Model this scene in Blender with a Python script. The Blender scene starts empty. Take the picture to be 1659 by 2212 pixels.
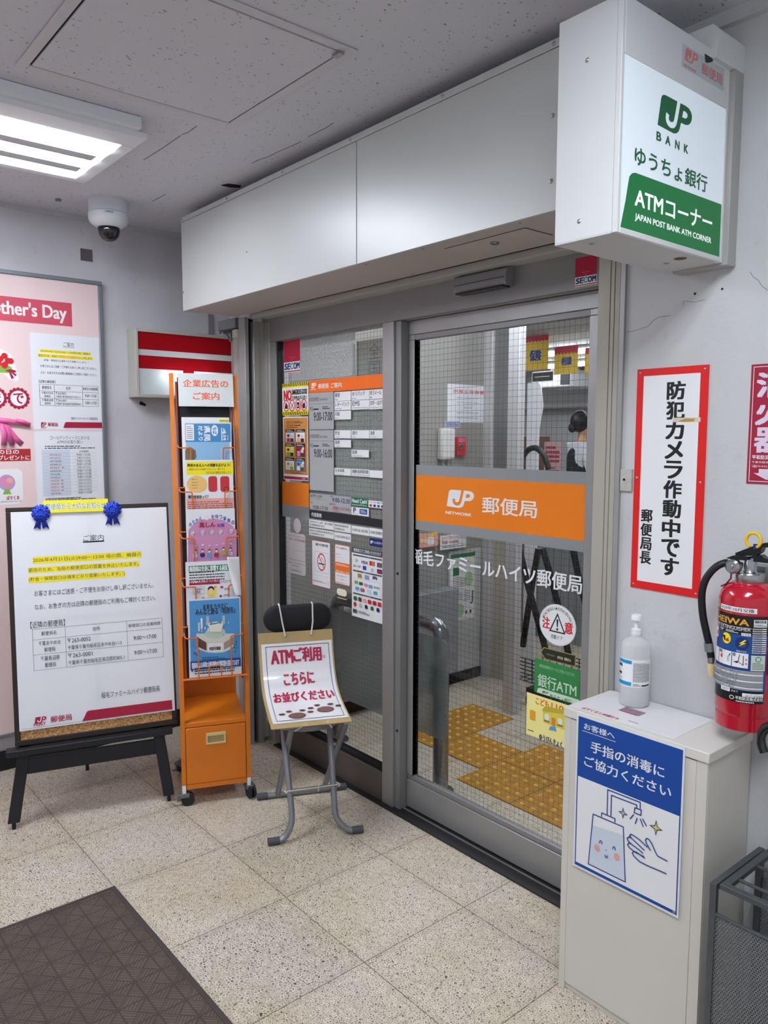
import bpy, math, random
from mathutils import Matrix, Vector
random.seed(7)
sc = bpy.context.scene
COL = sc.collection
PI = math.pi

# ---------------------------------------------------------------- camera, world, exposure
cam = bpy.data.cameras.new('camera')
cam.sensor_fit = 'HORIZONTAL'; cam.sensor_width = 36.0
cam.lens = 36.0*1679.97/1659.0
cam.clip_start = 0.05; cam.clip_end = 60
camo = bpy.data.objects.new('camera', cam); COL.objects.link(camo)
_R = Vector((0.64289753, 0.76595079, 0.00146671)); _U = Vector((-0.07553092, 0.06149076, 0.99524568)); _F = Vector((-0.76221903, 0.63995177, -0.09738523))
camo.matrix_world = Matrix(((_R.x, _U.x, -_F.x, 3.19593), (_R.y, _U.y, -_F.y, -1.26987), (_R.z, _U.z, -_F.z, 1.46277), (0, 0, 0, 1)))
sc.camera = camo
w = bpy.data.worlds.new('world'); sc.world = w; w.use_nodes = True
w.node_tree.nodes['Background'].inputs[0].default_value = (0.91, 0.94, 1.0, 1)
w.node_tree.nodes['Background'].inputs[1].default_value = 0.64
sc.view_settings.view_transform = 'Standard'; sc.view_settings.look = 'None'
sc.view_settings.gamma = 1; sc.view_settings.use_curve_mapping = False
sc.view_settings.exposure = 0.0
LOBBY_TUBE = 39.0       # emission strength of the lobby tubes
OFFICE_TUBE = 105.0       # emission strength of the office tubes
SIGN_GLOW = 0.40
ZC = 2.43               # ceiling height

# ---------------------------------------------------------------- materials
def lin(h):
    if isinstance(h, str):
        h = h.lstrip('#'); h = [int(h[i:i+2], 16)/255 for i in (0, 2, 4)]
    return tuple((x/12.92 if x <= .04045 else ((x+.055)/1.055)**2.4) for x in h) + (1,)
MATS = {}
def mat(name, col='#888888', rough=.5, metal=0., spec=.5, emit=0., emitcol=None, trans=0., alpha=1., noise=0., nscale=8., bump=0., bscale=200., ior=1.45, coat=0.):
    if name in MATS: return MATS[name]
    m = bpy.data.materials.new(name); m.use_nodes = True
    nt = m.node_tree; b = nt.nodes['Principled BSDF']
    c = lin(col)
    b.inputs['Base Color'].default_value = c
    b.inputs['Roughness'].default_value = rough; b.inputs['Metallic'].default_value = metal
    b.inputs['Specular IOR Level'].default_value = spec; b.inputs['IOR'].default_value = ior
    b.inputs['Transmission Weight'].default_value = trans; b.inputs['Alpha'].default_value = alpha
    b.inputs['Coat Weight'].default_value = coat
    if emit:
        b.inputs['Emission Color'].default_value = lin(emitcol or col); b.inputs['Emission Strength'].default_value = emit
    if noise or bump:
        tc = nt.nodes.new('ShaderNodeTexCoord')
    if noise:
        n = nt.nodes.new('ShaderNodeTexNoise'); n.inputs['Scale'].default_value = nscale; n.inputs['Detail'].default_value = 5
        mx = nt.nodes.new('ShaderNodeMix'); mx.data_type = 'RGBA'; mx.blend_type = 'MULTIPLY'
        cr = nt.nodes.new('ShaderNodeMapRange'); cr.inputs[1].default_value = .3; cr.inputs[2].default_value = .7
        cr.inputs[3].default_value = 1-noise; cr.inputs[4].default_value = 1.0
        nt.links.new(tc.outputs['Object'], n.inputs['Vector']); nt.links.new(n.outputs[0], cr.inputs[0])
        mx.inputs[0].default_value = 1; mx.inputs[6].default_value = c
        nt.links.new(cr.outputs[0], mx.inputs[7]); nt.links.new(mx.outputs[2], b.inputs['Base Color'])
    if bump:
        n2 = nt.nodes.new('ShaderNodeTexNoise'); n2.inputs['Scale'].default_value = bscale; n2.inputs['Detail'].default_value = 3
        bp = nt.nodes.new('ShaderNodeBump'); bp.inputs['Strength'].default_value = bump; bp.inputs['Distance'].default_value = .002
        nt.links.new(tc.outputs['Object'], n2.inputs['Vector']); nt.links.new(n2.outputs[0], bp.inputs['Height']); nt.links.new(bp.outputs[0], b.inputs['Normal'])
    MATS[name] = m; return m

class NT:
    """tiny node helper"""
    def __init__(s, m): s.nt = m.node_tree; s.b = s.nt.nodes['Principled BSDF']
    def n(s, t, **kw):
        x = s.nt.nodes.new(t)
        for k, v in kw.items(): setattr(x, k, v)
        return x
    def l(s, a, b): s.nt.links.new(a, b)
    def m(s, op, a, b=None, c=None):
        x = s.n('ShaderNodeMath', operation=op)
        for i, v in enumerate((a, b, c)):
            if v is None: continue
            if isinstance(v, (int, float)): x.inputs[i].default_value = v
            else: s.l(v, x.inputs[i])
        return x.outputs[0]
    def mix(s, f, a, b, bt='MIX'):
        x = s.n('ShaderNodeMix', data_type='RGBA', blend_type=bt)
        for i, v in ((0, f), (6, a), (7, b)):
            if isinstance(v, (int, float)): x.inputs[i].default_value = v
            elif isinstance(v, tuple): x.inputs[i].default_value = v
            else: s.l(v, x.inputs[i])
        return x.outputs[2]
    def ramp(s, v, stops, const=False):
        x = s.n('ShaderNodeValToRGB'); e = x.color_ramp.elements
        if const: x.color_ramp.interpolation = 'CONSTANT'
        while len(e) < len(stops): e.new(.5)
        for i, (p, c) in enumerate(stops): e[i].position = p; e[i].color = c if isinstance(c, tuple) else lin(c)
        s.l(v, x.inputs[0]); return x.outputs[0]

def floor_mat():
    m = mat('terrazzo_floor', '#c8bfae', .38); t = NT(m)
    tc = t.n('ShaderNodeTexCoord'); sp = t.n('ShaderNodeSeparateXYZ'); t.l(tc.outputs['Object'], sp.inputs[0])
    x, y = t.m('DIVIDE', sp.outputs[0], .4), t.m('DIVIDE', sp.outputs[1], .3975)
    def edge(v, s):
        f = t.m('FRACT', t.m('ADD', v, .5)); return t.m('MULTIPLY', t.m('ABSOLUTE', t.m('SUBTRACT', f, .5)), s)
    nz = t.n('ShaderNodeTexNoise'); nz.inputs['Scale'].default_value = 60; t.l(tc.outputs['Object'], nz.inputs['Vector'])
    wob = t.m('MULTIPLY', nz.outputs[0], .0019)
    d = t.m('MINIMUM', edge(x, .4), edge(y, .3975))
    joint = t.m('LESS_THAN', d, t.m('ADD', wob, .0001))
    cb = t.n('ShaderNodeCombineXYZ'); t.l(t.m('FLOOR', x), cb.inputs[0]); t.l(t.m('FLOOR', y), cb.inputs[1])
    wn = t.n('ShaderNodeTexWhiteNoise', noise_dimensions='2D'); t.l(cb.outputs[0], wn.inputs[0])
    off = t.n('ShaderNodeVectorMath', operation='MULTIPLY_ADD'); t.l(wn.outputs[1], off.inputs[0]); off.inputs[1].default_value = (5, 5, 5); t.l(tc.outputs['Object'], off.inputs[2])
    sc_ = t.m('ADD', t.m('MULTIPLY', wn.outputs[0], 50), 100)
    def vor(scale, feat):
        v = t.n('ShaderNodeTexVoronoi', feature=feat, voronoi_dimensions='2D'); t.l(off.outputs[0], v.inputs['Vector'])
        if isinstance(scale, (int, float)): v.inputs['Scale'].default_value = scale
        else: t.l(scale, v.inputs['Scale'])
        return v
    v1, v1e = vor(sc_, 'F1'), vor(sc_, 'DISTANCE_TO_EDGE')
    v2 = vor(430, 'F1')
    s1 = t.n('ShaderNodeSeparateColor'); t.l(v1.outputs['Color'], s1.inputs[0])
    chip = t.ramp(s1.outputs[0], [(0, '#b9b0a1'), (.25, '#a1978a'), (.5, '#91887b'), (.74, '#aba293'), (.9, '#7b7167'), (.97, '#5f564e')], True)
    s2 = t.n('ShaderNodeSeparateColor'); t.l(v2.outputs['Color'], s2.inputs[0])
    matrix = t.ramp(s2.outputs[0], [(0, '#f0eadd'), (.6, '#e6dfd0'), (.9, '#cfc6b6'), (1, '#b5ab9c')], True)
    size = t.m('MULTIPLY', s1.outputs[1], .10)
    ismat = t.m('LESS_THAN', v1e.outputs['Distance'], t.m('ADD', size, .07))
    v3, v3e = vor(255, 'F1'), vor(255, 'DISTANCE_TO_EDGE')
    s3 = t.n('ShaderNodeSeparateColor'); t.l(v3.outputs['Color'], s3.inputs[0])
    fine = t.mix(t.m('LESS_THAN', v3e.outputs['Distance'], .085), t.ramp(s3.outputs[0], [(0, '#b5ac9d'), (.35, '#9a9083'), (.7, '#c2b9a9'), (.92, '#776d63')], True), matrix)
    col = t.mix(t.m('GREATER_THAN', s1.outputs[2], .62), t.mix(ismat, chip, matrix), fine)
    big = t.n('ShaderNodeTexNoise'); big.inputs['Scale'].default_value = 2.2; big.inputs['Detail'].default_value = 4; t.l(tc.outputs['Object'], big.inputs['Vector'])
    dirt = t.ramp(big.outputs[0], [(.35, '#e9dfca'), (.62, '#ffffff')])
    col = t.mix(.65, col, dirt, 'MULTIPLY')
    tv = t.m('ADD', t.m('MULTIPLY', wn.outputs[0], .12), .9)
    g = t.n('ShaderNodeCombineColor'); [t.l(tv, g.inputs[i]) for i in range(3)]
    col = t.mix(1.0, col, g.outputs[0], 'MULTIPLY')
    nearj = t.m('LESS_THAN', d, .02)
    col = t.mix(t.m('MULTIPLY', nearj, .10), col, lin('#a08a62'), 'MULTIPLY')
    col = t.mix(joint, col, lin('#4b4037'))
    t.l(col, t.b.inputs['Base Color'])
    return m
def ceil_mat():
    m = mat('ceiling_board', '#c6c6c8', .9); t = NT(m)
    tc = t.n('ShaderNodeTexCoord')
    v = t.n('ShaderNodeTexVoronoi', feature='F1'); v.inputs['Scale'].default_value = 120
    wv = t.n('ShaderNodeMapping'); wv.inputs['Scale'].default_value = (1, .6, 1); wv.inputs['Rotation'].default_value = (0, 0, .5)
    t.l(tc.outputs['Object'], wv.inputs[0])
    nz = t.n('ShaderNodeTexNoise'); nz.inputs['Scale'].default_value = 120; t.l(wv.outputs[0], nz.inputs['Vector'])
    ad = t.n('ShaderNodeVectorMath', operation='MULTIPLY_ADD'); t.l(nz.outputs['Color'], ad.inputs[0]); ad.inputs[1].default_value = (.012, .012, .012); t.l(wv.outputs[0], ad.inputs[2])
    t.l(ad.outputs[0], v.inputs['Vector'])
    s = t.n('ShaderNodeSeparateColor'); t.l(v.outputs['Color'], s.inputs[0])
    big = t.n('ShaderNodeTexNoise'); big.inputs['Scale'].default_value = 7; t.l(tc.outputs['Object'], big.inputs['Vector'])
    keep = t.m('GREATER_THAN', t.m('ADD', s.outputs[0], t.m('MULTIPLY', big.outputs[0], .9)), 1.04)
    rad = t.m('MULTIPLY', s.outputs[1], .32)
    dot = t.m('MULTIPLY', keep, t.m('LESS_THAN', v.outputs['Distance'], rad))
    col = t.mix(t.m('MULTIPLY', dot, .62), lin('#d0d2db'), lin('#3c3c48'))
    t.l(col, t.b.inputs['Base Color']); return m
def wall_mat(name, base, dirt):
    m = mat(name, base, .75); t = NT(m)
    tc = t.n('ShaderNodeTexCoord')
    n1 = t.n('ShaderNodeTexNoise'); n1.inputs['Scale'].default_value = 3; n1.inputs['Detail'].default_value = 6; t.l(tc.outputs['Object'], n1.inputs['Vector'])
    n2 = t.n('ShaderNodeTexNoise'); n2.inputs['Scale'].default_value = 30; n2.inputs['Detail'].default_value = 8; t.l(tc.outputs['Object'], n2.inputs['Vector'])
    c = t.mix(t.ramp(n1.outputs[0], [(.35, (0, 0, 0, 1)), (.75, (.35, .35, .35, 1))]), lin(base), lin(dirt))
    c = t.mix(t.ramp(n2.outputs[0], [(.62, (0, 0, 0, 1)), (.78, (.3, .3, .3, 1))]), c, lin(dirt))
    t.l(c, t.b.inputs['Base Color'])
    n3 = t.n('ShaderNodeTexNoise'); n3.inputs['Scale'].default_value = 90; t.l(tc.outputs['Object'], n3.inputs['Vector'])
    bp = t.n('ShaderNodeBump'); bp.inputs['Strength'].default_value = .25; bp.inputs['Distance'].default_value = .003
    t.l(n3.outputs[0], bp.inputs['Height']); t.l(bp.outputs[0], t.b.inputs['Normal']); return m
def glass_mat(name, tint, refl, bump=0., haze=0., hazecol='#b8c0c0'):
    m = bpy.data.materials.new(name); m.use_nodes = True; nt = m.node_tree; nt.nodes.clear(); MATS[name] = m
    o = nt.nodes.new('ShaderNodeOutputMaterial'); tr = nt.nodes.new('ShaderNodeBsdfTransparent'); tr.inputs[0].default_value = lin(tint)
    gl = nt.nodes.new('ShaderNodeBsdfGlossy'); gl.inputs['Roughness'].default_value = .03 if not bump else .12
    fr = nt.nodes.new('ShaderNodeFresnel'); fr.inputs[0].default_value = refl
    mx = nt.nodes.new('ShaderNodeMixShader'); ge = nt.nodes.new('ShaderNodeNewGeometry'); mf = nt.nodes.new('ShaderNodeMath'); mf.operation = 'MULTIPLY'; iv = nt.nodes.new('ShaderNodeMath'); iv.operation = 'SUBTRACT'; iv.inputs[0].default_value = 1
    nt.links.new(ge.outputs['Backfacing'], iv.inputs[1]); nt.links.new(fr.outputs[0], mf.inputs[0]); nt.links.new(iv.outputs[0], mf.inputs[1]); nt.links.new(mf.outputs[0], mx.inputs[0])   # no reflection from inside the thin pane
    last = tr.outputs[0]
    if haze:
        df = nt.nodes.new('ShaderNodeBsdfDiffuse'); df.inputs[0].default_value = lin(hazecol)
        tl = nt.nodes.new('ShaderNodeBsdfTranslucent'); tl.inputs[0].default_value = lin(hazecol)
        m3 = nt.nodes.new('ShaderNodeMixShader'); m3.inputs[0].default_value = .4
        nt.links.new(df.outputs[0], m3.inputs[1]); nt.links.new(tl.outputs[0], m3.inputs[2])
        m2 = nt.nodes.new('ShaderNodeMixShader'); m2.inputs[0].default_value = haze
        nt.links.new(tr.outputs[0], m2.inputs[1]); nt.links.new(m3.outputs[0], m2.inputs[2]); last = m2.outputs[0]
    if bump:
        tc = nt.nodes.new('ShaderNodeTexCoord'); n = nt.nodes.new('ShaderNodeTexNoise'); n.inputs['Scale'].default_value = 110; n.inputs['Roughness'].default_value = .35
        bp = nt.nodes.new('ShaderNodeBump'); bp.inputs['Strength'].default_value = bump; bp.inputs['Distance'].default_value = .03
        nt.links.new(tc.outputs['Object'], n.inputs['Vector']); nt.links.new(n.outputs[0], bp.inputs['Height']); nt.links.new(bp.outputs[0], gl.inputs['Normal'])
        if haze: nt.links.new(bp.outputs[0], df.inputs['Normal']); nt.links.new(bp.outputs[0], tl.inputs['Normal'])
    nt.links.new(last, mx.inputs[1]); nt.links.new(gl.outputs[0], mx.inputs[2]); nt.links.new(mx.outputs[0], o.inputs[0]); return m

# ---------------------------------------------------------------- mesh building
LOC = {}
class MB:
    def __init__(s, M=None): s.v = []; s.f = []; s.mi = []; s.sm = []; s.mats = []; s.M = M
    def mid(s, m):
        if m not in s.mats: s.mats.append(m)
        return s.mats.index(m)
    def add(s, vs, fs, m, smooth=False, M=None):
        b = len(s.v); T_ = s.M if s.M is not None else None
        for p in vs:
            p = Vector(p)
            if M is not None: p = M @ p
            if T_ is not None: p = T_ @ p
            s.v.append(tuple(p))
        k = s.mid(m)
        for f in fs: s.f.append(tuple(b+i for i in f)); s.mi.append(k); s.sm.append(smooth)
        return s
    def box(s, x0, y0, z0, x1, y1, z1, m, M=None):
        v = [(x, y, z) for z in (z0, z1) for y in (y0, y1) for x in (x0, x1)]
        return s.add(v, [(0, 2, 3, 1), (4, 5, 7, 6), (0, 1, 5, 4), (2, 6, 7, 3), (0, 4, 6, 2), (1, 3, 7, 5)], m, M=M)
    def prism(s, pts, a, b, m, axis='y', M=None, smooth=False):
        """polygon pts extruded along axis from a to b; pts are the two other coordinates in order"""
        n = len(pts)
        def at(p, t): return {'x': (t, p[0], p[1]), 'y': (p[0], t, p[1]), 'z': (p[0], p[1], t)}[axis]
        v = [at(p, a) for p in pts]+[at(p, b) for p in pts]
        s.add(v, [tuple(range(n))[::-1], tuple(range(n, 2*n))], m, M=M)
        return s.add(v, [(i, (i+1) % n, n+(i+1) % n, n+i) for i in range(n)], m, smooth, M=M)
    def tube(s, pts, r, m, n=12, closed=False, M=None, cap=True, flat=None):
        P = [Vector(p) for p in pts]; N = len(P); vs = []; prev = None
        rs = r if isinstance(r, (list, tuple)) else [r]*N
        for i in range(N):
            d = (P[(i+1) % N]-P[i-1]) if closed else (P[min(i+1, N-1)]-P[max(i-1, 0)])
            d.normalize()
            if prev is None:
                up = Vector((0, 0, 1)) if abs(d.z) < .9 else Vector((1, 0, 0)); a = d.cross(up).normalized()
            else: a = (prev-d*prev.dot(d)).normalized()
            prev = a; b = d.cross(a)
            for k in range(n):
                t = 2*PI*k/n; vs.append(P[i]+(a*math.cos(t)+b*math.sin(t)*(flat or 1))*rs[i])
        fs = []
        for i in range(N if closed else N-1):
            j = (i+1) % N
            for k in range(n): fs.append((i*n+k, i*n+(k+1) % n, j*n+(k+1) % n, j*n+k))
        s.add(vs, fs, m, True, M=M)
        if cap and not closed:
            b0 = len(s.v)-len(vs); k = s.mid(m)
            s.f.append(tuple(b0+i for i in range(n))[::-1]); s.mi.append(k); s.sm.append(False)
            s.f.append(tuple(b0+(N-1)*n+i for i in range(n))); s.mi.append(k); s.sm.append(False)
        return s
    def lathe(s, prof, m, c=(0, 0, 0), n=32, axis='z', M=None, a0=0., a1=2*PI, hard=False):
        full = abs(a1-a0-2*PI) < 1e-6; na = n if full else n+1; vs = []
        for r, h in prof:
            for k in range(na):
                t = a0+(a1-a0)*k/n; x, y = r*math.cos(t), r*math.sin(t)
                q = {'z': (x, y, h), 'y': (x, h, y), 'x': (h, x, y)}[axis]
                vs.append((c[0]+q[0], c[1]+q[1], c[2]+q[2]))
        fs = []
        for i in range(len(prof)-1):
            for k in range(n):
                k2 = (k+1) % na; fs.append((i*na+k, i*na+k2, (i+1)*na+k2, (i+1)*na+k))
        s.add(vs, fs, m, not hard, M=M)
        return s
    def cyl(s, c, r, h, m, n=24, axis='z', M=None, r2=None):
        r2 = r if r2 is None else r2
        return s.lathe([(0, 0), (r, 0)], m, c, n, axis, M).lathe([(r, 0), (r2, h)], m, c, n, axis, M).lathe([(r2, h), (0, h)], m, c, n, axis, M)
    def grid(s, fn, nu, nv, m, smooth=True):
        vs = [fn(i/nu, j/nv) for j in range(nv+1) for i in range(nu+1)]
        return s.add(vs, [(j*(nu+1)+i, j*(nu+1)+i+1, (j+1)*(nu+1)+i+1, (j+1)*(nu+1)+i) for j in range(nv) for i in range(nu)], m, smooth)
    def build(s, name, parent=None, bev=0., solid=0., base=None):
        if parent is not None: o0 = Vector(LOC[parent.name])
        elif base is not None: o0 = Vector(base)
        else:
            xs, ys, zs = zip(*s.v); o0 = Vector(((min(xs)+max(xs))/2, (min(ys)+max(ys))/2, min(zs)))
        me = bpy.data.meshes.new(name)
        me.from_pydata([tuple(Vector(p)-o0) for p in s.v], [], s.f)
        for m in s.mats: me.materials.append(m)
        me.polygons.foreach_set('material_index', s.mi); me.polygons.foreach_set('use_smooth', s.sm); me.update(); me.set_sharp_from_angle(angle=.72)
        o = bpy.data.objects.new(name, me); COL.objects.link(o)
        if parent is not None: o.parent = parent
        else: o.location = o0
        LOC[o.name] = tuple(o0)
        if solid:
            q = o.modifiers.new('solid', 'SOLIDIFY'); q.thickness = solid; q.offset = 0
        if bev:
            q = o.modifiers.new('bevel', 'BEVEL'); q.width = bev; q.segments = 2; q.limit_method = 'ANGLE'; q.angle_limit = .7
        return o
def tag(o, label, cat, group=None):
    o['label'] = label; o['category'] = cat
    if group: o['group'] = group
    return o
def thing(name, label, cat, loc, group=None):
    o = bpy.data.objects.new(name, None); o.empty_display_size = .05; COL.objects.link(o); o.location = loc; LOC[o.name] = tuple(loc)
    return tag(o, label, cat, group)
def struct(o, label=None):
    o['kind'] = 'structure'
    if label: o['label'] = label
    return o

# ---------------------------------------------------------------- lettering (built-in font outlines)
_fc = bpy.data.curves.new('lettering', 'FONT'); _fo = bpy.data.objects.new('lettering', _fc); COL.objects.link(_fo)
_fc.resolution_u = 3
_tc = {}
def glyphs(s, space=1.0, line=1.0):
    k = (s, space, line)
    if k not in _tc:
        _fc.body = s; _fc.space_character = space; _fc.space_line = line
        bpy.context.view_layer.update()
        e = _fo.evaluated_get(bpy.context.evaluated_depsgraph_get()); me = e.to_mesh()
        _tc[k] = ([(v.co.x, v.co.y) for v in me.vertices], [tuple(p.vertices) for p in me.polygons]); e.to_mesh_clear()
    return _tc[k]

def PX(x): return lambda u, v, w: (x+w, u, v)
def PY(y): return lambda u, v, w: (u, y-w, v)
def PZ(z): return lambda u, v, w: (u, v, z+w)
def PO(O, ex, ev):
    O, ex, ev = Vector(O), Vector(ex).normalized(), Vector(ev).normalized(); n = ex.cross(ev)
    return lambda u, v, w: tuple(O+ex*u+ev*v+n*w)

class Sheet:
    """a printed sheet, sign or label: marks laid on one another in thin layers, in metres on a plane"""
    DW = .00006
    def __init__(s, plane, lift=0.): s.pl = plane; s.parts = {}; s.k = 1; s.cur = ''; s.lift = lift
    def part(s, n): s.cur = n; return s
    def mb(s): return s.parts.setdefault(s.cur, MB())
    def _w(s): s.k += 1; return s.lift+s.k*s.DW
    def slab(s, a, m, t=.0008, div=1):
        """the sheet itself, with thickness, over the box a"""
        u0, v0, u1, v1 = a; s.a = a; s.lift += t; p = s.pl; b = s.mb()
        w1, w0 = s.lift, s.lift-t
        n = div
        for i in range(n):
            va, vb = v0+(v1-v0)*i/n, v0+(v1-v0)*(i+1)/n
            b.add([p(u0, va, w1), p(u1, va, w1), p(u1, vb, w1), p(u0, vb, w1), p(u0, va, w0), p(u1, va, w0), p(u1, vb, w0), p(u0, vb, w0)],
                  [(0, 3, 2, 1), (4, 5, 6, 7), (0, 4, 7, 3), (1, 2, 6, 5)] + ([(0, 1, 5, 4)] if i == 0 else []) + ([(3, 7, 6, 2)] if i == n-1 else []), m)
        return s
    def uv(s, x, y):
        u0, v0, u1, v1 = s.a; return u0+(u1-u0)*x, v0+(v1-v0)*y
    def nb(s, x0, y0, x1, y1): return s.uv(x0, y0)+s.uv(x1, y1)
    def rect(s, a, m, div=1):
        w = s._w(); u0, v0, u1, v1 = a; p = s.pl
        for i in range(div):
            va, vb = v0+(v1-v0)*i/div, v0+(v1-v0)*(i+1)/div
            s.mb().add([p(u0, va, w), p(u1, va, w), p(u1, vb, w), p(u0, vb, w)], [(0, 3, 2, 1)], m)
        return s
    def nrect(s, x0, y0, x1, y1, m, div=1): return s.rect(s.nb(x0, y0, x1, y1), m, div)
    def poly(s, pts, m):
        w = s._w(); s.mb().add([s.pl(u, v, w) for u, v in pts], [tuple(range(len(pts)))], m); return s
    def npoly(s, pts, m): return s.poly([s.uv(*q) for q in pts], m)
    def rrect(s, a, m, r=.2, n=5):
        u0, v0, u1, v1 = a; r = r*min(abs(u1-u0), abs(v1-v0)); su, sv = (1 if u1 > u0 else -1), (1 if v1 > v0 else -1); pts = []
        for (cu, cv, t0) in ((u1-su*r, v1-sv*r, 0), (u0+su*r, v1-sv*r, 90), (u0+su*r, v0+sv*r, 180), (u1-su*r, v0+sv*r, 270)):
            for i in range(n+1):
                t = math.radians(t0+90*i/n); pts.append((cu+su*r*math.cos(t), cv+sv*r*math.sin(t)))
        return s.poly(pts, m)
    def disc(s, cu, cv, ru, rv, m, n=32): return s.poly([(cu+ru*math.cos(2*PI*i/n), cv+rv*math.sin(2*PI*i/n)) for i in range(n)], m)
    def ndisc(s, x, y, r, m, asp=1., n=28):
        u, v = s.uv(x, y); R = r*abs(s.a[2]-s.a[0]); return s.disc(u, v, R, R*asp, m, n)
    def ring(s, cu, cv, r0, r1, m, n=36, asp=1.):
        w = s._w(); vs = []
        for i in range(n):
            t = 2*PI*i/n; vs += [s.pl(cu+r0*math.cos(t), cv+asp*r0*math.sin(t), w), s.pl(cu+r1*math.cos(t), cv+asp*r1*math.sin(t), w)]
        s.mb().add(vs, [(2*i, 2*i+1, (2*i+3) % (2*n), (2*i+2) % (2*n)) for i in range(n)], m); return s
    def line(s, pts, wd, m, closed=False):
        w = s._w(); P = [Vector((u, v)) for u, v in pts]; N = len(P); vs = []
        for i in range(N):
            a = P[i-1] if (i or closed) else P[i]; b = P[(i+1) % N] if (i < N-1 or closed) else P[i]
            d0 = (P[i]-a); d1 = (b-P[i])
            d0 = d0.normalized() if d0.length > 1e-9 else d1.normalized(); d1 = d1.normalized() if d1.length > 1e-9 else d0
            t = d0+d1; t = t.normalized() if t.length > 1e-6 else d0
            nn = Vector((-t.y, t.x)); k = wd/2/max(.35, nn.dot(Vector((-d0.y, d0.x))))
            vs += [s.pl(*(P[i]+nn*k), w), s.pl(*(P[i]-nn*k), w)]
        s.mb().add(vs, [(2*i, 2*i+1, (2*i+3) % (2*N), (2*i+2) % (2*N)) for i in range(N if closed else N-1)], m); return s
    def nline(s, pts, wd, m, closed=False): return s.line([s.uv(*q) for q in pts], wd, m, closed)
    def frame(s, a, wd, m):
        u0, v0, u1, v1 = a; return s.line([(u0, v0), (u1, v0), (u1, v1), (u0, v1)], wd, m, True)
    def T(s, txt, a, m, bold=0., rot=0, fit=True, al='c', skew=0., vert=False, space=1., line=1.0, mirror=False):
        """lettering txt inside the box a (u0,v0 = top left, u1,v1 = bottom right)"""
        u0, v0, u1, v1 = a
        if vert:
            n = len(txt); hh = (v1-v0)/n
            for i, ch in enumerate(txt):
                if ch.strip(): s.T(ch, (u0, v0+hh*(i+.06), u1, v0+hh*(i+.94)), m, bold, 90 if ch == 'ー' else 0); s.k -= 1
            s.k += 1; return s
        vs, fs = glyphs(txt, space, line)
        if not vs: return s
        if rot == 90: vs = [(y, -x) for x, y in vs]
        elif rot == -90: vs = [(-y, x) for x, y in vs]
        if skew: vs = [(x+skew*y, y) for x, y in vs]
        if mirror: vs = [(-x, y) for x, y in vs]; fs = [f[::-1] for f in fs]
        xs = [q[0] for q in vs]; ys = [q[1] for q in vs]; X0, X1, Y0, Y1 = min(xs), max(xs), min(ys), max(ys)
        W_, H_ = max(X1-X0, 1e-6), max(Y1-Y0, 1e-6)
        bw, bh = abs(u1-u0), abs(v1-v0); kx, ky = bw/W_, bh/H_
        if not fit: kx = ky = min(kx, ky)
        du = {'c': (bw-kx*W_)/2, 'l': 0, 'r': bw-kx*W_}[al]; dv = (bh-ky*H_)/2
        ul, vb = min(u0, u1)+du, min(v0, v1)+dv
        w = s._w(); b = bold*min(bw, bh) if bold else 0
        for i_, (ox, oy) in enumerate(((0, 0),) if not b else ((-b, -b*.6), (b, -b*.6), (-b, b*.6), (b, b*.6), (0, 0))):
            s.mb().add([s.pl(ul+(x-X0)*kx+ox, vb+(y-Y0)*ky+oy, w+i_*1e-5) for x, y in vs], fs, m)
        return s
    def nT(s, txt, x0, y0, x1, y1, m, **k): return s.T(txt, s.nb(x0, y0, x1, y1), m, **k)
    def greek(s, a, rows, m, fill=.45, seed=1):
        """small print too fine to read: rows of short dashes"""
        u0, v0, u1, v1 = a; rnd = random.Random(seed); w = s._w(); h = (v1-v0)/rows
        for r in range(rows):
            x = 0.; end = 1. if r < rows-1 else .7
            while x < end:
                L = rnd.uniform(.03, .10); x2 = min(end, x+L)
                p0 = (u0+(u1-u0)*x, v0+h*(r+.5-fill/2)); p1 = (u0+(u1-u0)*x2, v0+h*(r+.5+fill/2))
                s.mb().add([s.pl(p0[0], p0[1], w), s.pl(p1[0], p0[1], w), s.pl(p1[0], p1[1], w), s.pl(p0[0], p1[1], w)], [(0, 3, 2, 1)], m)
                x = x2+rnd.uniform(.008, .02)
        return s
    def ngreek(s, x0, y0, x1, y1, rows, m, fill=.45, seed=1): return s.greek(s.nb(x0, y0, x1, y1), rows, m, fill, seed)
    def emblem(s, a, m, bg, word=None, wa=None):
        """the two-letter post emblem: a slanted block, a hook cut through it, a bowl with a counter"""
        u0, v1, u1, v0 = a      # v1 bottom, v0 top
        def q(x, y): return u0+(u1-u0)*x/225., v0+(v1-v0)*y/162.
        s.poly([q(*p) for p in ((0, 156), (17, 24), (22, 11), (32, 4), (44, 1), (180, 2), (200, 6), (215, 17), (223, 34), (222, 55), (214, 74), (200, 87), (182, 93), (150, 94), (144, 122), (136, 142), (122, 155), (104, 161), (80, 160))], m)
        hk = [(132, -1), (124, 45), (114, 100), (107, 117), (95, 126), (80, 128), (66, 121), (59, 108), (60, 92), (62, 82)]
        for _ in range(2): hk = [hk[0]]+[(p[0]*k+r[0]*(1-k), p[1]*k+r[1]*(1-k)) for p, r in zip(hk, hk[1:]) for k in (.75, .25)]+[hk[-1]]
        s.line([q(*p) for p in hk], abs(u1-u0)*.088, bg)
        s.poly([q(*p) for p in ((156, 64), (163, 31), (178, 31), (189, 36), (193, 45), (189, 56), (178, 64))], bg)
        if word: s.T(word, wa, m, bold=.03)
        return s
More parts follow.
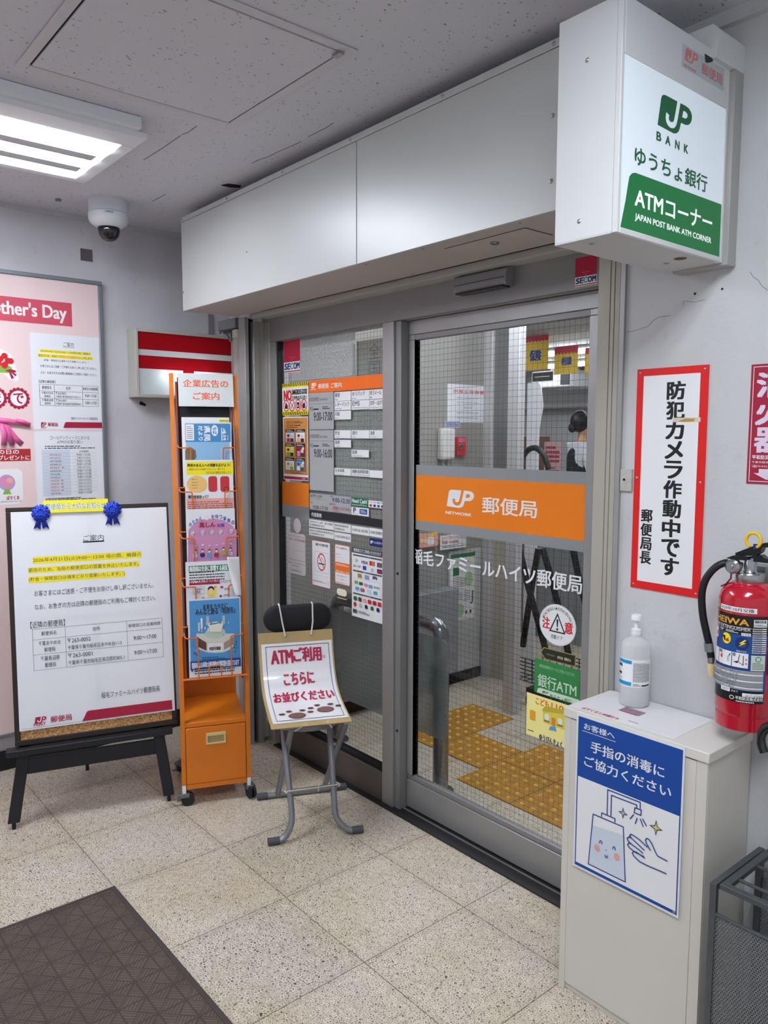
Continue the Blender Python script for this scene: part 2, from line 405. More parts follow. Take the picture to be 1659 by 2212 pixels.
    def build(s, name, label=None, cat=None, group=None, parent=None, names=None):
        keys = list(s.parts)
        if parent is not None:
            r = s.parts[''].build(name, parent)
        else:
            r = s.parts[''].build(name)
            if label: tag(r, label, cat, group)
        for k in keys:
            if k == '': continue
            o = s.parts[k].build(k, None, base=LOC[r.name]); o.parent = r; o.location = (0, 0, 0)
        return r

def arc(c, r, a0, a1, n=8):
    return [(c[0]+r*math.cos(math.radians(a0+(a1-a0)*i/n)), c[1]+r*math.sin(math.radians(a0+(a1-a0)*i/n))) for i in range(n+1)]
def fillet(pts, r, n=6):
    """round the corners of a 3D polyline"""
    P = [Vector(p) for p in pts]; out = [P[0]]
    for i in range(1, len(P)-1):
        a, b, c_ = P[i-1], P[i], P[i+1]; d0 = (a-b).normalized(); d1 = (c_-b).normalized(); rr = min(r, (a-b).length*.49, (c_-b).length*.49)
        p0, p1 = b+d0*rr, b+d1*rr
        for k in range(n+1):
            t = k/n; out.append((1-t)**2*p0+2*t*(1-t)*b+t*t*p1)
    return out+[P[-1]]

# shared materials
WHITE = mat('white_print', '#e9ebee', .45); PAPER = mat('white_paper', '#e4e7ee', .5, bump=.15, bscale=14); BLACK = mat('black_print', '#17181c', .5); INK = mat('grey_ink', '#24262c', .5); LGREY = mat('light_grey_print', '#b9bcc0', .5)
ORANGE = mat('orange_print', '#e8701c', .45); BAND = mat('orange_band', '#e87d08', .4); RED = mat('red_print', '#d0161f', .45); CRIM = mat('crimson_print', '#a5163a', .45); GREEN = mat('green_print', '#0b6e3f', .45)
BLUE = mat('blue_print', '#12479a', .45); NAVY = mat('navy_print', '#1b2a6a', .45); YELLOW = mat('yellow_print', '#f3e11b', .5); PINK = mat('pink_print', '#d98bb4', .5); SKY = mat('sky_print', '#5b9fd6', .45)
TAN = mat('tan_print', '#c08a4a', .5); CREAM = mat('cream_print', '#f6ee9a', .5); BROWN = mat('brown_print', '#5c3d38', .5); LBLUE = mat('pale_blue_print', '#cdd8e6', .5); SALMON = mat('salmon_print', '#eaa59b', .5)
FLESH = mat('flesh_print', '#f0cfa6', .5); LIME = mat('leaf_print', '#7fae4a', .5)
ALU = mat('aluminium', '#a2a3a3', .42, .55, noise=.08, nscale=6); ALUD = mat('aluminium_dull', '#8f8f90', .5, .45, noise=.12, nscale=5); STEEL = mat('stainless', '#8f9296', .22, .9); DARK = mat('dark_gap', '#121316', .8)
CRM = mat('cream_steel', '#b9b7af', .5, .1); WSTEEL = mat('white_steel', '#d6d9da', .42, noise=.04, nscale=4); SCREW = mat('screw_steel', '#a8a8a8', .35, .8)
RUB = mat('black_rubber', '#1d1e21', .7); BWOOD = mat('black_wood', '#191a20', .55, bump=.2, bscale=40); DWOOD = mat('dark_frame', '#2a211e', .5)
OST = mat('orange_steel', '#d97716', .42, noise=.10, nscale=7); OSTD = mat('orange_wire', '#d2691e', .4)
# ---------------------------------------------------------------- lamps (fixtures with glowing tubes)
LAMPW = mat('lamp_white', '#e3e7ee', .5); 
def tube_mat(name, s):
    return mat(name, '#ffffff', .5, emit=s, emitcol='#f5f8ff')
LT = tube_mat('lobby_tube', LOBBY_TUBE); OT2 = tube_mat('office_tube_far', OFFICE_TUBE*.4); OT = tube_mat('office_tube', OFFICE_TUBE)
LOUV = mat('lamp_louvre', '#c9d2da', .4)
def ceiling_lamp(x0, label):
    y0, y1 = -1.52, -.215
    t = thing('ceiling_lamp', label, 'ceiling lamp', (x0+.28, (y0+y1)/2, ZC), 'recessed lobby lamps')
    h = MB(); w_ = .56
    h.box(x0+.02, y0+.03, 2.395, x0+w_+.03, y1-.03, ZC-.001, LAMPW)
    b = MB()   # flange frame
    xa, xb, ya, yb = x0+.035, x0+w_-.1, y0+.05, y1-.045
    z0, z1 = 2.378, 2.397
    b.box(x0, y0, z0, xa, y1, z1, LAMPW).box(xb, y0, z0, x0+w_, y1, z1, LAMPW).box(xa, y0, z0, xb, ya, z1, LAMPW).box(xa, yb, z0, xb, y1, z1, LAMPW)
    h.build('housing', t, bev=.002); b.build('flange', t, bev=.003)
    n = 3; W3 = (xb-xa)/n
    for i in range(n):
        c = xa+W3*(i+.5)
        MB().tube([(c, ya+.012, 2.379), (c, yb-.012, 2.379)], .034, LT, 14, flat=.22).build('tube', t)
        if i < n-1:
            MB().box(c+W3/2-.027, ya+.004, 2.366, c+W3/2+.027, yb-.035, 2.384, LOUV).build('louvre', t)
    return t
ceiling_lamp(.235, 'glowing three-tube ceiling lamp beside the ceiling hatch, above the easel')
ceiling_lamp(2.55, 'three-tube ceiling lamp above the viewer in front of the sliding door')

# ---------------------------------------------------------------- shell of the lobby and the office
FLOOR = floor_mat(); CEIL = ceil_mat()
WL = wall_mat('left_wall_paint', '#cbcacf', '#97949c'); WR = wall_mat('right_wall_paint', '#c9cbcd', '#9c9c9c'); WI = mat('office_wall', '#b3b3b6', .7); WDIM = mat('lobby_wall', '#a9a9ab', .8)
struct(MB().box(-6.2, -4.6, -.1, 5.2, 9.2, 0, FLOOR).build('floor', base=(0, 0, 0)))
struct(MB().box(-.4, -4.6, ZC, 5.2, .70, ZC+.1, CEIL).build('ceiling', base=(0, 0, ZC)))
struct(MB().box(-6.2, .70, 2.46, 5.2, 9.2, 2.56, mat('office_ceiling', '#b4b4b8', .8)).build('ceiling_office'))
struct(MB().box(-.5, -4.6, 0, -.4, .95, 2.5, WL).build('wall_left'))
struct(MB().box(2.0, .555, 0, 5.2, .70, 2.5, WR).build('wall_right'))
struct(MB().box(-.4, .72, 0, .02, .80, 2.5, WL).build('wall_corner'))
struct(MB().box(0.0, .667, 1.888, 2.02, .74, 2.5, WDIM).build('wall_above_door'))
struct(MB().box(-6.2, 9.2, 0, 5.2, 9.3, 2.56, WI).build('wall_office_back'))
struct(MB().box(-6.3, .8, 0, -6.2, 9.2, 2.56, WI).build('wall_office_left'))
struct(MB().box(-6.2, .8, 0, -.4, .9, 2.56, WI).build('wall_office_front'))
struct(MB().box(3.2, .70, 0, 3.3, 9.2, 2.56, WI).build('wall_office_right'))
BASE = mat('black_skirting', '#141418', .6)
struct(MB().box(-.4, -4.6, 0, -.388, .60, .085, BASE).build('baseboard_left'))
struct(MB().box(2.0, .543, 0, 5.2, .555, .07, mat('grey_skirting', '#8d8d8e', .6)).build('baseboard_right'))
# cove strips where the walls meet the ceiling
struct(MB().box(-.4, -4.6, 2.412, -.388, .72, ZC, WL).build('trim_1'))
struct(MB().box(2.0, .535, 2.40, 5.2, .555, ZC, WR).build('trim_2'))
# upright batten in the left corner
struct(MB().box(-.4, .60, 0, -.392, .625, 2.43, mat('grey_batten', '#8a8790', .6)).build('trim_3'))

# ---------------------------------------------------------------- ceiling hatch
HM = mat('hatch_rail', '#cdcdd2', .6)
hx0, hx1, hy0, hy1 = .935, 1.575, -.635, .004
t = thing('ceiling_hatch', 'square inspection hatch set in the speckled ceiling', 'ceiling hatch', ((hx0+hx1)/2, (hy0+hy1)/2, ZC))
b = MB(); q = .027
for (a0, b0, a1, b1) in ((hx0, hy0, hx1, hy0+q), (hx0, hy1-q, hx1, hy1), (hx0, hy0+q, hx0+q, hy1-q), (hx1-q, hy0+q, hx1, hy1-q)):
    b.box(a0, b0, ZC-.006, a1, b1, ZC-.0005, HM)
b.build('rim', t, bev=.002)
MB().box(hx0+q, hy0+q, ZC-.0016, hx1-q, hy1-q, ZC-.0004, DARK).build('shadow_gap', t)
MB().box(hx0+q+.006, hy0+q+.006, ZC-.0055, hx1-q-.006, hy1-q-.006, ZC-.0016, CEIL).build('panel', t)
MB().box(hx1-.05, hy1-.045, ZC-.014, hx1-.02, hy1-.028, ZC-.006, SCREW).build('latch', t)
# cracks in the board
tag(MB().prism([(0.3980,0.2532),(0.4303,0.2655),(0.4424,0.3142),(0.4195,0.3221),(0.3982,0.2882)], ZC-.003, ZC-.0002, DARK, 'z').build('ceiling_chip'), 'torn dark chip in the ceiling beside the white shutter box', 'ceiling chip')

b = MB()
for pts in ([(0.6829,0.2195),(0.7361,0.2209),(0.7807,0.2313),(0.8413,0.2308),(0.9680,0.2405)], [(0.7724,-0.0891),(0.7987,-0.0817),(0.8679,-0.0840)], [(0.4682,-0.0884),(0.6157,-0.0857),(0.7609,-0.0876)], [(1.0193,0.2330),(1.1080,0.2341),(1.1638,0.2293)], [(0.0264,0.1381),(0.0929,0.1388),(0.1481,0.1378)]):
    b.tube([(u, v, ZC-.0003) for u, v in pts], .0011, mat('crack_dark', '#55555f', .9), 5)
o = tag(b.build('ceiling_cracks'), 'dark hairline cracks in the ceiling near the shutter box', 'cracks'); o['kind'] = 'stuff'
# ---------------------------------------------------------------- security camera
cx, cy = -.105, .0
t = thing('security_camera', 'white dome security camera on the ceiling', 'security camera', (cx, cy, ZC))
CW = mat('camera_white', '#d9dee4', .4)
MB().lathe([(0, ZC), (.078, ZC), (.078, ZC-.046), (.074, ZC-.049)], CW, (cx, cy, 0), 40).build('mount', t)
MB().lathe([(.074, ZC-.049), (.080, ZC-.052), (.080, ZC-.072), (.074, ZC-.088), (.052, ZC-.104), (.047, ZC-.106), (0, ZC-.106)], CW, (cx, cy, 0), 40).build('housing', t)
g = MB().lathe([(.0435, ZC-.105), (.0445, ZC-.118), (.0395, ZC-.138), (.028, ZC-.153), (.013, ZC-.160), (0, ZC-.161)], mat('dome_smoke', '#10131a', .06, coat=.6), (cx, cy, 0), 32).build('dome', t)
s = Sheet(PO((cx, cy, 0), (.39, .92, 0), (0, 0, 1)), lift=.0808)
s.T('i-PRO', (-.012, ZC-.055, .022, ZC-.064), INK); s.build('lettering', parent=t)
tag(MB().cyl((-.2, -.17, ZC-.008), .012, .008, mat('grey_plastic', '#85858d', .5)).build('ceiling_stud'), 'small round grey stud in the ceiling left of the dome camera', 'stud')

# ---------------------------------------------------------------- left wall: plate, notice board and what is pinned on it
tag(MB().box(-.4, -.018, 2.240, -.397, .034, 2.292, mat('taupe_plate', '#5d575c', .6)).build('blank_plate'), 'small square dark blanking plate high on the left wall', 'plate')
BX = -.372
t = thing('notice_board', 'pink notice board with a grey frame on the left wall', 'notice board', (-.4, -.9, .15))
MB().box(-.4, -1.95, .165, -.376, .045, 2.14, mat('pink_board', '#e6cfcf', .8, bump=.3, bscale=120)).build('panel', t)
b = MB(); FR_ = mat('grey_frame', '#7d858b', .4, .5)
b.box(-.4, -1.97, 2.135, -.368, .062, 2.152, FR_).box(-.4, -1.97, .150, -.368, .062, .167, FR_).box(-.4, .044, .167, -.368, .062, 2.135, FR_).box(-.4, -1.97, .167, -.368, -1.952, 2.135, FR_)
b.build('frame', t, bev=.002)
LWP = PX(-.3757)
s = Sheet(LWP); s.slab((-.60, 1.942, -.074, 2.043), mat('rose_print', '#c4475a', .5))
s.T("Mother's Day", (-.445, 2.026, -.098, 1.953), WHITE, bold=.025).build('banner', "rose banner reading Mother's Day on the pink notice board", 'banner')
def notice_a(pl, a, lbl, big):
    s = Sheet(pl); s.slab(a, PAPER, .0005)
    return s
a1 = (-.254, 1.489, .042, 1.903)
s = Sheet(LWP); s.slab(a1, PAPER, .0005)
s.nT('ご案内', .47, .925, .62, .875, INK); s.nrect(.46, .868, .62, .871, INK)
s.nrect(.13, .80, .87, .832, YELLOW); s.nrect(.10, .752, .90, .785, YELLOW)
s.nT('2026年4月21日(火)9:00～12:00頃の間、機器の', .14, .828, .86, .803, INK); s.nT('更改のため、当局の', .11, .782, .38, .757, INK); s.nT('郵便窓口の営業を休止', .40, .782, .72, .757, ORANGE); s.nT('いたします。', .74, .782, .89, .757, INK)
s.nT('(貯金・保険窓口は通常どおり営業いたします。)', .18, .735, .83, .71, INK); s.nT('お客さまにはご迷惑・ご不便をお掛けし申し訳ございません。', .13, .675, .95, .648, INK); s.nT('なお、お急ぎの方は近隣の郵便局のご利用もご検討ください。', .13, .607, .95, .58, INK)
s.nT('【近隣の郵便局】', .10, .515, .33, .485, INK)
for q in ((.10, .47, .96, .472), (.10, .40, .96, .402), (.10, .325, .96, .327), (.10, .25, .96, .252), (.10, .25, .104, .47), (.31, .25, .314, .47), (.72, .25, .724, .47), (.957, .25, .96, .47)): s.nrect(*q, INK)
for q, x in (('郵便局名', (.14, .455, .27, .42)), ('住所', (.48, .455, .55, .42)), ('郵便窓口の営業時間', (.73, .455, .95, .425)), ('千葉あやめ台', (.13, .395, .29, .37)), ('郵便局', (.17, .36, .25, .335)), ('〒263-0052', (.33, .395, .48, .37)), ('千葉県千葉市稲毛区あやめ台1-13', (.33, .36, .69, .335)), ('9:00～17:00', (.76, .38, .93, .35)),
             ('千葉長沼原', (.13, .32, .29, .295)), ('郵便局', (.17, .285, .25, .26)), ('〒263-0001', (.33, .32, .48, .295)), ('千葉県千葉市稲毛区長沼原町805-1', (.33, .285, .70, .26)), ('9:00～17:00', (.76, .305, .93, .275))): s.nT(q, *x, INK)
s.nT('稲毛ファミールハイツ郵便局長', .54, .135, .94, .105, INK)
s.emblem(s.nb(.10, .03, .18, .075), CRIM, PAPER, 'POST', s.nb(.10, .025, .18, .012)); s.nT('郵便局', .20, .072, .34, .035, CRIM, bold=.02)
s.npoly([(.42, .02), (.45, .075), (.48, .08), (1, .08), (1, .02)], CRIM)
s.build('paper_notice', 'white paper notice with yellow highlighted lines, upper of two on the notice board', 'notice', 'papers on the notice board')
a2 = (-.252, 1.06, .042, 1.480)
s = Sheet(LWP); s.slab(a2, PAPER, .0005)
s.nT('ゴールデンウィークにおける', .22, .955, .80, .915, INK); s.nT('ATMのお取り扱い', .32, .91, .70, .87, INK); s.ngreek(.14, .815, .88, .855, 2, INK)
s.nrect(.09, .32, .50, .81, LBLUE); s.nT('ATM営業時間', .64, .80, .78, .778, INK)
rows = [('4月25日(土)', '9:00～12:30', 0), ('4月26日(日)', 'ご利用いただけません', 1), ('4月27日(月)', '9:00～17:30', 0), ('4月28日(火)', '9:00～17:30', 0), ('4月29日(水・祝)', 'ご利用いただけません', 1), ('4月30日(木)', '9:00～17:30', 0), ('5月1日(金)', '9:00～17:30', 0), ('5月2日(土)', '9:00～12:30', 0), ('5月3日(日・祝)', 'ご利用いただけません', 1), ('5月4日(月・祝)', 'ご利用いただけません', 1), ('5月5日(火・祝)', 'ご利用いただけません', 1), ('5月6日(水・祝)', 'ご利用いただけません', 1), ('5月7日(木)', '9:00～17:30', 0)]
for i, (d_, h_, r_) in enumerate(rows):
    y = .765-.034*i
    s.nT(d_, .20, y, .20+.021*len(d_), y-.022, RED if r_ else INK); s.nT(h_, .60, y, .60+.021*len(h_), y-.022, INK); s.nrect(.09, y+.006, .90, y+.008, LGREY)
s.ngreek(.12, .27, .86, .305, 2, INK); s.frame(s.nb(.11, .17, .82, .255), .001, INK); s.ngreek(.24, .195, .72, .235, 2, INK); s.frame(s.nb(.11, .02, .82, .16), .001, INK); s.ngreek(.3, .10, .62, .14, 2, INK)
s.build('paper_notice', 'white paper with a date timetable, lower of two on the notice board', 'notice', 'papers on the notice board')
# cut-outs
s = Sheet(LWP); s.slab((-.001, 0, .001, .001), WHITE, .0001)
s = Sheet(LWP); s.poly([(-.42, 1.80), (-.375, 1.825), (-.335, 1.806), (-.318, 1.77), (-.312, 1.735), (-.305, 1.70), (-.318, 1.689), (-.345, 1.70), (-.362, 1.72), (-.42, 1.74)], WHITE)
rr = random.Random(3)
s.poly([(-.40, 1.735), (-.365, 1.768), (-.33, 1.748), (-.342, 1.725), (-.38, 1.725)], LIME)
for k in range(9):
    cx_, cy_ = -.40+rr.uniform(0, .065), 1.772+rr.uniform(-.02, .03); s.disc(cx_, cy_, .013, .013, RED, 12); s.ring(cx_, cy_, .005, .007, CRIM, 12)
s.poly([(-.36, 1.735), (-.335, 1.742), (-.315, 1.736), (-.318, 1.728), (-.34, 1.729)], CRIM); s.poly([(-.345, 1.732), (-.335, 1.70), (-.325, 1.706), (-.338, 1.732)], CRIM); s.poly([(-.34, 1.732), (-.318, 1.712), (-.314, 1.72), (-.336, 1.735)], CRIM)
s.build('flower_sticker', 'white cut-out sticker of a red rose bouquet on the pink board', 'sticker')
for (cy_, ch, nm) in ((-.310, 'で', 'で'), (-.400, 'ま', 'ま')):
    s = Sheet(LWP); s.disc(cy_, 1.62, .041, .041, CRIM)
    for k in range(16):
        a_ = 2*PI*k/16; s.disc(cy_+.039*math.cos(a_), 1.62+.039*math.sin(a_), .008, .008, CRIM, 10); s.k -= 1
    s.disc(cy_, 1.62, .033, .033, WHITE)
    s.T(ch, (cy_-.02, 1.642, cy_+.02, 1.598), CRIM, bold=.03)
    s.build('round_medallion', 'red scalloped paper medallion reading %s on the pink board' % nm, 'medallion', 'red medallions')
s = MB(); PKR = mat('pink_ribbon', '#e56aa5', .3, .0)
def strip(pts, wd, off): # satin strip on the board
    P = [Vector((0, u, v)) for u, v in pts]
    vs = []; 
    for i, p in enumerate(P):
        d_ = (P[min(i+1, len(P)-1)]-P[max(i-1, 0)]).normalized(); n_ = Vector((0, -d_.z, d_.y))
        for sg in (-1, 1): vs.append((-.376+off+.004*math.sin(i*1.3), (p+n_*sg*wd/2).y, (p+n_*sg*wd/2).z))
    s.add(vs, [(2*i, 2*i+1, 2*i+3, 2*i+2) for i in range(len(P)-1)], PKR, True)
strip([(-.43, 1.532), (-.36, 1.524), (-.31, 1.516), (-.27, 1.508)], .020, .012); strip([(-.375, 1.52), (-.36, 1.49), (-.33, 1.45), (-.305, 1.425)], .022, .006); strip([(-.38, 1.52), (-.36, 1.48), (-.345, 1.42)], .022, .008); strip([(-.385, 1.52), (-.375, 1.47), (-.38, 1.42)], .022, .010)
strip([(-.33, 1.528), (-.30, 1.522), (-.272, 1.508)], .014, .018)
tag(s.build('pink_ribbon', solid=.001), 'pink satin ribbon bow pinned to the notice board', 'ribbon')
s = Sheet(LWP); s.slab((-.45, 1.354, -.271, 1.405), mat('dark_red_print', '#a8262c', .5))
s.T('母の日の', (-.43, 1.402, -.318, 1.383), WHITE, bold=.02); s.T('プレゼントに', (-.40, 1.378, -.276, 1.358), WHITE, bold=.02)
s.build('gift_label', 'dark red strip with white writing below the pink ribbon', 'label')
s = Sheet(LWP); s.rrect((-.43, 1.168, -.308, 1.32), WHITE, .2)
s.disc(-.372, 1.262, .034, .034, mat('lilac_print', '#b79bc4', .5)); s.disc(-.385, 1.272, .014, .014, PINK); s.disc(-.36, 1.27, .013, .013, SALMON); s.disc(-.37, 1.25, .013, .013, PINK); s.poly([(-.38, 1.235), (-.364, 1.235), (-.355, 1.212), (-.39, 1.212)], LIME)
s.T('ぽすくま', (-.375, 1.205, -.325, 1.188), CRIM, bold=.03); s.T('©JAPAN POST Co., Ltd.', (-.40, 1.184, -.314, 1.176), INK)
s.build('caption_sticker', 'white rounded sticker with a small bouquet, lowest left on the pink board', 'sticker')

# ---------------------------------------------------------------- illuminated post sign on the left wall
PSX = -.30
y0, y1, z0, z1 = .182, .690, 1.640, 1.952
t = thing('post_sign', 'lit red and white sign box in the left corner behind the brochure rack', 'illuminated sign', (-.35, (y0+y1)/2, z0))
b = MB(); e = .014
b.box(-.4, y0, z0, PSX-.006, y0+e, z1, CRM).box(-.4, y1-e, z0, PSX-.006, y1, z1, CRM).box(-.4, y0+e, z0, PSX-.006, y1-e, z0+e, CRM).box(-.4, y0+e, z1-e, PSX-.006, y1-e, z1, CRM)
b.box(-.4, y0+e, z0+e, -.39, y1-e, z1-e, CRM); b.build('housing', t, bev=.002)
b = MB()
b.box(PSX-.006, y0, z0, PSX, y0+.012, z1, CRM).box(PSX-.006, y1-.008, z0, PSX, y1, z1, CRM).box(PSX-.006, y0+.012, z0, PSX, y1-.008, z0+.014, CRM).box(PSX-.006, y0+.012, z1-.014, PSX, y1-.008, z1, CRM)
b.build('rim', t, bev=.001)
def glow(name, col, s_, tex=None):
    m = mat(name, col, .35, emit=s_, emitcol=col); return m
SW = mat('sign_face_white', '#d3dadc', .3); SR = mat('sign_face_red', '#b01221', .3)
# tube behind the opal face gives a brighter middle
def opal(m, col):
    k = NT(m); tl = k.n('ShaderNodeBsdfTranslucent'); tl.inputs[0].default_value = lin(col); mx = k.n('ShaderNodeMixShader'); mx.inputs[0].default_value = .55
    out = next(n for n in k.nt.nodes if n.type == 'OUTPUT_MATERIAL'); k.l(k.b.outputs[0], mx.inputs[1]); k.l(tl.outputs[0], mx.inputs[2]); k.l(mx.outputs[0], out.inputs[0])
opal(SW, '#f0f5f7'); opal(SR, '#e01c2a')
s = Sheet(PX(PSX-.008)); a = (y0+.011, z0+.013, y1-.008, z1-.013); s.slab(a, SW, .0004)
s.nrect(0, .72, 1, 1, SR); s.nrect(0, .415, 1, .625, SR); s.nrect(.455, 0, .57, .42, SR)
s.build('face_panel', parent=t)
for yy in (.25, .42, .52, .62): MB().lathe([(0, .006), (.005, .006), (.006, 0), (0, 0)], CRM, (-.33, yy, z1), 10).build('screw_cap', t)
MB().tube([(-.352, y0+.11, z0+.105), (-.352, y1-.11, z0+.105)], .013, tube_mat('sign_tube', 11.0)).build('tube', t)
# conduit, junction box and cable in the corner
tag(MB().tube([(-.15, .63, 0.0), (-.15, .63, 1.965)], .026, mat('conduit_paint', '#b3a9a4', .55, noise=.2, nscale=14)).tube([(-.15, .63, 1.925), (-.15, .63, 1.962)], .030, CRM).build('conduit_pipe'), 'beige vertical conduit pipe in the left corner beside the door jamb', 'pipe')
tag(MB().box(-.30, .60, 1.972, -.13, .70, 2.02, mat('grey_box', '#77777c', .5)).build('junction_box', bev=.004), 'grey junction box above the conduit under the shutter box', 'junction box')
tag(MB().tube(fillet([(-.2, .64, 1.962), (-.205, .64, 1.925), (-.265, .65, 1.965), (-.325, .66, 1.985), (-.345, .66, 1.972)], .03), .007, mat('grey_cable', '#6b6b72', .5)).tube(fillet([(-.225, .63, 1.963), (-.225, .63, 1.91), (-.275, .635, 1.963), (-.33, .64, 1.985), (-.352, .64, 1.971)], .03), .005, MATS['grey_cable']).build('cable'), 'grey cable hanging from the junction box into the corner', 'cable')
HOLE = mat('wall_hole', '#25222a', .9)
tag(MB().prism([(.232, 1.617), (.24, 1.625), (.252, 1.62), (.262, 1.614), (.268, 1.606), (.258, 1.602), (.246, 1.606), (.236, 1.608)], -.3998, -.3985, HOLE, 'x').build('wall_hole'), 'small dark hole in the left wall below the lit sign', 'hole')
# ---------------------------------------------------------------- easel, cork board and what hangs on it
EO = Vector((.19, -.548, 0)); EX = Vector((.16, .549, 0)).normalized(); EY = Vector((-EX.y, EX.x, 0)); EZ = Vector((0, 0, 1))
EM = Matrix(((EX.x, EY.x, 0, EO.x), (EX.y, EY.y, 0, EO.y), (0, 0, 1, 0), (0, 0, 0, 1)))
t = thing('easel', 'black wooden easel on three legs standing in front of the left wall', 'easel', tuple(EM @ Vector((.28, .1, 0))))
SL = (.14-.036)/(1.19-.305)
def leanx(z): return .0+z*SL
def leg(x0, x1, nm='leg'):
    b = MB(EM); z0, z1 = .025, 1.0
    # flat slanted board, splayed
    w_ = .021; dx = (x1-x0)/.285; xt = x0+dx*.285
    b.add([(x0-w_, leanx(z0)-.005, z0), (x0+w_, leanx(z0)-.005, z0), (xt+w_, leanx(.30)-.005, .30), (xt-w_, leanx(.30)-.005, .30),
           (x0-w_, leanx(z0)+.017, z0), (x0+w_, leanx(z0)+.017, z0), (xt+w_, leanx(.30)+.017, .30), (xt-w_, leanx(.30)+.017, .30)],
          [(0, 1, 2, 3), (4, 7, 6, 5), (0, 4, 5, 1), (1, 5, 6, 2), (2, 6, 7, 3), (3, 7, 4, 0)], BWOOD)
    o = b.build(nm, t, bev=.003)
    MB(EM).cyl((x0, .008, 0), .007, .028, RUB, 12).build('foot', o)
    return o
leg(.004, .052); leg(.568, .535)
b = MB(EM); b.add([(.03, leanx(.3)+.02, .3), (.07, leanx(.3)+.02, .3), (.28, leanx(1.0)+.045, 1.0), (.25, leanx(1.0)+.045, 1.0), (.03, leanx(.3)+.035, .3), (.07, leanx(.3)+.035, .3), (.28, leanx(1.0)+.06, 1.0), (.25, leanx(1.0)+.06, 1.0)], [(0, 1, 2, 3), (4, 7, 6, 5), (0, 4, 5, 1), (1, 5, 6, 2), (2, 6, 7, 3), (3, 7, 4, 0)], BWOOD)
b.build('side_rail', t)
b = MB(EM); b.add([(.52, leanx(.3)+.02, .3), (.56, leanx(.3)+.02, .3), (.35, leanx(1.0)+.045, 1.0), (.32, leanx(1.0)+.045, 1.0), (.52, leanx(.3)+.035, .3), (.56, leanx(.3)+.035, .3), (.35, leanx(1.0)+.06, 1.0), (.32, leanx(1.0)+.06, 1.0)], [(0, 1, 2, 3), (4, 7, 6, 5), (0, 4, 5, 1), (1, 5, 6, 2), (2, 6, 7, 3), (3, 7, 4, 0)], BWOOD)
b.build('side_rail', t)
b = MB(EM); b.box(-.012, leanx(.295)-.035, .276, .588, leanx(.295)+.012, .300, BWOOD); b.build('ledge', t, bev=.003)
b = MB(EM); b.box(.03, leanx(.22)+.0, .195, .548, leanx(.22)+.016, .255, BWOOD); b.build('crossbar', t, bev=.002)
b = MB(EM); b.add([(.26, .44, .03), (.305, .44, .03), (.32, .17, 1.0), (.275, .17, 1.0), (.26, .455, .03), (.305, .455, .03), (.32, .185, 1.0), (.275, .185, 1.0)], [(0, 1, 2, 3), (4, 7, 6, 5), (0, 4, 5, 1), (1, 5, 6, 2), (2, 6, 7, 3), (3, 7, 4, 0)], BWOOD)
o = b.build('leg', t, bev=.003); MB(EM).cyl((.283, .448, 0), .007, .032, RUB, 12).build('foot', o)
b = MB(EM); b.tube([(.285, .09, .34), (.29, .24, .33), (.29, .32, .33)], .003, SCREW, 6); b.build('stay', t)
# board
EV = (EY*(.14-.036)+EZ*(1.19-.305)).normalized(); EN = EX.cross(EV)
OB = EO+EY*.036+EZ*.305
EBP = PO(OB, EX, EV)
BM = Matrix(((EX.x, EV.x, EN.x, OB.x), (EX.y, EV.y, EN.y, OB.y), (EX.z, EV.z, EN.z, OB.z), (0, 0, 0, 1)))
t = thing('cork_board', 'cork board with a dark wooden frame resting on the black easel', 'notice board', tuple(OB+EX*.31))
u0, u1, v0, v1 = .019, .612, .0, .893
b = MB(BM); q = .020
b.box(u0, v0, -.016, u1, v0+q, .006, DWOOD).box(u0, v1-q*.8, -.016, u1, v1, .006, DWOOD).box(u0, v0+q, -.016, u0+q, v1-q*.8, .006, DWOOD).box(u1-q, v0+q, -.016, u1, v1-q*.8, .006, DWOOD)
b.build('frame', t, bev=.002)
ck = mat('cork', '#b88a55', .85); k_ = NT(ck); tc = k_.n('ShaderNodeTexCoord'); vv = k_.n('ShaderNodeTexVoronoi'); vv.inputs['Scale'].default_value = 260; k_.l(tc.outputs['Object'], vv.inputs['Vector'])
ss = k_.n('ShaderNodeSeparateColor'); k_.l(vv.outputs['Color'], ss.inputs[0]); k_.l(k_.ramp(ss.outputs[0], [(0, '#7d5530'), (.4, '#b38452'), (.75, '#c89a66'), (1, '#dbb587')]), k_.b.inputs['Base Color'])
MB(BM).box(u0+q, v0+q, -.012, u1-q, v1-q*.8, 0, ck).build('cork_panel', t)
NP = (.036, .055, .604, .876)
s = Sheet(EBP, .0062); s.slab(NP, PAPER, .0008)
E = INK
s.T('ご案内', (0.2865,0.7773,0.3613,0.7535), E); s.rect((0.2844,0.7539,0.3623,0.7479), E)
s.rect((0.1050,0.7036,0.4998,0.6769), YELLOW); s.rect((0.0876,0.6644,0.4910,0.6426), YELLOW); s.rect((0.0874,0.6301,0.4345,0.6060), YELLOW)
s.T('2026年4月21日(火)9:00～12:00 頃の間、機器の', (0.1059,0.6994,0.4993,0.6808), E); s.T('更改のため、当局の郵便窓口の営業を休止いたします。', (0.0886,0.6619,0.4876,0.6466), E); s.T('(貯金・保険窓口は通常どおり営業いたします。)', (0.0895,0.6275,0.4329,0.6105), E)
s.T('お客さまにはご迷惑・ご不便をお掛けし申し訳ございません。', (0.1057,0.5763,0.5402,0.5544), E); s.T('なお、お急ぎの方は近隣の郵便局のご利用もご検討ください。', (0.1049,0.5246,0.5461,0.5034), E)
s.T('【近隣の郵便局】', (0.0876,0.4599,0.2080,0.4345), E)
TL_ = [(0.0931,0.4305),(0.5676,0.2750)]
(ua, va), (ub, vb) = TL_
uc = [ua, (0.2075,0.3472)[0], (0.4326,0.3512)[0], ub]
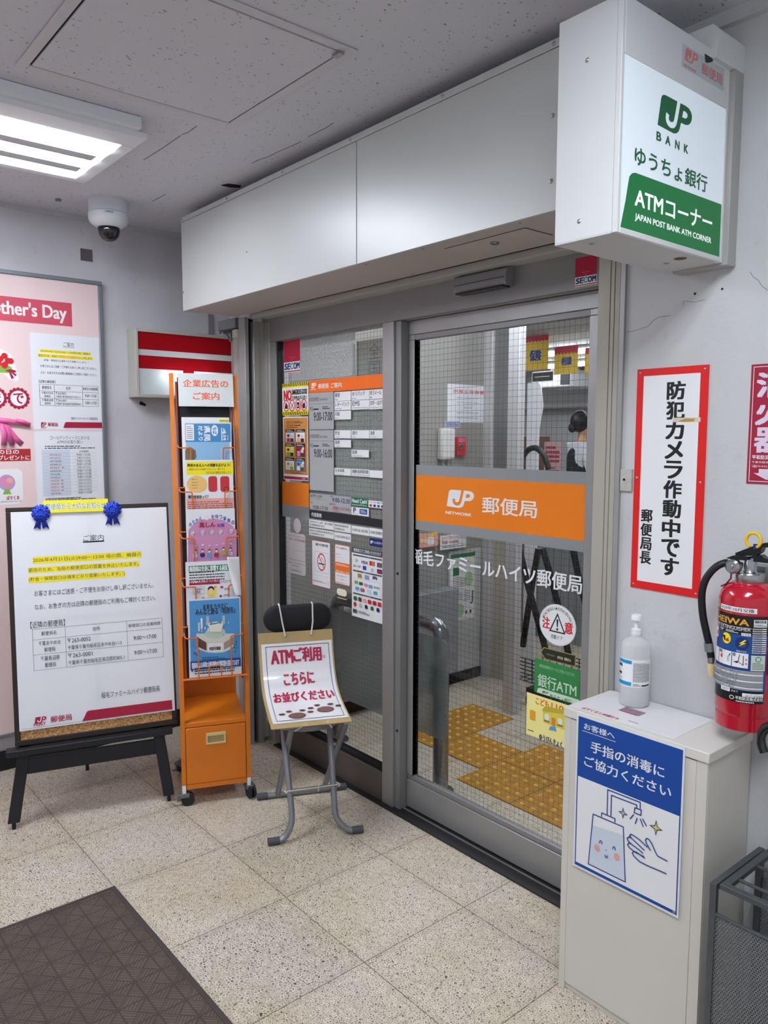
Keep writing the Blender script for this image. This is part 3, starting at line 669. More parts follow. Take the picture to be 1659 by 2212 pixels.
vc = [va, (0.0938,0.3908)[1], (0.0922,0.3338)[1], vb]
for v in vc: s.rect((ua, v, ub, v+.0009), E)
for u in uc: s.rect((u, vb, u+.0009, va), E)
def cell(txt, i, j, x0, y0, x1, y1):
    U = lambda x: uc[i]+(uc[i+1]-uc[i])*x; V = lambda y: vc[j]+(vc[j+1]-vc[j])*y
    s.T(txt, (U(x0), V(y0), U(x1), V(y1)), E)
cell('郵便局名', 0, 0, .27, .26, .73, .66); cell('住所', 1, 0, .44, .26, .56, .66); cell('郵便窓口の営業時間', 2, 0, .05, .30, .95, .66)
cell('千葉あやめ台', 0, 1, .17, .12, .85, .42); cell('郵便局', 0, 1, .34, .56, .68, .86); cell('〒263-0052', 1, 1, .03, .12, .40, .40); cell('千葉県千葉市稲毛区あやめ台1-13', 1, 1, .03, .58, .90, .88); cell('9:00～17:00', 2, 1, .18, .38, .82, .66)
cell('千葉長沼原', 0, 2, .22, .12, .80, .42); cell('郵便局', 0, 2, .34, .56, .68, .86); cell('〒263-0001', 1, 2, .03, .12, .42, .40); cell('千葉県千葉市稲毛区長沼原町805-1', 1, 2, .03, .58, .94, .88); cell('9:00～17:00', 2, 2, .18, .38, .82, .66)
s.T('稲毛ファミールハイツ郵便局長', (0.3285,0.1630,0.5490,0.1400), E)
vl = (0.0455,0.0617)[1]; s.rect(((0.0455,0.0617)[0], vl, (0.5930,0.0599)[0], vl+.0009), INK)
s.poly([(0.2551,0.0628),(0.2649,0.0798),(0.2718,0.0942),(0.2772,0.0990),(0.2853,0.0997),(0.5933,0.0989),(0.5937,0.0617)], CRIM)
s.emblem((lambda a: (a[0], a[3], a[2], a[1]))((0.0884,0.1008,0.1304,0.0767)), CRIM, PAPER, 'POST', (0.0853,0.0779,0.1268,0.0676))
s.T('郵便局', (0.1440,0.0965,0.2190,0.0730), CRIM, bold=.015)
TAPE = glass_mat('clear_tape', '#ffffff', 1.35)
s.part('tape'); s.rect((.306, .055, .330, .862), TAPE); s.rect((.04, .455, .598, .479), TAPE)
s.build('notice_poster', 'large white notice poster pinned on the cork board on the easel', 'poster')
s = Sheet(EBP, .0125); s.slab((.148, .868, .382, .916), mat('yellow_strip', '#f0e52a', .45), .001)
s.T('郵便局から大切なお知らせ', (.158, .903, .372, .880), WHITE, bold=.06); s.T('郵便局から大切なお知らせ', (.158, .903, .372, .880), mat('teal_print', '#3f7f86', .5))
s.build('yellow_strip', 'yellow paper strip with writing along the top of the easel board', 'sign')
BR = mat('blue_satin', '#1537b8', .3)
def bow(u, v, label):
    b = MB(BM)
    for k in range(10):
        a = 2*PI*k/10+.2
        for rr_ in (1.0, .72):
            r = .033*rr_; ca, sa = math.cos(a+(.3 if rr_ < 1 else 0)), math.sin(a+(.3 if rr_ < 1 else 0)); wv = .0075
            pts = [(.002, .010), (r*.6, .017), (r, .014), (r*.96, .009), (r*.5, .008), (.002, .008)]
            vs = []
            for (rad, w_) in pts:
                for sg in (-1, 1): vs.append((u+rad*ca-sg*wv*sa*(.5+.5*min(1, rad/.02)), v+rad*sa+sg*wv*ca*(.5+.5*min(1, rad/.02)), w_+(.006 if rr_ < 1 else 0)))
            b.add(vs, [(2*i, 2*i+1, 2*i+3, 2*i+2) for i in range(len(pts)-1)], BR, False)
    b.box(u-.009, v-.009, .014, u+.009, v+.009, .026, BR)
    for dx in (-.016, .016):
        b.add([(u-.006+dx*.3, v-.01, .010), (u+.006+dx*.3, v-.01, .010), (u+.012+dx, v-.062, .011), (u+dx, v-.052, .012), (u-.012+dx, v-.060, .011)], [(0, 1, 2, 3, 4)], BR)
    tag(b.build('ribbon_bow', solid=.0008), label, 'bow', 'blue bows on the easel board')
bow(.140, .868, 'blue ribbon bow at the left end of the yellow strip')
bow(.397, .872, 'blue ribbon bow at the right end of the yellow strip')

# ---------------------------------------------------------------- brochure rack
KO = Vector((.429, .029, 0)); KX = Vector((.101, .245, 0)).normalized(); KY = Vector((-KX.y, KX.x, 0))
KM = Matrix(((KX.x, KY.x, 0, KO.x), (KX.y, KY.y, 0, KO.y), (0, 0, 1, 0), (0, 0, 0, 1)))
t = thing('brochure_rack', 'orange steel brochure rack on casters between the easel and the stool', 'brochure rack', tuple(KM @ Vector((.122, .17, 0))))
KS = .25/1.215
def post(x0, x1):
    b = MB(KM); b.prism([(0, .085), (0, .505), (.25, 1.715), (.275, 1.715), (.03, .505), (.03, .085)], x0, x1, OST, 'x'); o = b.build('upright', t, bev=.0015)
    b = MB(KM); b.box(x0+.001, .001, .052, x1-.001, .028, .087, WHITE); b.build('white_end', o)
post(-.012, .004); post(.243, .259)
for x in (.012, .235): MB(KM).box(x-.007, .32, .06, x+.007, .34, .5, OST).build('rear_post', t)
b = MB(KM); b.add([(.02, .02, .515), (.227, .02, .515), (.227, .272, 1.70), (.02, .272, 1.70), (.02, .03, .515), (.227, .03, .515), (.227, .282, 1.70), (.02, .282, 1.70)], [(0, 1, 2, 3), (4, 7, 6, 5), (0, 4, 5, 1), (1, 5, 6, 2), (2, 6, 7, 3), (3, 7, 4, 0)], mat('black_panel', '#1a1b20', .6)); b.build('back_panel', t)
for x in (.0145, .2325): MB(KM).tube([(x, .005, .50), (x, .252, 1.68)], .0045, mat('rust_rod', '#8a3417', .5), 8).build('inner_rod', t)
# lower cabinet with shelf and drop front
b = MB(KM); b.box(.004, .003, .318, .243, .34, .336, OST); b.build('shelf', t, bev=.002)
MB(KM).box(.004, .325, .336, .243, .34, .60, OST).build('shelf_back', t)
b = MB(KM); b.box(.004, .012, .066, .243, .335, .317, OST); b.build('cabinet_body', t)
b = MB(KM); b.box(.007, .0, .088, .240, .012, .3155, OST); d = b.build('front_door', t, bev=.0015)
MB(KM).box(.006, .002, .066, .241, .012, .086, OST).build('kick_strip', t, bev=.001)
HB = mat('beige_plastic', '#d3c08a', .5); b = MB(KM)
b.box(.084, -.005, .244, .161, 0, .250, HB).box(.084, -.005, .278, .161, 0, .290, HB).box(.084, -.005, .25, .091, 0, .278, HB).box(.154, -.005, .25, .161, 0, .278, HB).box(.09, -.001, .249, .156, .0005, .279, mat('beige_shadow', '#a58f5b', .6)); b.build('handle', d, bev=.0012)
for x in (.016, .231): MB(KM).lathe([(0, -.002), (.004, -.0015), (.005, 0)], OST, (x, 0, .307), 12, 'y').build('rivet', d)
# header board
RKO = KO+EZ*.505; RV = (KY*.25+EZ*1.215).normalized(); RKP = PO(RKO, KX, RV)
s = Sheet(RKP, .004); s.slab((0.0216,1.2340,0.2416,1.0971), mat('header_white', '#d3d9d9', .45, noise=.06, nscale=30), .004)
s.part('upper_lettering'); s.T('企業広告の', (0.0412,1.2077,0.2210,1.1766), mat('header_orange', '#e0643a', .5), bold=.025); s.part('lower_lettering'); s.T('ご案内', (0.0792,1.1550,0.1835,1.1249), MATS['header_orange'], bold=.025)
s.build('header_board', parent=t)
# wire pockets
def wp(u, v, w): return tuple(PO(RKO, KX, RV)(u, v, w))
def pocket(v_top, v_bot, last=False):
    b = MB()
    for sg in (0, 1):
        X = lambda x: x if sg == 0 else .247-x
        pts = [wp(X(.012), v_top+.020, .0), wp(X(.012), v_top+.006, .034), wp(X(.018), v_top, .042), wp(X(.060), v_top, .042), wp(X(.060), v_bot, .036 if last else .014), wp(X(.060), v_bot, -.002)]
        b.tube(fillet(pts, .008, 4), .0026, OSTD, 8)
    b.tube([wp(.004, v_bot, .005), wp(.243, v_bot, .005)], .0028, OSTD, 8)
    if last:
        b.tube(fillet([wp(.10, v_bot, .034), wp(.10, v_bot+.046, .038), wp(.147, v_bot+.046, .038), wp(.147, v_bot, .034)], .01, 4), .0026, OSTD, 8)
        b.tube([wp(-.004, v_bot, .034), wp(.251, v_bot, .034)], .0034, OSTD, 8)
    b.build('wire_pocket', t)
vt = [(0.0491,0.9195)[1], (0.0454,0.7419)[1], (0.0437,0.5580)[1], (0.0395,0.3673)[1], (0.0373,0.1684)[1]]
vbm = (0.1203,0.0102)[1]; vt_last = vbm
for i, v in enumerate(vt): pocket(v, v-.155 if i < 4 else vbm, i == 4)
# casters
CK = mat('caster_grey', '#6f7274', .45, .5); CT_ = mat('caster_tyre', '#1b1c1f', .6)
def caster(x, y, lean):
    p = KM @ Vector((x, y, 0)); ang = lean; d = Vector((math.cos(ang), math.sin(ang), 0)); sdir = Vector((-d.y, d.x, 0))
    b = MB(); c_ = p+d*.012
    for sg in (-1, 1):
        b.lathe([(0, -.005), (.024, -.005), (.026, -.003), (.026, .003), (.024, .005), (0, .005)], CT_, n=20, axis='z', M=Matrix.Translation(c_+sdir*sg*.009+Vector((0, 0, .026))) @ sdir.to_track_quat('Z', 'Y').to_matrix().to_4x4())
    f = MB(); f.box(-.02, -.018, .036, .018, .018, .052, CK, M=Matrix(((d.x, sdir.x, 0, p.x), (d.y, sdir.y, 0, p.y), (0, 0, 1, 0), (0, 0, 0, 1)))); f.tube([p+Vector((0, 0, .045)), p+Vector((0, 0, .062))], .006, CK, 8)
    f.box(-.03, -.004, .018, .014, .004, .046, CK, M=Matrix(((d.x, sdir.x, 0, p.x), (d.y, sdir.y, 0, p.y), (0, 0, 1, 0), (0, 0, 0, 1))))
    f.box(-.052, -.006, .026, -.02, .006, .030, CK, M=Matrix(((d.x, sdir.x, 0, p.x), (d.y, sdir.y, 0, p.y), (0, 0, 1, 0), (0, 0, 0, 1))))
    o = f.build('caster', t, bev=.002); b.build('wheel', o)
caster(-.002, .012, 1.2); caster(.255, .012, -.1); caster(-.002, .325, 2.0); caster(.255, .325, 1.0)
# brochures (each on its own pocket, standing in front of the back panel)
def bro(a, pk, m=PAPER, t_=.002, w0=.006, sl=.174):
    vb_ = vt[pk]-.150 if pk < 4 else vbm+.004; H_ = a[3]-vb_
    s = Sheet(lambda u, v, w: RKP(u, v, w+w0+sl*(v-vb_))); s.slab((max(a[0], .0185), vb_, min(a[2], .2285), a[3]), m, t_); return s
def fix(a): return (a[0], a[3], a[2], a[1])
s = bro(fix((0.0287,1.0464,0.2171,0.7948)), 0, mat('magazine_white', '#e3e2e4', .4), .003, .001, .10); s.rect(fix((0.1763,1.0385,0.2151,1.0276)), YELLOW); s.T('2025年10月', (0.1796,1.0365,0.2127,1.0296), INK, bold=.03); s.build('magazine', 'white magazine with a yellow tag behind the newspaper in the top pocket', 'magazine')
s = bro(fix((0.0393,1.0230,0.2228,0.7897)), 0, mat('newsprint', '#dfe1e2', .6), .004, .0055, .15)
s.rect(fix((0.0429,1.0181,0.2144,0.8249)), mat('newspaper_blue', '#8db9dd', .5)); s.rect(fix((0.0410,1.0166,0.2192,0.9446)), mat('newspaper_deep_blue', '#3f86c3', .5)); s.rrect(fix((0.0428,1.0146,0.0750,0.9508)), WHITE, .1); s.greek(fix((0.0464,1.0081,0.0704,0.9558)), 7, INK, .3)
s.T('だより', (0.0928,1.0083,0.1085,0.9508), WHITE, rot=90, bold=.05); s.T('県民', (0.1145,1.0084,0.1374,0.9482), WHITE, rot=90, bold=.05); s.disc(*(0.1564,0.9900), .0135, .022, WHITE); s.T('ちば', (0.1491,1.0030,0.1642,0.9759), MATS['newspaper_deep_blue'], rot=90, bold=.05)
s.T('4', (0.1870,0.9986,0.2008,0.9759), WHITE, rot=90, bold=.06); s.T('月号', (0.1884,0.9734,0.1998,0.9507), WHITE, rot=90, bold=.05); s.T('2026', (0.2056,0.9734,0.2106,0.9517), WHITE, rot=90); s.rrect(fix((0.1822,1.0011,0.1860,0.9482)), WHITE, .4)
s.poly([(0.0394,0.9136),(0.0541,0.9260),(0.0658,0.9210),(0.0798,0.9110),(0.0813,0.8861),(0.0612,0.8565),(0.0376,0.8617)], mat('tortoise_print', '#7c6d55', .5)); s.T('今年はお米の', (0.1792,0.9230,0.1855,0.8603), WHITE, rot=90)
s.build('newspaper', 'blue and white prefecture newspaper laid sideways in the top pocket', 'newspaper')
s = bro(fix((0.0331,0.8682,0.2225,0.6253)), 1)
s.rect(fix((0.0400,0.8607,0.2236,0.8097)), YELLOW); s.T('障害のある人への理解を広げよう！', (0.0449,0.8537,0.2111,0.8410), INK, bold=.04); s.T('～障害のある人が地域でその人らしく暮らせる', (0.0439,0.8360,0.1901,0.8272), INK); s.T('共生社会の構築を目指して～', (0.1154,0.8232,0.2149,0.8128), INK)
s.disc(*(0.0797,0.7732), .040, .034, mat('peach_print', '#e9bf73', .5))
s.T('障害のある人', (lambda a: (a[0], a[1], a[0]+.0245, a[1]-.0045))((0.0595,0.7943)), INK)
s.T('の差別に関する', (lambda a: (a[0], a[1], a[0]+.0245, a[1]-.0045))((0.0591,0.7830)), INK)
s.T('相談窓口は', (lambda a: (a[0], a[1], a[0]+.0245, a[1]-.0045))((0.0587,0.7717)), INK)
s.T('ちらを見てね。', (lambda a: (a[0], a[1], a[0]+.0245, a[1]-.0045))((0.0583,0.7603)), INK)
s.rrect(fix((0.1238,0.8037,0.1586,0.7420)), mat('brick_print', '#c22f35', .5), .3); s.rrect(fix((0.1706,0.8030,0.2061,0.7410)), MATS['brick_print'], .3); s.ring(*(0.1943,0.7502), .0085, .0105, BLACK)
s.T('障害者差別って？', (0.0449,0.7297,0.1230,0.7171), INK, bold=.03); s.rrect(fix((0.0374,0.7166,0.2230,0.6749)), SALMON, .15); s.greek(fix((0.0427,0.7067,0.2181,0.6751)), 4, BROWN, .35, 5)
s.build('leaflet', 'white leaflet with a yellow heading in the second pocket', 'leaflet', 'leaflets in the rack')
s = bro(fix((0.0321,0.6718,0.2219,0.4429)), 2)
def ell(px_, py_, ru, rv, m): s.disc(px_, py_, ru, rv, m)
s.poly([(0.0345,0.4666),(0.0402,0.5922),(0.0671,0.6205),(0.1008,0.6316),(0.1391,0.6329),(0.1725,0.6269),(0.2057,0.6085),(0.2281,0.5830),(0.2249,0.4575)], mat('mauve_print', '#c98bb4', .5))
s.T('赤', (0.0421,0.6208,0.0538,0.6048), BLUE, bold=.03)
s.T('ち', (0.0547,0.6292,0.0664,0.6132), BLUE, bold=.03)
s.T('ゃ', (0.0677,0.6356,0.0794,0.6196), BLUE, bold=.03)
s.T('ん', (0.0817,0.6420,0.0934,0.6260), BLUE, bold=.03)
s.T('を', (0.1296,0.6484,0.1415,0.6323), BLUE, bold=.03)
s.T('待', (0.1445,0.6489,0.1564,0.6328), BLUE, bold=.03)
s.T('つ', (0.1598,0.6465,0.1717,0.6304), BLUE, bold=.03)
s.T('家', (0.1764,0.6401,0.1884,0.6239), BLUE, bold=.03)
s.T('族', (0.1916,0.6327,0.2036,0.6165), BLUE, bold=.03)
s.T('の', (0.2078,0.6233,0.2198,0.6071), BLUE, bold=.03)
s.disc(*(0.1120,0.6376), .0075, .010, mat('baby_print', '#e8ddd0', .5))
s.T('風しん', (0.0827,0.6190,0.1436,0.5993), CRIM, bold=.05); s.T('対策', (0.1508,0.6128,0.1802,0.5990), mat('violet_print', '#5a3f9c', .5), bold=.03)
s.disc(*(0.0548,0.5780), .0086, .0086, WHITE); s.greek(fix((0.0447,0.5852,0.0649,0.5708)), 3, INK, .4, 207)
s.disc(*(0.0932,0.5795), .0086, .0086, WHITE); s.greek(fix((0.0830,0.5867,0.1034,0.5723)), 3, INK, .4, 288)
s.disc(*(0.1299,0.5792), .0086, .0086, WHITE); s.greek(fix((0.1196,0.5864,0.1401,0.5719)), 3, INK, .4, 365)
s.disc(*(0.1635,0.5794), .0086, .0086, WHITE); s.greek(fix((0.1532,0.5867,0.1738,0.5722)), 3, INK, .4, 435)
s.disc(*(0.2056,0.5814), .0086, .0086, WHITE); s.greek(fix((0.1952,0.5886,0.2160,0.5741)), 3, INK, .4, 522)
s.disc(*(0.0658,0.5280), .0042, .0042, WHITE); s.T('み', (0.0622,0.5326,0.0694,0.5235), INK)
s.disc(*(0.0651,0.5077), .0056, .0062, mat('hair_print', '#2e2a2c', .5)); s.disc(*(0.0650,0.5048), .0046, .0046, FLESH); s.rrect(fix((0.0553,0.4970,0.0736,0.4816)), LBLUE, .3)
s.disc(*(0.0933,0.5303), .0042, .0042, WHITE); s.T('ん', (0.0897,0.5348,0.0969,0.5258), INK)
s.disc(*(0.0926,0.5099), .0056, .0062, mat('hair_print', '#2e2a2c', .5)); s.disc(*(0.0924,0.5070), .0046, .0046, FLESH); s.rrect(fix((0.0827,0.4992,0.1011,0.4838)), NAVY, .3)
s.disc(*(0.1198,0.5277), .0042, .0042, WHITE); s.T('な', (0.1162,0.5323,0.1235,0.5232), INK)
s.disc(*(0.1191,0.5073), .0056, .0062, mat('hair_print', '#2e2a2c', .5)); s.disc(*(0.1190,0.5044), .0046, .0046, FLESH); s.rrect(fix((0.1092,0.4965,0.1276,0.4811)), SKY, .3)
s.disc(*(0.1476,0.5286), .0042, .0042, WHITE); s.T('え', (0.1439,0.5331,0.1513,0.5240), INK)
s.disc(*(0.1468,0.5081), .0056, .0062, mat('hair_print', '#2e2a2c', .5)); s.disc(*(0.1467,0.5051), .0046, .0046, FLESH); s.rrect(fix((0.1368,0.4973,0.1554,0.4818)), CRIM, .3)
s.disc(*(0.1747,0.5333), .0042, .0042, WHITE); s.T('が', (0.1710,0.5379,0.1784,0.5288), INK)
s.disc(*(0.1739,0.5128), .0056, .0062, mat('hair_print', '#2e2a2c', .5)); s.disc(*(0.1738,0.5098), .0046, .0046, FLESH); s.rrect(fix((0.1638,0.5019,0.1825,0.4864)), LIME, .3)
s.disc(*(0.2026,0.5312), .0042, .0042, WHITE); s.T('お', (0.1989,0.5358,0.2063,0.5266), INK)
s.disc(*(0.2018,0.5106), .0056, .0062, mat('hair_print', '#2e2a2c', .5)); s.disc(*(0.2017,0.5077), .0046, .0046, FLESH); s.rrect(fix((0.1917,0.4997,0.2104,0.4842)), LGREY, .3)
s.build('leaflet', 'pink and white leaflet with a curved blue title in the third pocket', 'leaflet', 'leaflets in the rack')
s = bro(fix((0.0232,0.4652,0.2235,0.2121)), 3)
s.rect(fix((0.0358,0.4492,0.2119,0.4239)), GREEN); s.T('歯周病は全身に影響する病気です', (0.0385,0.4481,0.2081,0.4260), WHITE, bold=.03); s.greek(fix((0.0369,0.4284,0.1728,0.3874)), 4, INK, .4, 9)
s.T('若いころからの歯周病予防', (0.0367,0.3934,0.1542,0.3763), CRIM, bold=.03); s.T('が大切です', (0.1566,0.3878,0.1974,0.3758), INK); s.rect(fix((0.0363,0.3823,0.1541,0.3743)), CRIM)
s.disc(*(0.1211,0.3443), .019, .020, YELLOW); s.disc(*(0.1191,0.3550), .0125, .012, mat('hair_print', '#2e2a2c', .5)); s.disc(*(0.1188,0.3459), .0105, .0125, FLESH); s.rrect(fix((0.1015,0.3272,0.1358,0.2952)), LBLUE, .4)
s.disc(*(0.1360,0.3628), .0058, .0038, mat('amber_print', '#d9a032', .5)); s.disc(*(0.1612,0.3604), .006, .0045, CRIM); s.disc(*(0.1561,0.3253), .0045, .005, CRIM); s.disc(*(0.0876,0.3222), .006, .004, MATS['amber_print'])
s.frame(fix((0.0498,0.3667,0.0925,0.3388)), .0008, INK); s.T('動脈硬化', (0.0561,0.3616,0.0868,0.3521), INK); s.T('心疾患', (0.0558,0.3510,0.0785,0.3420), INK); s.T('認知症', (0.1716,0.3569,0.1929,0.3479), INK); s.T('誤嚥性', (0.1697,0.3327,0.1920,0.3246), INK)
s.build('leaflet', 'white leaflet with a green heading bar in the fourth pocket', 'leaflet', 'leaflets in the rack')
PLS = mat('clear_sleeve', '#eef2f4', .12, alpha=.72, coat=.6)
b = MB(); 
def slv(i, j):
    u0_, v0_ = (0.1802,0.4772); u1_, v1_ = (0.2329,0.3231)
    lx = .35*(1-j) if i < .5 else 0
    return RKP(u0_+(u1_-u0_)*(i+(1-i)*.55*(1-j if j < .85 else .15)**1.3), v0_*(j)+v1_*(1-j), .060+.010*math.sin(i*2.6+j*2))
b.grid(slv, 10, 16, PLS)
tag(b.build('plastic_sleeve', solid=.0006), 'glossy clear plastic sleeve curling over the green-headed leaflet', 'plastic sleeve')
s = bro(fix((0.0257,0.3193,0.2303,0.0155)), 4)
s.rect(fix((0.0320,0.3132,0.2254,0.0484)), mat('poster_blue', '#4f94cf', .45)); s.T('未来をカタチに', (0.0825,0.2976,0.1780,0.2761), INK, bold=.025); s.T('みんなと創る「特別市」', (0.0552,0.2812,0.2070,0.2558), INK, bold=.025)
C0 = (0.1291,0.1805); GRN = mat('sage_print', '#b9cdbf', .5)
s.poly([(0.0565,0.1859),(0.0548,0.1386),(0.0682,0.1210),(0.0958,0.1093),(0.1262,0.1045),(0.1570,0.1043),(0.1859,0.1139),(0.2000,0.1296),(0.2018,0.1751)], mat('stone_print', '#d5d3c8', .5)); s.disc(C0[0], C0[1]+.002, .0405, .022, GRN)
s.poly([(0.0575,0.1740),(0.0939,0.1474),(0.0937,0.1156),(0.0571,0.1361)], BROWN); s.poly([(0.1613,0.1422),(0.2004,0.1632),(0.1991,0.1321),(0.1602,0.1136)], mat('grey_brown_print', '#9a8f86', .5)); s.poly([(0.0999,0.1436),(0.1561,0.1421),(0.1548,0.1088),(0.0987,0.1105)], WHITE); s.T('特別市制度', (0.1050,0.1290,0.1489,0.1150), INK, bold=.04); s.T('横浜市', (0.1166,0.1366,0.1389,0.1272), SALMON)
rb = random.Random(4)
for i in range(22):
    x, y = rb.uniform(258, 530), rb.uniform(560, 655); h = rb.uniform(15, 50)
    q = fix((0.0662,0.2232,0.1929,0.1686)); U = q[0]+(q[2]-q[0])*(x-258)/272; V = q[1]+(q[3]-q[1])*(655-y)/95; s.rect((U-.0018, V, U+.0018, V+h*.00028), rb.choice([WHITE, LBLUE, SKY, LGREY]))
for x, y, h in ((262,600,60), (280,560,70), (328,520,60), (300,590,55), (430,520,40), (460,510,50)):
    pass
s.rect(fix((0.0954,0.2499,0.1054,0.2157)), LGREY); s.rect(fix((0.0735,0.2442,0.0805,0.2032)), WHITE); s.rect(fix((0.1569,0.2481,0.1671,0.2161)), LGREY); s.rect(fix((0.0636,0.2282,0.0699,0.1944)), LBLUE)
s.poly([(0.1013,0.2208),(0.1604,0.2166),(0.1507,0.1861),(0.1082,0.1892)], mat('ivory_print', '#e7e3d2', .5)); s.disc(*(0.1306,0.2187), .0165, .0085, WHITE); s.poly([(0.1070,0.2194),(0.1236,0.2230),(0.1521,0.2244),(0.1530,0.2209),(0.1281,0.2169),(0.1092,0.2154)], mat('pine_print', '#4f8f74', .5))
for i in range(14):
    x = rb.choice([rb.uniform(205, 262), rb.uniform(550, 590)]); q = fix((0.0386,0.1399,0.2184,0.0873)); U = q[0]+(q[2]-q[0])*(x-205)/385; V = q[1]+(q[3]-q[1])*rb.random(); s.rect((U-.0012, V, U+.0012, V+.006), rb.choice([CRIM, WHITE, NAVY, INK]))
s.greek(fix((0.0765,0.0920,0.1652,0.0717)), 3, INK, .35, 3); s.rect(fix((0.0304,0.0784,0.2253,0.0446)), BLUE); s.T('特別市による多様な大都市制度の早期実現を目指しています', (0.0363,0.0732,0.2178,0.0491), WHITE, bold=.02); s.greek(fix((0.0463,0.0554,0.2014,0.0242)), 3, INK, .4, 8); s.disc(*(0.0366,0.0421), .003, .004, INK)
s.build('leaflet', 'blue leaflet with a round model city in the bottom pocket', 'leaflet', 'leaflets in the rack')

# ---------------------------------------------------------------- folding stool and the queue sign tied to it
TO = Vector((.911, .134, 0)); TX = Vector((.126, .279, 0)).normalized(); TY = Vector((-TX.y, TX.x, 0))
TM = Matrix(((TX.x, TY.x, 0, TO.x), (TX.y, TY.y, 0, TO.y), (0, 0, 1, 0), (0, 0, 0, 1)))
PIPE = mat('grey_pipe', '#83868c', .32, .45); CAP = mat('grey_cap', '#4a4c50', .6); SEATB = mat('seat_black', '#15161c', .7)
t = thing('folding_stool', 'grey folding stool with a black backrest and crossed pipe legs before the glass', 'stool', tuple(TM @ Vector((.14, .2, 0))))
r_ = .0115
def fl(x0, x1, xf, sg):
    b = MB(TM); pts = [(xf, .012, .0125), (xf+sg*.045, .014, .0125), (x0, .03, .06), (x0+(x1-x0)*.1, .05, .12), (x1, .19, .40)]
    b.tube(fillet(pts, .05, 8), r_, PIPE, 14); o = b.build('front_leg', t)
    MB(TM).tube([(xf-sg*.012, .0115, .0135), (xf+sg*.03, .0125, .0135)], .0135, CAP, 14).build('end_cap', o)
fl(.074, .062, -.006, 1); fl(.232, .243, .322, -1)
MB(TM).tube([(.070, .07, .163), (.238, .07, .163)], .009, PIPE, 12).build('cross_bar', t)
for (xb, xt) in ((.068, .082), (.258, .285)):
    MB(TM).tube([(xb, .372, .018), (xt, .072, .405)], r_, PIPE, 14).build('rear_leg', t)
b = MB(TM); b.tube([(.0, .375, .0125), (.345, .375, .0125)], r_, PIPE, 14); o = b.build('rear_foot_bar', t)
for x0, x1 in ((-.015, .028), (.312, .352)): MB(TM).tube([(x0, .375, .0135), (x1, .375, .0135)], .0135, CAP, 14).build('end_cap', o)
for x in (.075, .262): MB(TM).lathe([(0, -.012), (.006, -.012), (.006, .012), (0, .012)], SCREW, (x, .168, .285), 10, 'x').build('pivot_bolt', t)
sx, sy = .148, .155
MB(TM).lathe([(0, .405), (.140, .405), (.146, .410), (.146, .424), (.140, .428)], PIPE, (sx, sy, 0), 40).build('seat_rim', t)
MB(TM).lathe([(.140, .426), (.138, .434), (.12, .442), (.06, .447), (0, .448)], SEATB, (sx, sy, 0), 40).build('seat', t)
for x in (.08, .205): MB(TM).tube(fillet([(x, .24, .41), (x, .285, .46), (x+.005, .288, .70)], .04), .009, PIPE, 12).build('back_support', t)
b = MB(TM); n = 14; prof = []
def bk(i, j):
    a = 2*PI*i; L = .080; R_ = .053; x = (L if math.cos(a) > 0 else -L)+R_*math.cos(a); z = R_*math.sin(a); k = math.sin(PI*j)**.4 if 0 < j < 1 else 0
    sc_ = .55+.45*k if 0 < j < 1 else .0
    return (.142+x*sc_, .285-.018*math.cos(PI*j)*1.0, .760+z*sc_)
b.grid(bk, 40, 10, SEATB); b.build('backrest', t)
ZT = mat('zip_tie', '#c9c2b4', .5)
b = MB(TM); b.tube([(.058, .056, .172), (.25, .058, .174)], .0022, ZT, 6).tube([(.175, .056, .158), (.178, .054, .208)], .002, ZT, 6); b.tube([(.058+.0, .045, .172), (.05, .06, .172), (.062, .075, .172)], .003, ZT, 6).tube([(.25, .045, .174), (.258, .06, .174), (.246, .075, .174)], .003, ZT, 6); b.build('cable_tie', t)
# cardboard: falls from the backrest, bends forward over the seat front
CBD = mat('cardboard', '#b39b6c', .8, noise=.12, nscale=10)
prof = [(.258, .714), (.248, .662), (.234, .602), (.214, .552), (.184, .510), (.135, .483), (.075, .468), (.01, .457), (-.04, .446)]
for _ in range(2): prof = [prof[0]]+[(p[0]*k+r[0]*(1-k), p[1]*k+r[1]*(1-k)) for p, r in zip(prof, prof[1:]) for k in (.75, .25)]+[prof[-1]]
cum = [0]
for i in range(1, len(prof)): cum.append(cum[-1]+math.dist(prof[i], prof[i-1]))
LEN = cum[-1]
def cb(u, v, w):      # v: 0 at the top edge, negative downward
    d = min(max(-v, 0), LEN); i = 0
    while i < len(prof)-2 and cum[i+1] < d: i += 1
    f_ = (d-cum[i])/(cum[i+1]-cum[i]); y = prof[i][0]+(prof[i+1][0]-prof[i][0])*f_; z = prof[i][1]+(prof[i+1][1]-prof[i][1])*f_
    ty, tz = prof[i+1][0]-prof[i][0], prof[i+1][1]-prof[i][1]; l = math.hypot(ty, tz); ny, nz = tz/l, -ty/l
    return tuple(TM @ Vector((u+.02*d, y+ny*w, z+nz*w)))
t = thing('queue_sign', 'cardboard queue sign with a white printed sheet tied to the stool', 'sign', tuple(TM @ Vector((.14, 0, .44))))
s = Sheet(cb); s.slab((-.016, -LEN, .272, 0), CBD, .003, 40); s.build('cardboard', parent=t)
W2 = -.042; B2 = -LEN+.028
s = Sheet(cb, .004); s.slab((-.006, B2, .266, W2), mat('laminated_white', '#e6e7ea', .25, coat=.5), .0006, 40); A_ = s.a; s.lift += .0014
s.nrect(.055, .968, .955, .974, NAVY); s.nrect(.055, .03, .955, .036, NAVY); s.nrect(.055, .03, .062, .974, NAVY, 24); s.nrect(.948, .03, .955, .974, NAVY, 24)
CR2 = mat('sign_crimson', '#b01746', .45)
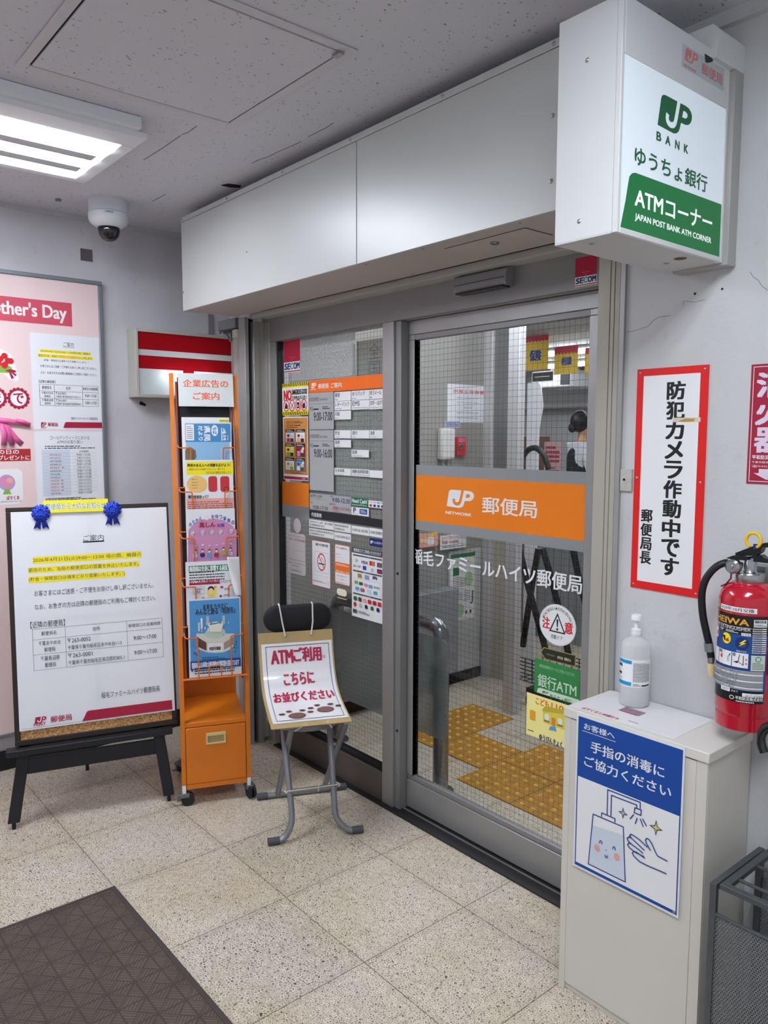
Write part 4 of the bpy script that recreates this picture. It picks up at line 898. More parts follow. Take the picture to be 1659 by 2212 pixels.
s.nT('ATM', .13, .93, .43, .80, CR2, bold=.05); s.nT('ご利用', .445, .945, .835, .805, CR2, bold=.04); s.nT('は', .855, .86, .895, .825, CR2)
s.nT('こちらに', .28, .70, .70, .575, CR2, bold=.04); s.nT('お並びください', .10, .49, .93, .355, CR2, bold=.03)
for cx_, cy_ in ((.34, .10), (.74, .165)):
    s.ndisc(cx_, cy_, .115, BROWN, .62); s.ndisc(cx_, cy_, .105, mat('paw_print', '#7a5450', .5), .60)
    for dx, dy in ((-.19, .045), (-.09, .085), (.09, .085), (.19, .045)): s.ndisc(cx_+dx, cy_+dy, .042, BROWN, .55, 16)
s.build('printed_sheet', parent=t)
ST = mat('string', '#d4d6d8', .6)
b = MB()
for x, xh in ((.088, .068), (.188, .196)):
    b.tube([cb(x, -.018, .004), tuple(TM @ Vector((x-.01 if x < .1 else x+.008, .257, .75))), tuple(TM @ Vector((xh, .262, .815))), tuple(TM @ Vector((xh, .285, .8185)))], .0032, ST, 6)
for x in (.11, .185): b.tube([cb(x, -LEN+.012, .004), tuple(TM @ Vector((x+(.03 if x > .15 else -.03), -.005, .42)))], .0028, ST, 6)
b.build('string_ties', t)
b = MB()
for x in (.088, .188): b.tube([cb(x, -.017, .0032), cb(x, -.017, .0046)], .0035, DARK, 10)
b.build('punched_holes', t)
# ---------------------------------------------------------------- shutter box above the entrance
ZS, YF = 2.0, .276
FP1 = mat('fascia_panel', '#c3c6c5', .35, .12, noise=.03, nscale=3)
t = thing('shutter_box', 'long white metal shutter box above the glass entrance', 'shutter box', (1.0, .4, ZS))
for (a, b_) in ((-.004, 1.2175), (1.2205, 2.0)):
    MB().box(a, YF, ZS, b_, YF+.012, 2.371, FP1).build('front_panel', t, bev=.0012)
MB().box(-.004, YF-.001, 2.3725, 2.0, YF+.012, 2.392, FP1).build('top_strip', t, bev=.001)
MB().box(-.004, YF+.012, ZS, .004, .545, 2.392, FP1).build('end_plate', t)
MB().box(.004, YF+.012, ZS, 2.0, .530, ZS+.006, mat('soffit_paint', '#b9b4af', .5)).build('soffit', t)
MB().box(.004, YF+.012, 2.386, 2.0, .66, 2.392, FP1).build('top_plate', t)
MB().box(.05, .530, ZS+.02, 2.0, .58, ZS+.05, DARK).build('slot', t)
MB().box(.05, .575, ZS-.012, 2.0, .60, ZS+.012, CRM).build('slot_lip', t, bev=.002)
MB().box(.10, .60, ZS-.010, 2.0, .645, ZS+.006, CRM).build('rear_soffit', t)
b = MB()
for (x, z) in [(0.012, 2.382), (.40, 2.382), (.80, 2.382), (1.19, 2.382), (1.60, 2.382), (1.975, 2.382), (.004, 2.08), (1.975, 2.22), (1.975, 2.07)]:
    b.lathe([(0, -.004), (.004, -.003), (.006, 0)], SCREW, (max(x, .006), YF-.0005, z), 12, 'y')
b.build('screws', t)
b = MB()
for (x, y) in [(.10, .30), (1.235, .30), (1.22, .51), (.05, .32), (1.50, .30), (1.86, .30)]:
    b.lathe([(0, -.003), (.004, -.002), (.005, 0)], SCREW, (x, y, ZS), 10, 'z')
b.build('soffit_screws', t)
SOM = mat('soffit_hatch', '#bdb8b2', .5)
b = MB(); b.box(1.545, .345, ZS-.002, 1.84, .455, ZS, SOM); h = b.build('access_cover', t)
b = MB(); b.box(1.543, .343, ZS-.0012, 1.842, .457, ZS-.0002, mat('seam_dark', '#4c4a49', .8)); b.build('cover_seam', t)
MB().lathe([(0, -.006), (.010, -.006), (.013, -.003), (.013, 0)], STEEL, (1.69, .395, ZS-.001), 20, 'z').build('cover_lock', h)
tag(MB().lathe([(0, -.002), (.003, 0)], DARK, (.545, YF-.0002, 2.155), 10, 'y').build('screw_hole'), 'tiny dark hole in the left shutter box panel', 'hole')

# ---------------------------------------------------------------- jambs
JD = mat('jamb_grey', '#a3a4a3', .42, .35, noise=.1, nscale=5); JC = mat('jamb_cream', '#aaa79c', .55, .1)
b = MB(); b.box(-.002, .545, 0, .055, .565, ZS-.005, JD).box(-.002, .565, 0, .02, .61, ZS-.005, JD).box(.02, .565, 0, .030, .60, ZS-.005, DARK).box(-.002, .586, 0, .063, .616, ZS-.02, JD)
struct(b.build('trim_4', bev=.002))
b = MB(); b.box(-.01, .616, .02, .058, .648, ZS-.02, JC).box(-.01, .648, .0, .10, .66, ZS-.02, JC).box(.058, .640, .02, .085, .652, ZS-.02, JD)
struct(b.build('trim_5', bev=.001))
b = MB()   # right jamb, fluted
b.box(1.926, .55, 0, 1.962, .66, ZS-.002, JC).box(1.962, .553, 0, 1.966, .66, ZS-.002, JD).box(1.966, .549, 0, 1.976, .66, ZS-.002, JC).box(1.976, .553, 0, 1.979, .66, ZS-.002, JD).box(1.979, .549, 0, 1.993, .66, ZS-.002, JC).box(1.993, .556, 0, 1.996, .66, ZS-.002, DARK).box(1.996, .546, 0, 2.010, .66, ZS-.002, JD)
struct(b.build('trim_6'))
struct(MB().box(.10, .645, 1.886, 1.93, .665, ZS+.02, ALUD).build('trim_7', bev=.002))
struct(MB().box(.13, .622, 0, 1.96, .70, .006, mat('threshold_black', '#232326', .55)).box(.97, .672, .006, 1.96, .676, .010, ALUD).build('trim_8'))

# ---------------------------------------------------------------- fixed pane on the left (window_1)
WIRE = mat('mesh_wire', '#4a4d50', .5, .4)
GL = glass_mat('clear_glass', '#eeefee', 1.36); GLF = glass_mat('patterned_glass', '#d4d6d6', 1.9, bump=1.0, haze=.6, hazecol='#d6d7d8')
def wires(x0, x1, z0, z1, y, pitch, r):
    b = MB(); n = int((x1-x0)/pitch); k = int((z1-z0)/pitch)
    for i in range(1, n+1):
        x = x0+(x1-x0)*i/(n+1); b.add([(x-r, y, z0), (x+r, y, z0), (x+r, y, z1), (x-r, y, z1)], [(0, 1, 2, 3)], WIRE)
    for i in range(1, k+1):
        z = z0+(z1-z0)*i/(k+1); b.add([(x0, y+.0003, z-r), (x1, y+.0003, z-r), (x1, y+.0003, z+r), (x0, y+.0003, z+r)], [(0, 1, 2, 3)], WIRE)
    return b
GX0, GX1, GZ0, GZ1 = .150, .895, .142, 1.886
f = MB()
f.box(.10, .652, 0, .143, .70, 1.886, ALU).box(.143, .660, .0, .150, .69, 1.886, DARK)
wf = f.build('window_1'); struct(wf)
MB().box(.143, .648, 0, .912, .70, .125, mat('dark_rail', '#6b6562', .42, .5, noise=.15, nscale=6)).box(.143, .655, .125, .912, .69, .142, DARK).build('bottom_rail', wf, bev=.002)
b = MB(); b.box(.905, .645, 0, .969, .70, 1.886, ALU).box(.969, .655, 0, 1.0, .70, 1.886, ALUD); b.build('mullion', wf, bev=.002)
b = MB()
for z in (.06, .15, .32, .94): b.lathe([(0, -.003), (.005, -.002), (.006, 0)], DARK if z in (.32, .94) else ALUD, (.985, .6545, z), 12, 'y')
b.build('mullion_screws', wf)
MB().box(GX0, .6745, GZ0, GX1, .6785, 1.12, GL).build('glass_lower', wf)
MB().box(GX0, .6745, 1.12, GX1, .6785, GZ1, GL).build('glass_upper', wf)
wires(GX0, GX1, GZ0, GZ1, .6766, .0205, .00045).build('wire_mesh', wf)

# ---------------------------------------------------------------- sliding door (door_1)
DX0, DX1 = 1.002, 1.93
DZ = 1.886
f = MB()
f.box(DX0, .690, .145, 1.034, .722, 1.815, ALU).box(1.80, .690, .145, DX1, .722, 1.815, ALU)
f.box(DX0, .690, 1.835, DX1, .722, DZ, ALU).box(1.034, .694, 1.815, 1.80, .718, 1.835, ALUD).box(DX0, .692, 1.815, 1.034, .72, 1.835, ALU).box(1.80, .692, 1.815, DX1, .72, 1.835, ALU)
df = f.build('door_1', bev=.002); struct(df)
b = MB(); b.box(DX0, .689, .012, DX1, .723, .125, ALU).box(DX0, .694, .125, DX1, .718, .145, ALUD); b.build('bottom_rail', df, bev=.0025)
MB().box(1.030, .692, .143, 1.034, .72, 1.817, DARK).build('gasket', df)
MB().box(1.034, .702, .145, 1.80, .707, 1.815, GL).build('glass', df)
wires(1.034, 1.80, .145, 1.815, .7045, .0205, .00045).build('wire_mesh', df)

# ---------------------------------------------------------------- what is stuck on the door
DPL = PY(.7015); FPL = PY(.674)
FROST = glass_mat('frosted_strip', '#c8cccd', 1.2, haze=.75, hazecol='#b4b8bb')
s = Sheet(DPL); s.slab((1.034, 1.1115, 1.80, 1.3555), FROST, .0003); s.rect((1.034, 1.146, 1.80, 1.317), BAND)
s.part('emblem'); a = 1.2006,1.2724,1.3353,1.2086; s.emblem((a[0], a[3], a[2], a[1]), WHITE, BAND, None)
s.T('NETWORK', (1.1943,1.1930,1.3220,1.1832), WHITE, bold=.06, skew=.15); s.part('lettering'); s.T('郵便局', (1.3745,1.2557,1.6104,1.2002), WHITE, bold=.02)
s.build('glass_band', 'orange band with white emblem between frosted strips across the sliding door', 'window sticker')
s = Sheet(DPL)
ln = '稲毛ファミールハイツ郵便局'
p0, p1 = [(1.0175,1.0375),(1.7891,0.9884)]
zc_t, zc_b = (1.0175,1.0375)[1], (1.0179,0.9807)[1]
s.T(ln, (p0[0], zc_t, p1[0], zc_b), WHITE, bold=.02)
s.build('door_lettering', 'long line of white characters on the door glass below the orange band', 'window lettering')
s = Sheet(DPL); c0 = (1.7013,0.8686); a = 1.6286,0.8548,1.7711,0.8819; R_ = abs(a[2]-a[0])/2
s.disc(c0[0], c0[1], R_, R_*.93, WHITE, 40); s.ring(c0[0], c0[1], R_*.965, R_*.98, LGREY, 40, .93)
s.T('注', (c0[0]-R_*.82, c0[1]+R_*.26, c0[0]-R_*.42, c0[1]-R_*.26), RED, bold=.04); s.T('意', (c0[0]+R_*.40, c0[1]+R_*.22, c0[0]+R_*.82, c0[1]-R_*.28), RED, bold=.04)
tri = [(c0[0], c0[1]+R_*.48), (c0[0]-R_*.40, c0[1]-R_*.32), (c0[0]+R_*.40, c0[1]-R_*.32)]; s.line(tri, R_*.06, BLACK, True)
s.poly([(c0[0]-R_*.055, c0[1]+R_*.25), (c0[0]+R_*.055, c0[1]+R_*.25), (c0[0]+R_*.025, c0[1]-R_*.1), (c0[0]-R_*.025, c0[1]-R_*.1)], BLACK); s.disc(c0[0], c0[1]-R_*.2, R_*.055, R_*.055, BLACK, 14)
s.T('自動ドア', (c0[0]-R_*.32, c0[1]-R_*.46, c0[0]+R_*.30, c0[1]-R_*.66), INK)
tx = 'かけこまない★たちどまらない'
for i, ch in enumerate(tx):
    th = math.radians(160-140*i/(len(tx)-1)); u, v = c0[0]+R_*.80*math.cos(th), c0[1]+R_*.74*math.sin(th); h = R_*.075
    s.T(ch, (u-h, v+h, u+h, v-h), INK); s.k -= 1
s.build('caution_sticker', 'white oval caution sticker with a triangle on the sliding door', 'window sticker')
s = Sheet(DPL); s.poly([(1.6358,0.7669),(1.6489,0.7864),(1.7745,0.7872),(1.7734,0.7489),(1.6548,0.7473)], mat('gold_print', '#a8925a', .4, .4)); s.poly([(1.6402,0.7675),(1.6514,0.7833),(1.7714,0.7843),(1.7702,0.7520),(1.6571,0.7502)], mat('dark_green_print', '#1c2a22', .4))
s.T('自動', (1.7050,0.7703,1.7559,0.7609), mat('pale_gold_print', '#cfc08a', .4), bold=.02); s.rrect((lambda a: (a[0], a[3], a[2], a[1]))((1.6605,0.7683,1.6939,0.7640)), MATS['gold_print'], .5); s.rrect((lambda a: (a[0], a[3], a[2], a[1]))((1.6619,0.7675,1.6925,0.7648)), MATS['dark_green_print'], .5); s.T('dream', (1.6663,0.7665,1.6887,0.7655), MATS['pale_gold_print'])
s.build('arrow_sticker', 'dark green arrow sticker reading automatic in gold characters', 'window sticker')
def fx(a): return (a[0], a[3], a[2], a[1])
s = Sheet(DPL); s.slab(fx((1.6143,0.7430,1.7918,0.6305)), mat('green_sticker', '#2f8546', .45), .0003)
s.T('各種金融機関のカードもご利用いただけます。', (lambda a: (a[0], a[1], a[2], a[1]-.011))((1.6334,0.7282,1.7737,0.7398)), mat('mint_print', '#a9d1ad', .5))
s.T('銀行ATM', (lambda a: (a[0], a[1], a[2], a[1]-.042))((1.6293,0.6953,1.7794,0.7000)), mat('pale_mint_print', '#cfe3cf', .5), bold=.01)
q0, q1 = [(1.6256,0.6487),(1.7918,0.6305)]
s.poly([(q0[0], q1[1]), (q0[0]+.004, q0[1]-.004), (q0[0]+.012, q0[1]), (q1[0], q0[1]), (q1[0], q1[1])], MATS['pale_mint_print'])
a = 1.6479,0.6424,1.6733,0.6338; s.emblem(fx(a), GREEN, MATS['pale_mint_print'], None); s.T('ゆうちょ銀行', (lambda a: (a[0], a[1], a[2], a[1]-.021))((1.6793,0.6413,1.7630,0.6458)), GREEN, bold=.01)
s.build('bank_sticker', 'green bank machine sticker beside the cabinet on the sliding door', 'window sticker')
s = Sheet(DPL); q = 1.5848,0.6208,1.7436,0.5275; s.slab((q[0], (1.5873,0.4782)[1], 1.76, q[1]), CREAM, .0003)
hy = q[1]
s.T('こども', (lambda a: (a[0], a[1], a[2], a[1]-.022))((1.6226,0.6133,1.6752,0.6145)), ORANGE, bold=.04); s.T('110番', (lambda a: (a[0], a[1], a[2]+.03, a[1]-.022))((1.6857,0.6146,1.7387,0.6160)), ORANGE, bold=.04)
s.rrect(fx((1.5988,0.5655,1.6227,0.5316)), mat('post_box_yellow', '#e5a72a', .5), .2)
hs = [(1.6521,0.5763),(1.6590,0.5902),(1.7439,0.5979),(1.7480,0.5367),(1.6555,0.5371)]; s.poly(hs, mat('house_yellow', '#e3cf4f', .5)); s.poly([(1.6495,0.5796),(1.6613,0.5940),(1.7460,0.6024),(1.7464,0.5889),(1.6521,0.5743)], mat('roof_olive', '#c0b23c', .5))
s.rrect(fx((1.6586,0.5701,1.6784,0.5498)), WHITE, .45); s.rect(fx((1.6573,0.5436,1.6804,0.5471)), BLUE)
s.rrect(fx((1.7111,0.5703,1.7304,0.5503)), WHITE, .45); s.rect(fx((1.7100,0.5443,1.7324,0.5477)), BLUE)
s.rrect(fx((1.6871,0.5642,1.7031,0.5371)), mat('door_orange', '#d98f2a', .5), .3)
s.poly([(1.6832,0.5332),(1.7036,0.5372),(1.7087,0.5229),(1.6778,0.5196)], SKY)
s.T('ゆうびんきょく', (lambda a: (a[0], a[1], a[2], a[1]-.020))((1.6405,0.4955,1.7312,0.5080)), NAVY, bold=.03); s.greek((lambda a: (a[0], a[3], a[2], a[3]+.006))((1.5922,0.4879,1.6272,0.4923)), 1, INK)
s.build('child_safety_sticker', 'pale yellow sticker with a small yellow house partly behind the cabinet', 'window sticker')

# ---------------------------------------------------------------- what is stuck on the fixed pane
def secom(pl, a, label, name='security_sticker'):
    s = Sheet(pl); s.slab(a, WHITE, .0004); s.nrect(0, .33, 1, 1, mat('security_red', '#b3153c', .4)); s.nrect(0, 0.02, 1, .055, MATS['security_red'])
    s.nT('Security', .33, .49, .68, .44, PINK); s.nT('by', .46, .42, .54, .37, PINK)
    s.nT('SE', .04, .29, .40, .10, NAVY, bold=.07, skew=.12); s.nT('C', .41, .29, .58, .10, mat('teal_letter', '#2aa79b', .5), bold=.07, skew=.1); s.nT('OM', .60, .29, .96, .10, NAVY, bold=.06)
    s.build(name, label, 'sticker')
secom(FPL, fx((0.1768,1.8850,0.3076,1.7442)), 'red and white security sticker in the top corner of the fixed pane')
secom(PY(.645), fx((1.7781,1.9758,1.8529,1.8940)), 'red and white security sticker on the grey head above the door')
FPS = FPL
def lab(a, lines, label, m=WHITE, grp='service labels on the fixed pane', nm='service_label', tm=INK, sub=None):
    s = Sheet(FPS); s.slab(fx(a), m, .0012)
    n = len(lines)
    if n == 1 and sub:
        s.nT(lines[0], .05, .90, min(.95, .05+.14*len(lines[0])), .42, tm, bold=.015); s.nT(sub, .05, .27, min(.95, .06+.035*len(sub)), .10, tm)
    else:
        for i, q in enumerate(lines): y1_ = .92-(.84/n)*i; s.nT(q, .04, y1_-.06, min(.97, .04+.075*len(q)), y1_-.84/n+.06, tm, bold=.01)
    s.build(nm, label, 'label', grp)
s = Sheet(FPS); s.slab(fx((0.3745,1.7001,0.8905,1.6470)), mat('header_band', '#ee6b12', .45), .0012); s.part('emblem'); s.emblem(fx((0.3926,1.6893,0.4302,1.6663)), WHITE, MATS['header_band'], 'NETWORK', (0.3890,1.6638,0.4269,1.6585))
s.part('lettering'); s.T('郵便局', (0.4450,1.6830,0.5194,1.6622), WHITE, bold=.02); s.part('heading_lettering'); s.T('ご案内', (0.5361,1.6821,0.6104,1.6616), WHITE, bold=.02)
s.build('header_strip', 'orange header strip with emblem above the white service labels', 'sign')
PLATE = mat('grey_plate', '#a9abad', .45)
def hours(a, hrs, label):
    s = Sheet(FPS); s.slab(fx(a), PLATE, .0012)
    (u0, v0, u1, v1) = s.a; W_ = u1-u0
    def q(x0, y0, x1, y1): return (u0+W_*x0, v1-W_*y0, u0+W_*x1, v1-W_*y1)
    s.T('お取扱時間', q(.02, .10, .40, .20), INK); s.T('Service Hours', q(.43, .12, .76, .19), INK); s.line([(u0+W_*.02, v1-W_*.26), (u0+W_*.97, v1-W_*.26)], .0008, INK)
    s.T('平日', q(.03, .33, .16, .43), INK); s.greek(q(.18, .41, .5, .36), 1, INK, .7, 2); s.greek(q(.55, .40, .86, .32), 2, INK, .5, 3); s.T(hrs, q(.20, .46, .95, .66), INK, bold=.01)
    s.build('hours_plate', label, 'label', 'grey hours plates')
hours((0.3737,1.6460,0.5544,1.4902), '9:00-17:00', 'grey opening-hours plate reading 9:00-17:00 on the fixed pane')
hours((0.3748,1.4875,0.5523,1.2268), '9:00-16:00', 'tall grey opening-hours plate reading 9:00-16:00 on the fixed pane')
s = Sheet(FPS); s.slab(fx((0.3728,1.2127,0.6709,1.1415)), PLATE, .0012)
s.nT('ATM', .02, .93, .15, .76, INK, bold=.02); s.nT('お取扱時間', .17, .92, .32, .80, INK); s.nT('Service Hours', .17, .77, .28, .71, INK); s.nrect(.02, .66, .46, .665, INK); s.nT('平日', .03, .47, .08, .37, INK); s.nT('9:00-17:30', .09, .27, .46, .06, INK, bold=.01)
s.nT('土曜', .51, .98, .57, .88, NAVY); s.nT('9:00-12:30', .57, .86, .98, .60, NAVY, bold=.01); s.nT('日曜 休日', .50, .52, .64, .42, CRIM); s.nT('お取扱いしておりません', .58, .36, .99, .16, CRIM); s.nT('No Service', .58, .11, .74, .05, CRIM)
s.build('hours_plate', 'wide grey plate with cash machine hours at the foot of the grey column', 'label', 'grey hours plates')
L7 = [
 ((0.5599,1.6428,0.6725,1.6061), '郵便', 'Mail', 'white label for mail, top of the first label column'), ((0.6767,1.6434,0.7899,1.6065), 'ゆうパック', 'Parcel', 'white label for parcels, top of the second label column'), ((0.7926,1.6432,0.8885,1.6063), 'ゆうメール', '', 'white label for book mail, top right of the labels'),
 ((0.5596,1.6046,0.6724,1.5682), 'レターパック', 'Letter Pack', 'white label reading Letter Pack'), ((0.6765,1.6049,0.7899,1.5680), 'EMS', 'International Express Mail Service', 'white label reading EMS'), ((0.7926,1.6041,0.8886,1.5665), '切手・はがき', 'Postage Stamps / Postcards', 'white label for stamps and postcards at the pane edge'),
 ((0.5593,1.5656,0.6722,1.5298), '印紙', 'Stamps', 'white revenue stamp label below the Letter Pack label'), ((0.5586,1.4859,0.6719,1.4524), '貯金', 'Savings', 'white label reading Savings'), ((0.6760,1.4854,0.7898,1.4525), '貸付', 'Loans', 'white label reading Loans'), ((0.7925,1.4849,0.8889,1.4528), '為替', 'Money Orders', 'white label reading Money Orders'),
 ((0.5583,1.4466,0.6717,1.4151), '振替', 'Transfer', 'white label reading Transfer'), ((0.6757,1.4068,0.7876,1.3772), '国債', 'Government Bonds', 'white label reading Government Bonds'), ((0.5574,1.3289,0.6712,1.2996), '生命保険', 'Life Insurance', 'white label reading Life Insurance'), ((0.6753,1.3292,0.7897,1.2996), '原動機付自転車等責任保険', 'Compulsory Automobile Liability Insurance', 'white label for motor liability insurance with long small lettering')]
for a, tx, sb, lb in L7: lab(a, [tx], lb, sub=sb or ' .')
lab((0.7924,1.3277,0.8867,1.2983), [' '], 'blank white label at the right end of the lowest label row')
s = Sheet(FPS); s.slab(fx((0.6731,1.2124,0.7833,1.1761)), mat('cash_green', '#0f6a4a', .45), .0012); s.nT('Need Cash?', .04, .88, .95, .42, WHITE, bold=.03); s.nT('International ATM Service', .04, .30, .92, .12, WHITE); s.build('cash_label', 'green label reading Need Cash? on the fixed pane', 'label')
s = Sheet(FPS); s.slab(fx((0.7852,1.2072,0.8858,1.1794)), WHITE, .0012)
for i in range(4): s.nT(('VISA', 'PLUS', '銀聯', 'JCB')[i], .06+.24*i, .86, .22+.24*i, .66, NAVY); s.nrect(.08+.24*i, .12, .22+.24*i, .46, (RED, NAVY, BLUE, INK)[i])
s.build('card_brand_label', 'white card symbol label right of the green cash label', 'label')
s = Sheet(FPS); s.slab(fx((0.6736,1.1736,0.7869,1.1411)), WHITE, .0012); s.nT('P', .12, .92, .26, .25, NAVY, bold=.06); s.nT('Pay-easy', .12, .2, .36, .1, NAVY); s.rrect(s.nb(.48, .2, .92, .85), BLUE, .15); s.ngreek(.53, .3, .87, .75, 3, WHITE, .4); s.build('pay_label', 'white label with a blue letter P below the green cash label', 'label')
s = Sheet(FPS); s.slab(fx((0.3702,1.1355,0.8848,1.1028)), mat('dark_bar', '#22252b', .45), .0012); s.nT('代理業務', .03, .78, .18, .22, WHITE, bold=.02); s.build('dark_header_bar', 'long dark bar with white characters across the fixed pane', 'sign')
for a, ls, lb in (((0.3675,1.0969,0.5495,1.0646), ['株式会社ゆうちょ銀行　銀行代理業者', '日本郵便株式会社'], 'white two-line label, upper one below the left end of the dark bar'), ((0.3670,1.0579,0.5492,1.0263), ['簡易生命保険管理業務受託者', '日本郵便株式会社'], 'white two-line label, lower one in the left column below the dark bar'),
                  ((0.5545,1.0972,0.6686,1.0633), ['郵便貯金管理業務受託者', '日本郵便株式会社'], 'white two-line label in the second column below the dark bar')):
    lab(a, ls, lb, grp='agency labels on the fixed pane', nm='agency_label')
for a, tx, lb in (((0.5541,1.0574,0.6685,1.0248), '公金収納取扱店', 'white one-line label in the second column, lowest of the agency labels'), ((0.6739,1.0958,0.7880,1.0634), '日本銀行歳入復代理店', 'white one-line label in the third column below the dark bar'), ((0.7911,1.0968,0.8849,1.0638), '日本銀行国債業代理', 'white one-line label at the pane edge below the dark bar')):
    s = Sheet(FPS); s.slab(fx(a), WHITE, .0012); s.nT(tx, .05, .68, .96, .32, INK, bold=.01); s.build('agency_label', lb, 'label', 'agency labels on the fixed pane')
s = Sheet(FPS); s.slab(fx((0.7922,1.0570,0.8850,1.0248)), NAVY, .0012); s.emblem(s.nb(.06, .30, .24, .68), WHITE, NAVY, None); s.nT('かんぽ生命 代理', .28, .66, .98, .36, WHITE); s.build('insurance_label', 'navy blue label with white characters at the right edge of the fixed pane', 'label')
# hazard poster
s = Sheet(FPS); s.slab(fx((0.1601,1.6971,0.3692,1.5537)), WHITE, .0006); s.nrect(0, .86, 1, 1, YELLOW); s.nrect(0, 0, 1, .16, YELLOW)
for i in range(15):
    for (y0_, y1_) in ((.895, 1.0), (0.01, .11)): x = i/14.6; s.npoly([(x, y0_), (min(1, x+.035), y0_), (min(1, x+.07), y1_), (min(1, x+.035), y1_)], BLACK); s.k -= 1
s.k += 2
s.nT('NO', .07, .78, .36, .47, RED, bold=.06); s.nT('DANGEROUS GOODS', .39, .79, .95, .64, BLACK, bold=.05); s.nT('危険物品持込禁止', .39, .60, .95, .48, BLACK, bold=.02)
for i in range(4):
    u, v = s.uv(.16+.228*i, .305); R_ = abs(s.a[2]-s.a[0])*.105
    if i == 0: s.poly([(u-R_*.5, v-R_*.6), (u+R_*.5, v-R_*.6), (u+R_*.55, v), (u+R_*.2, v+R_*.3), (u, v+R_*.8), (u-R_*.3, v+R_*.2), (u-R_*.55, v)], BLACK)
    elif i == 1: s.line([(u-R_*.6, v-R_*.6), (u+R_*.6, v+R_*.6)], R_*.15, BLACK); s.line([(u+R_*.6, v-R_*.6), (u-R_*.6, v+R_*.6)], R_*.15, BLACK)
    elif i == 2: s.rrect((u-R_*.5, v-R_*.6, u+R_*.5, v+R_*.6), BLACK, .2); s.rrect((u-R_*.25, v-R_*.3, u+R_*.25, v+R_*.1), WHITE, .2)
    else: s.disc(u-R_*.1, v-R_*.15, R_*.55, R_*.55, BLACK, 16); s.line([(u+R_*.2, v+R_*.3), (u+R_*.45, v+R_*.65)], R_*.15, BLACK)
    s.ring(u, v, R_*.9, R_*1.08, RED, 24, 1.1); s.line([(u-R_*.7, v+R_*.7), (u+R_*.7, v-R_*.7)], R_*.14, RED)
s.build('hazard_poster', 'yellow and white poster reading NO DANGEROUS GOODS on the fixed pane', 'poster')
s = Sheet(FPS, .0004); s.slab(fx((0.1641,1.5468,0.3651,1.2643)), WHITE, .0006); s.nrect(.02, .09, .98, .985, mat('ochre_print', '#cb8a43', .5)); s.nrect(.01, .01, .99, .055, CRIM)
s.nT('カスハラ', .15, .935, .43, .895, BLACK, bold=.03); s.ngreek(.46, .895, .80, .935, 2, INK, .5); s.nT('対応をお断り', .15, .882, .46, .85, CRIM, bold=.03); s.ngreek(.48, .852, .82, .878, 1, INK, .6); s.ngreek(.14, .825, .82, .84, 1, INK, .6)
cols = [(LBLUE, RED, NAVY), (WHITE, SALMON, INK), (YELLOW, LIME, BLACK), (CRIM, PINK, NAVY), (WHITE, LBLUE, LIME), (SKY, WHITE, BROWN)]
for i in range(6):
    x0 = .10+.42*(i % 2); y0_ = .805-.225*(i//2); bg, m1, m2 = cols[i]
    s.nrect(x0, y0_-.205, x0+.37, y0_, BLACK); s.nrect(x0+.01, y0_-.2, x0+.36, y0_-.05, bg); s.ngreek(x0+.04, y0_-.04, x0+.33, y0_-.01, 2, WHITE, .5, i)
    s.ndisc(x0+.12, y0_-.115, .05, FLESH, 1., 14); s.ndisc(x0+.12, y0_-.10, .05, m2, .6, 14); s.nrect(x0+.06, y0_-.198, x0+.18, y0_-.14, m1); s.ndisc(x0+.26, y0_-.12, .055, FLESH, 1., 14); s.nrect(x0+.2, y0_-.198, x0+.33, y0_-.145, m2); s.ndisc(x0+.30, y0_-.075, .04, WHITE, .8, 14)
s.ngreek(.34, .105, .84, .135, 2, BROWN, .5); s.nT('郵便局', .78, .045, .9, .02, WHITE)
s.build('manners_poster', 'ochre poster with six comic panels below the hazard poster', 'poster')
s = Sheet(FPS); a = fx((0.1603,1.2539,0.3668,1.1489)); s.slab((.150, (0.1611,1.0920)[1], a[2], a[1]), FROST, .0004); s.slab((.150, a[1], a[2], a[3]), BAND, .0004); s.build('glass_band', 'short orange band with a frosted strip left of the grey plates', 'window sticker')
# lower stickers
s = Sheet(FPS); s.rrect(fx((0.1931,1.0237,0.3357,0.8354)), WHITE, .1); s.disc(*(0.2714,1.0590), .033, .036, CRIM); s.disc(*(0.2714,1.0590), .031, .034, WHITE); s.frame(fx((0.1992,1.0090,0.3337,0.9000)), .0012, CRIM)
s.T('チーパスの店', (0.2068,0.9989,0.3305,0.9872), CRIM, bold=.03); s.T('ミルク用のお湯提供', (0.2278,0.9459,0.3172,0.9441), INK); s.greek(fx((0.2079,0.9707,0.2851,0.9704)), 1, INK); s.T('電子版チーパスがご利用できます', (0.1952,0.8826,0.3335,0.8881), INK); s.greek(fx((0.2240,0.8714,0.3123,0.8742)), 1, INK, .6); s.line([(0.2042,0.8587), (0.2039,0.8455)], .0015, INK); s.greek(fx((0.2198,0.8542,0.3044,0.8483)), 3, INK, .4)
s.build('shop_pass_sticker', 'white rounded sticker with a red outline and round top on the fixed pane', 'window sticker')
s = Sheet(FPS); s.rrect(fx((0.3838,1.0084,0.5255,0.8047)), CRIM, .06); s.rrect(fx((0.3874,1.0055,0.5221,0.8075)), WHITE, .05); s.T('屋内禁煙', (0.4132,0.9969,0.5079,0.9846), BLACK, bold=.03); s.T('No Smoking', (0.4351,0.9727,0.4815,0.9722), INK)
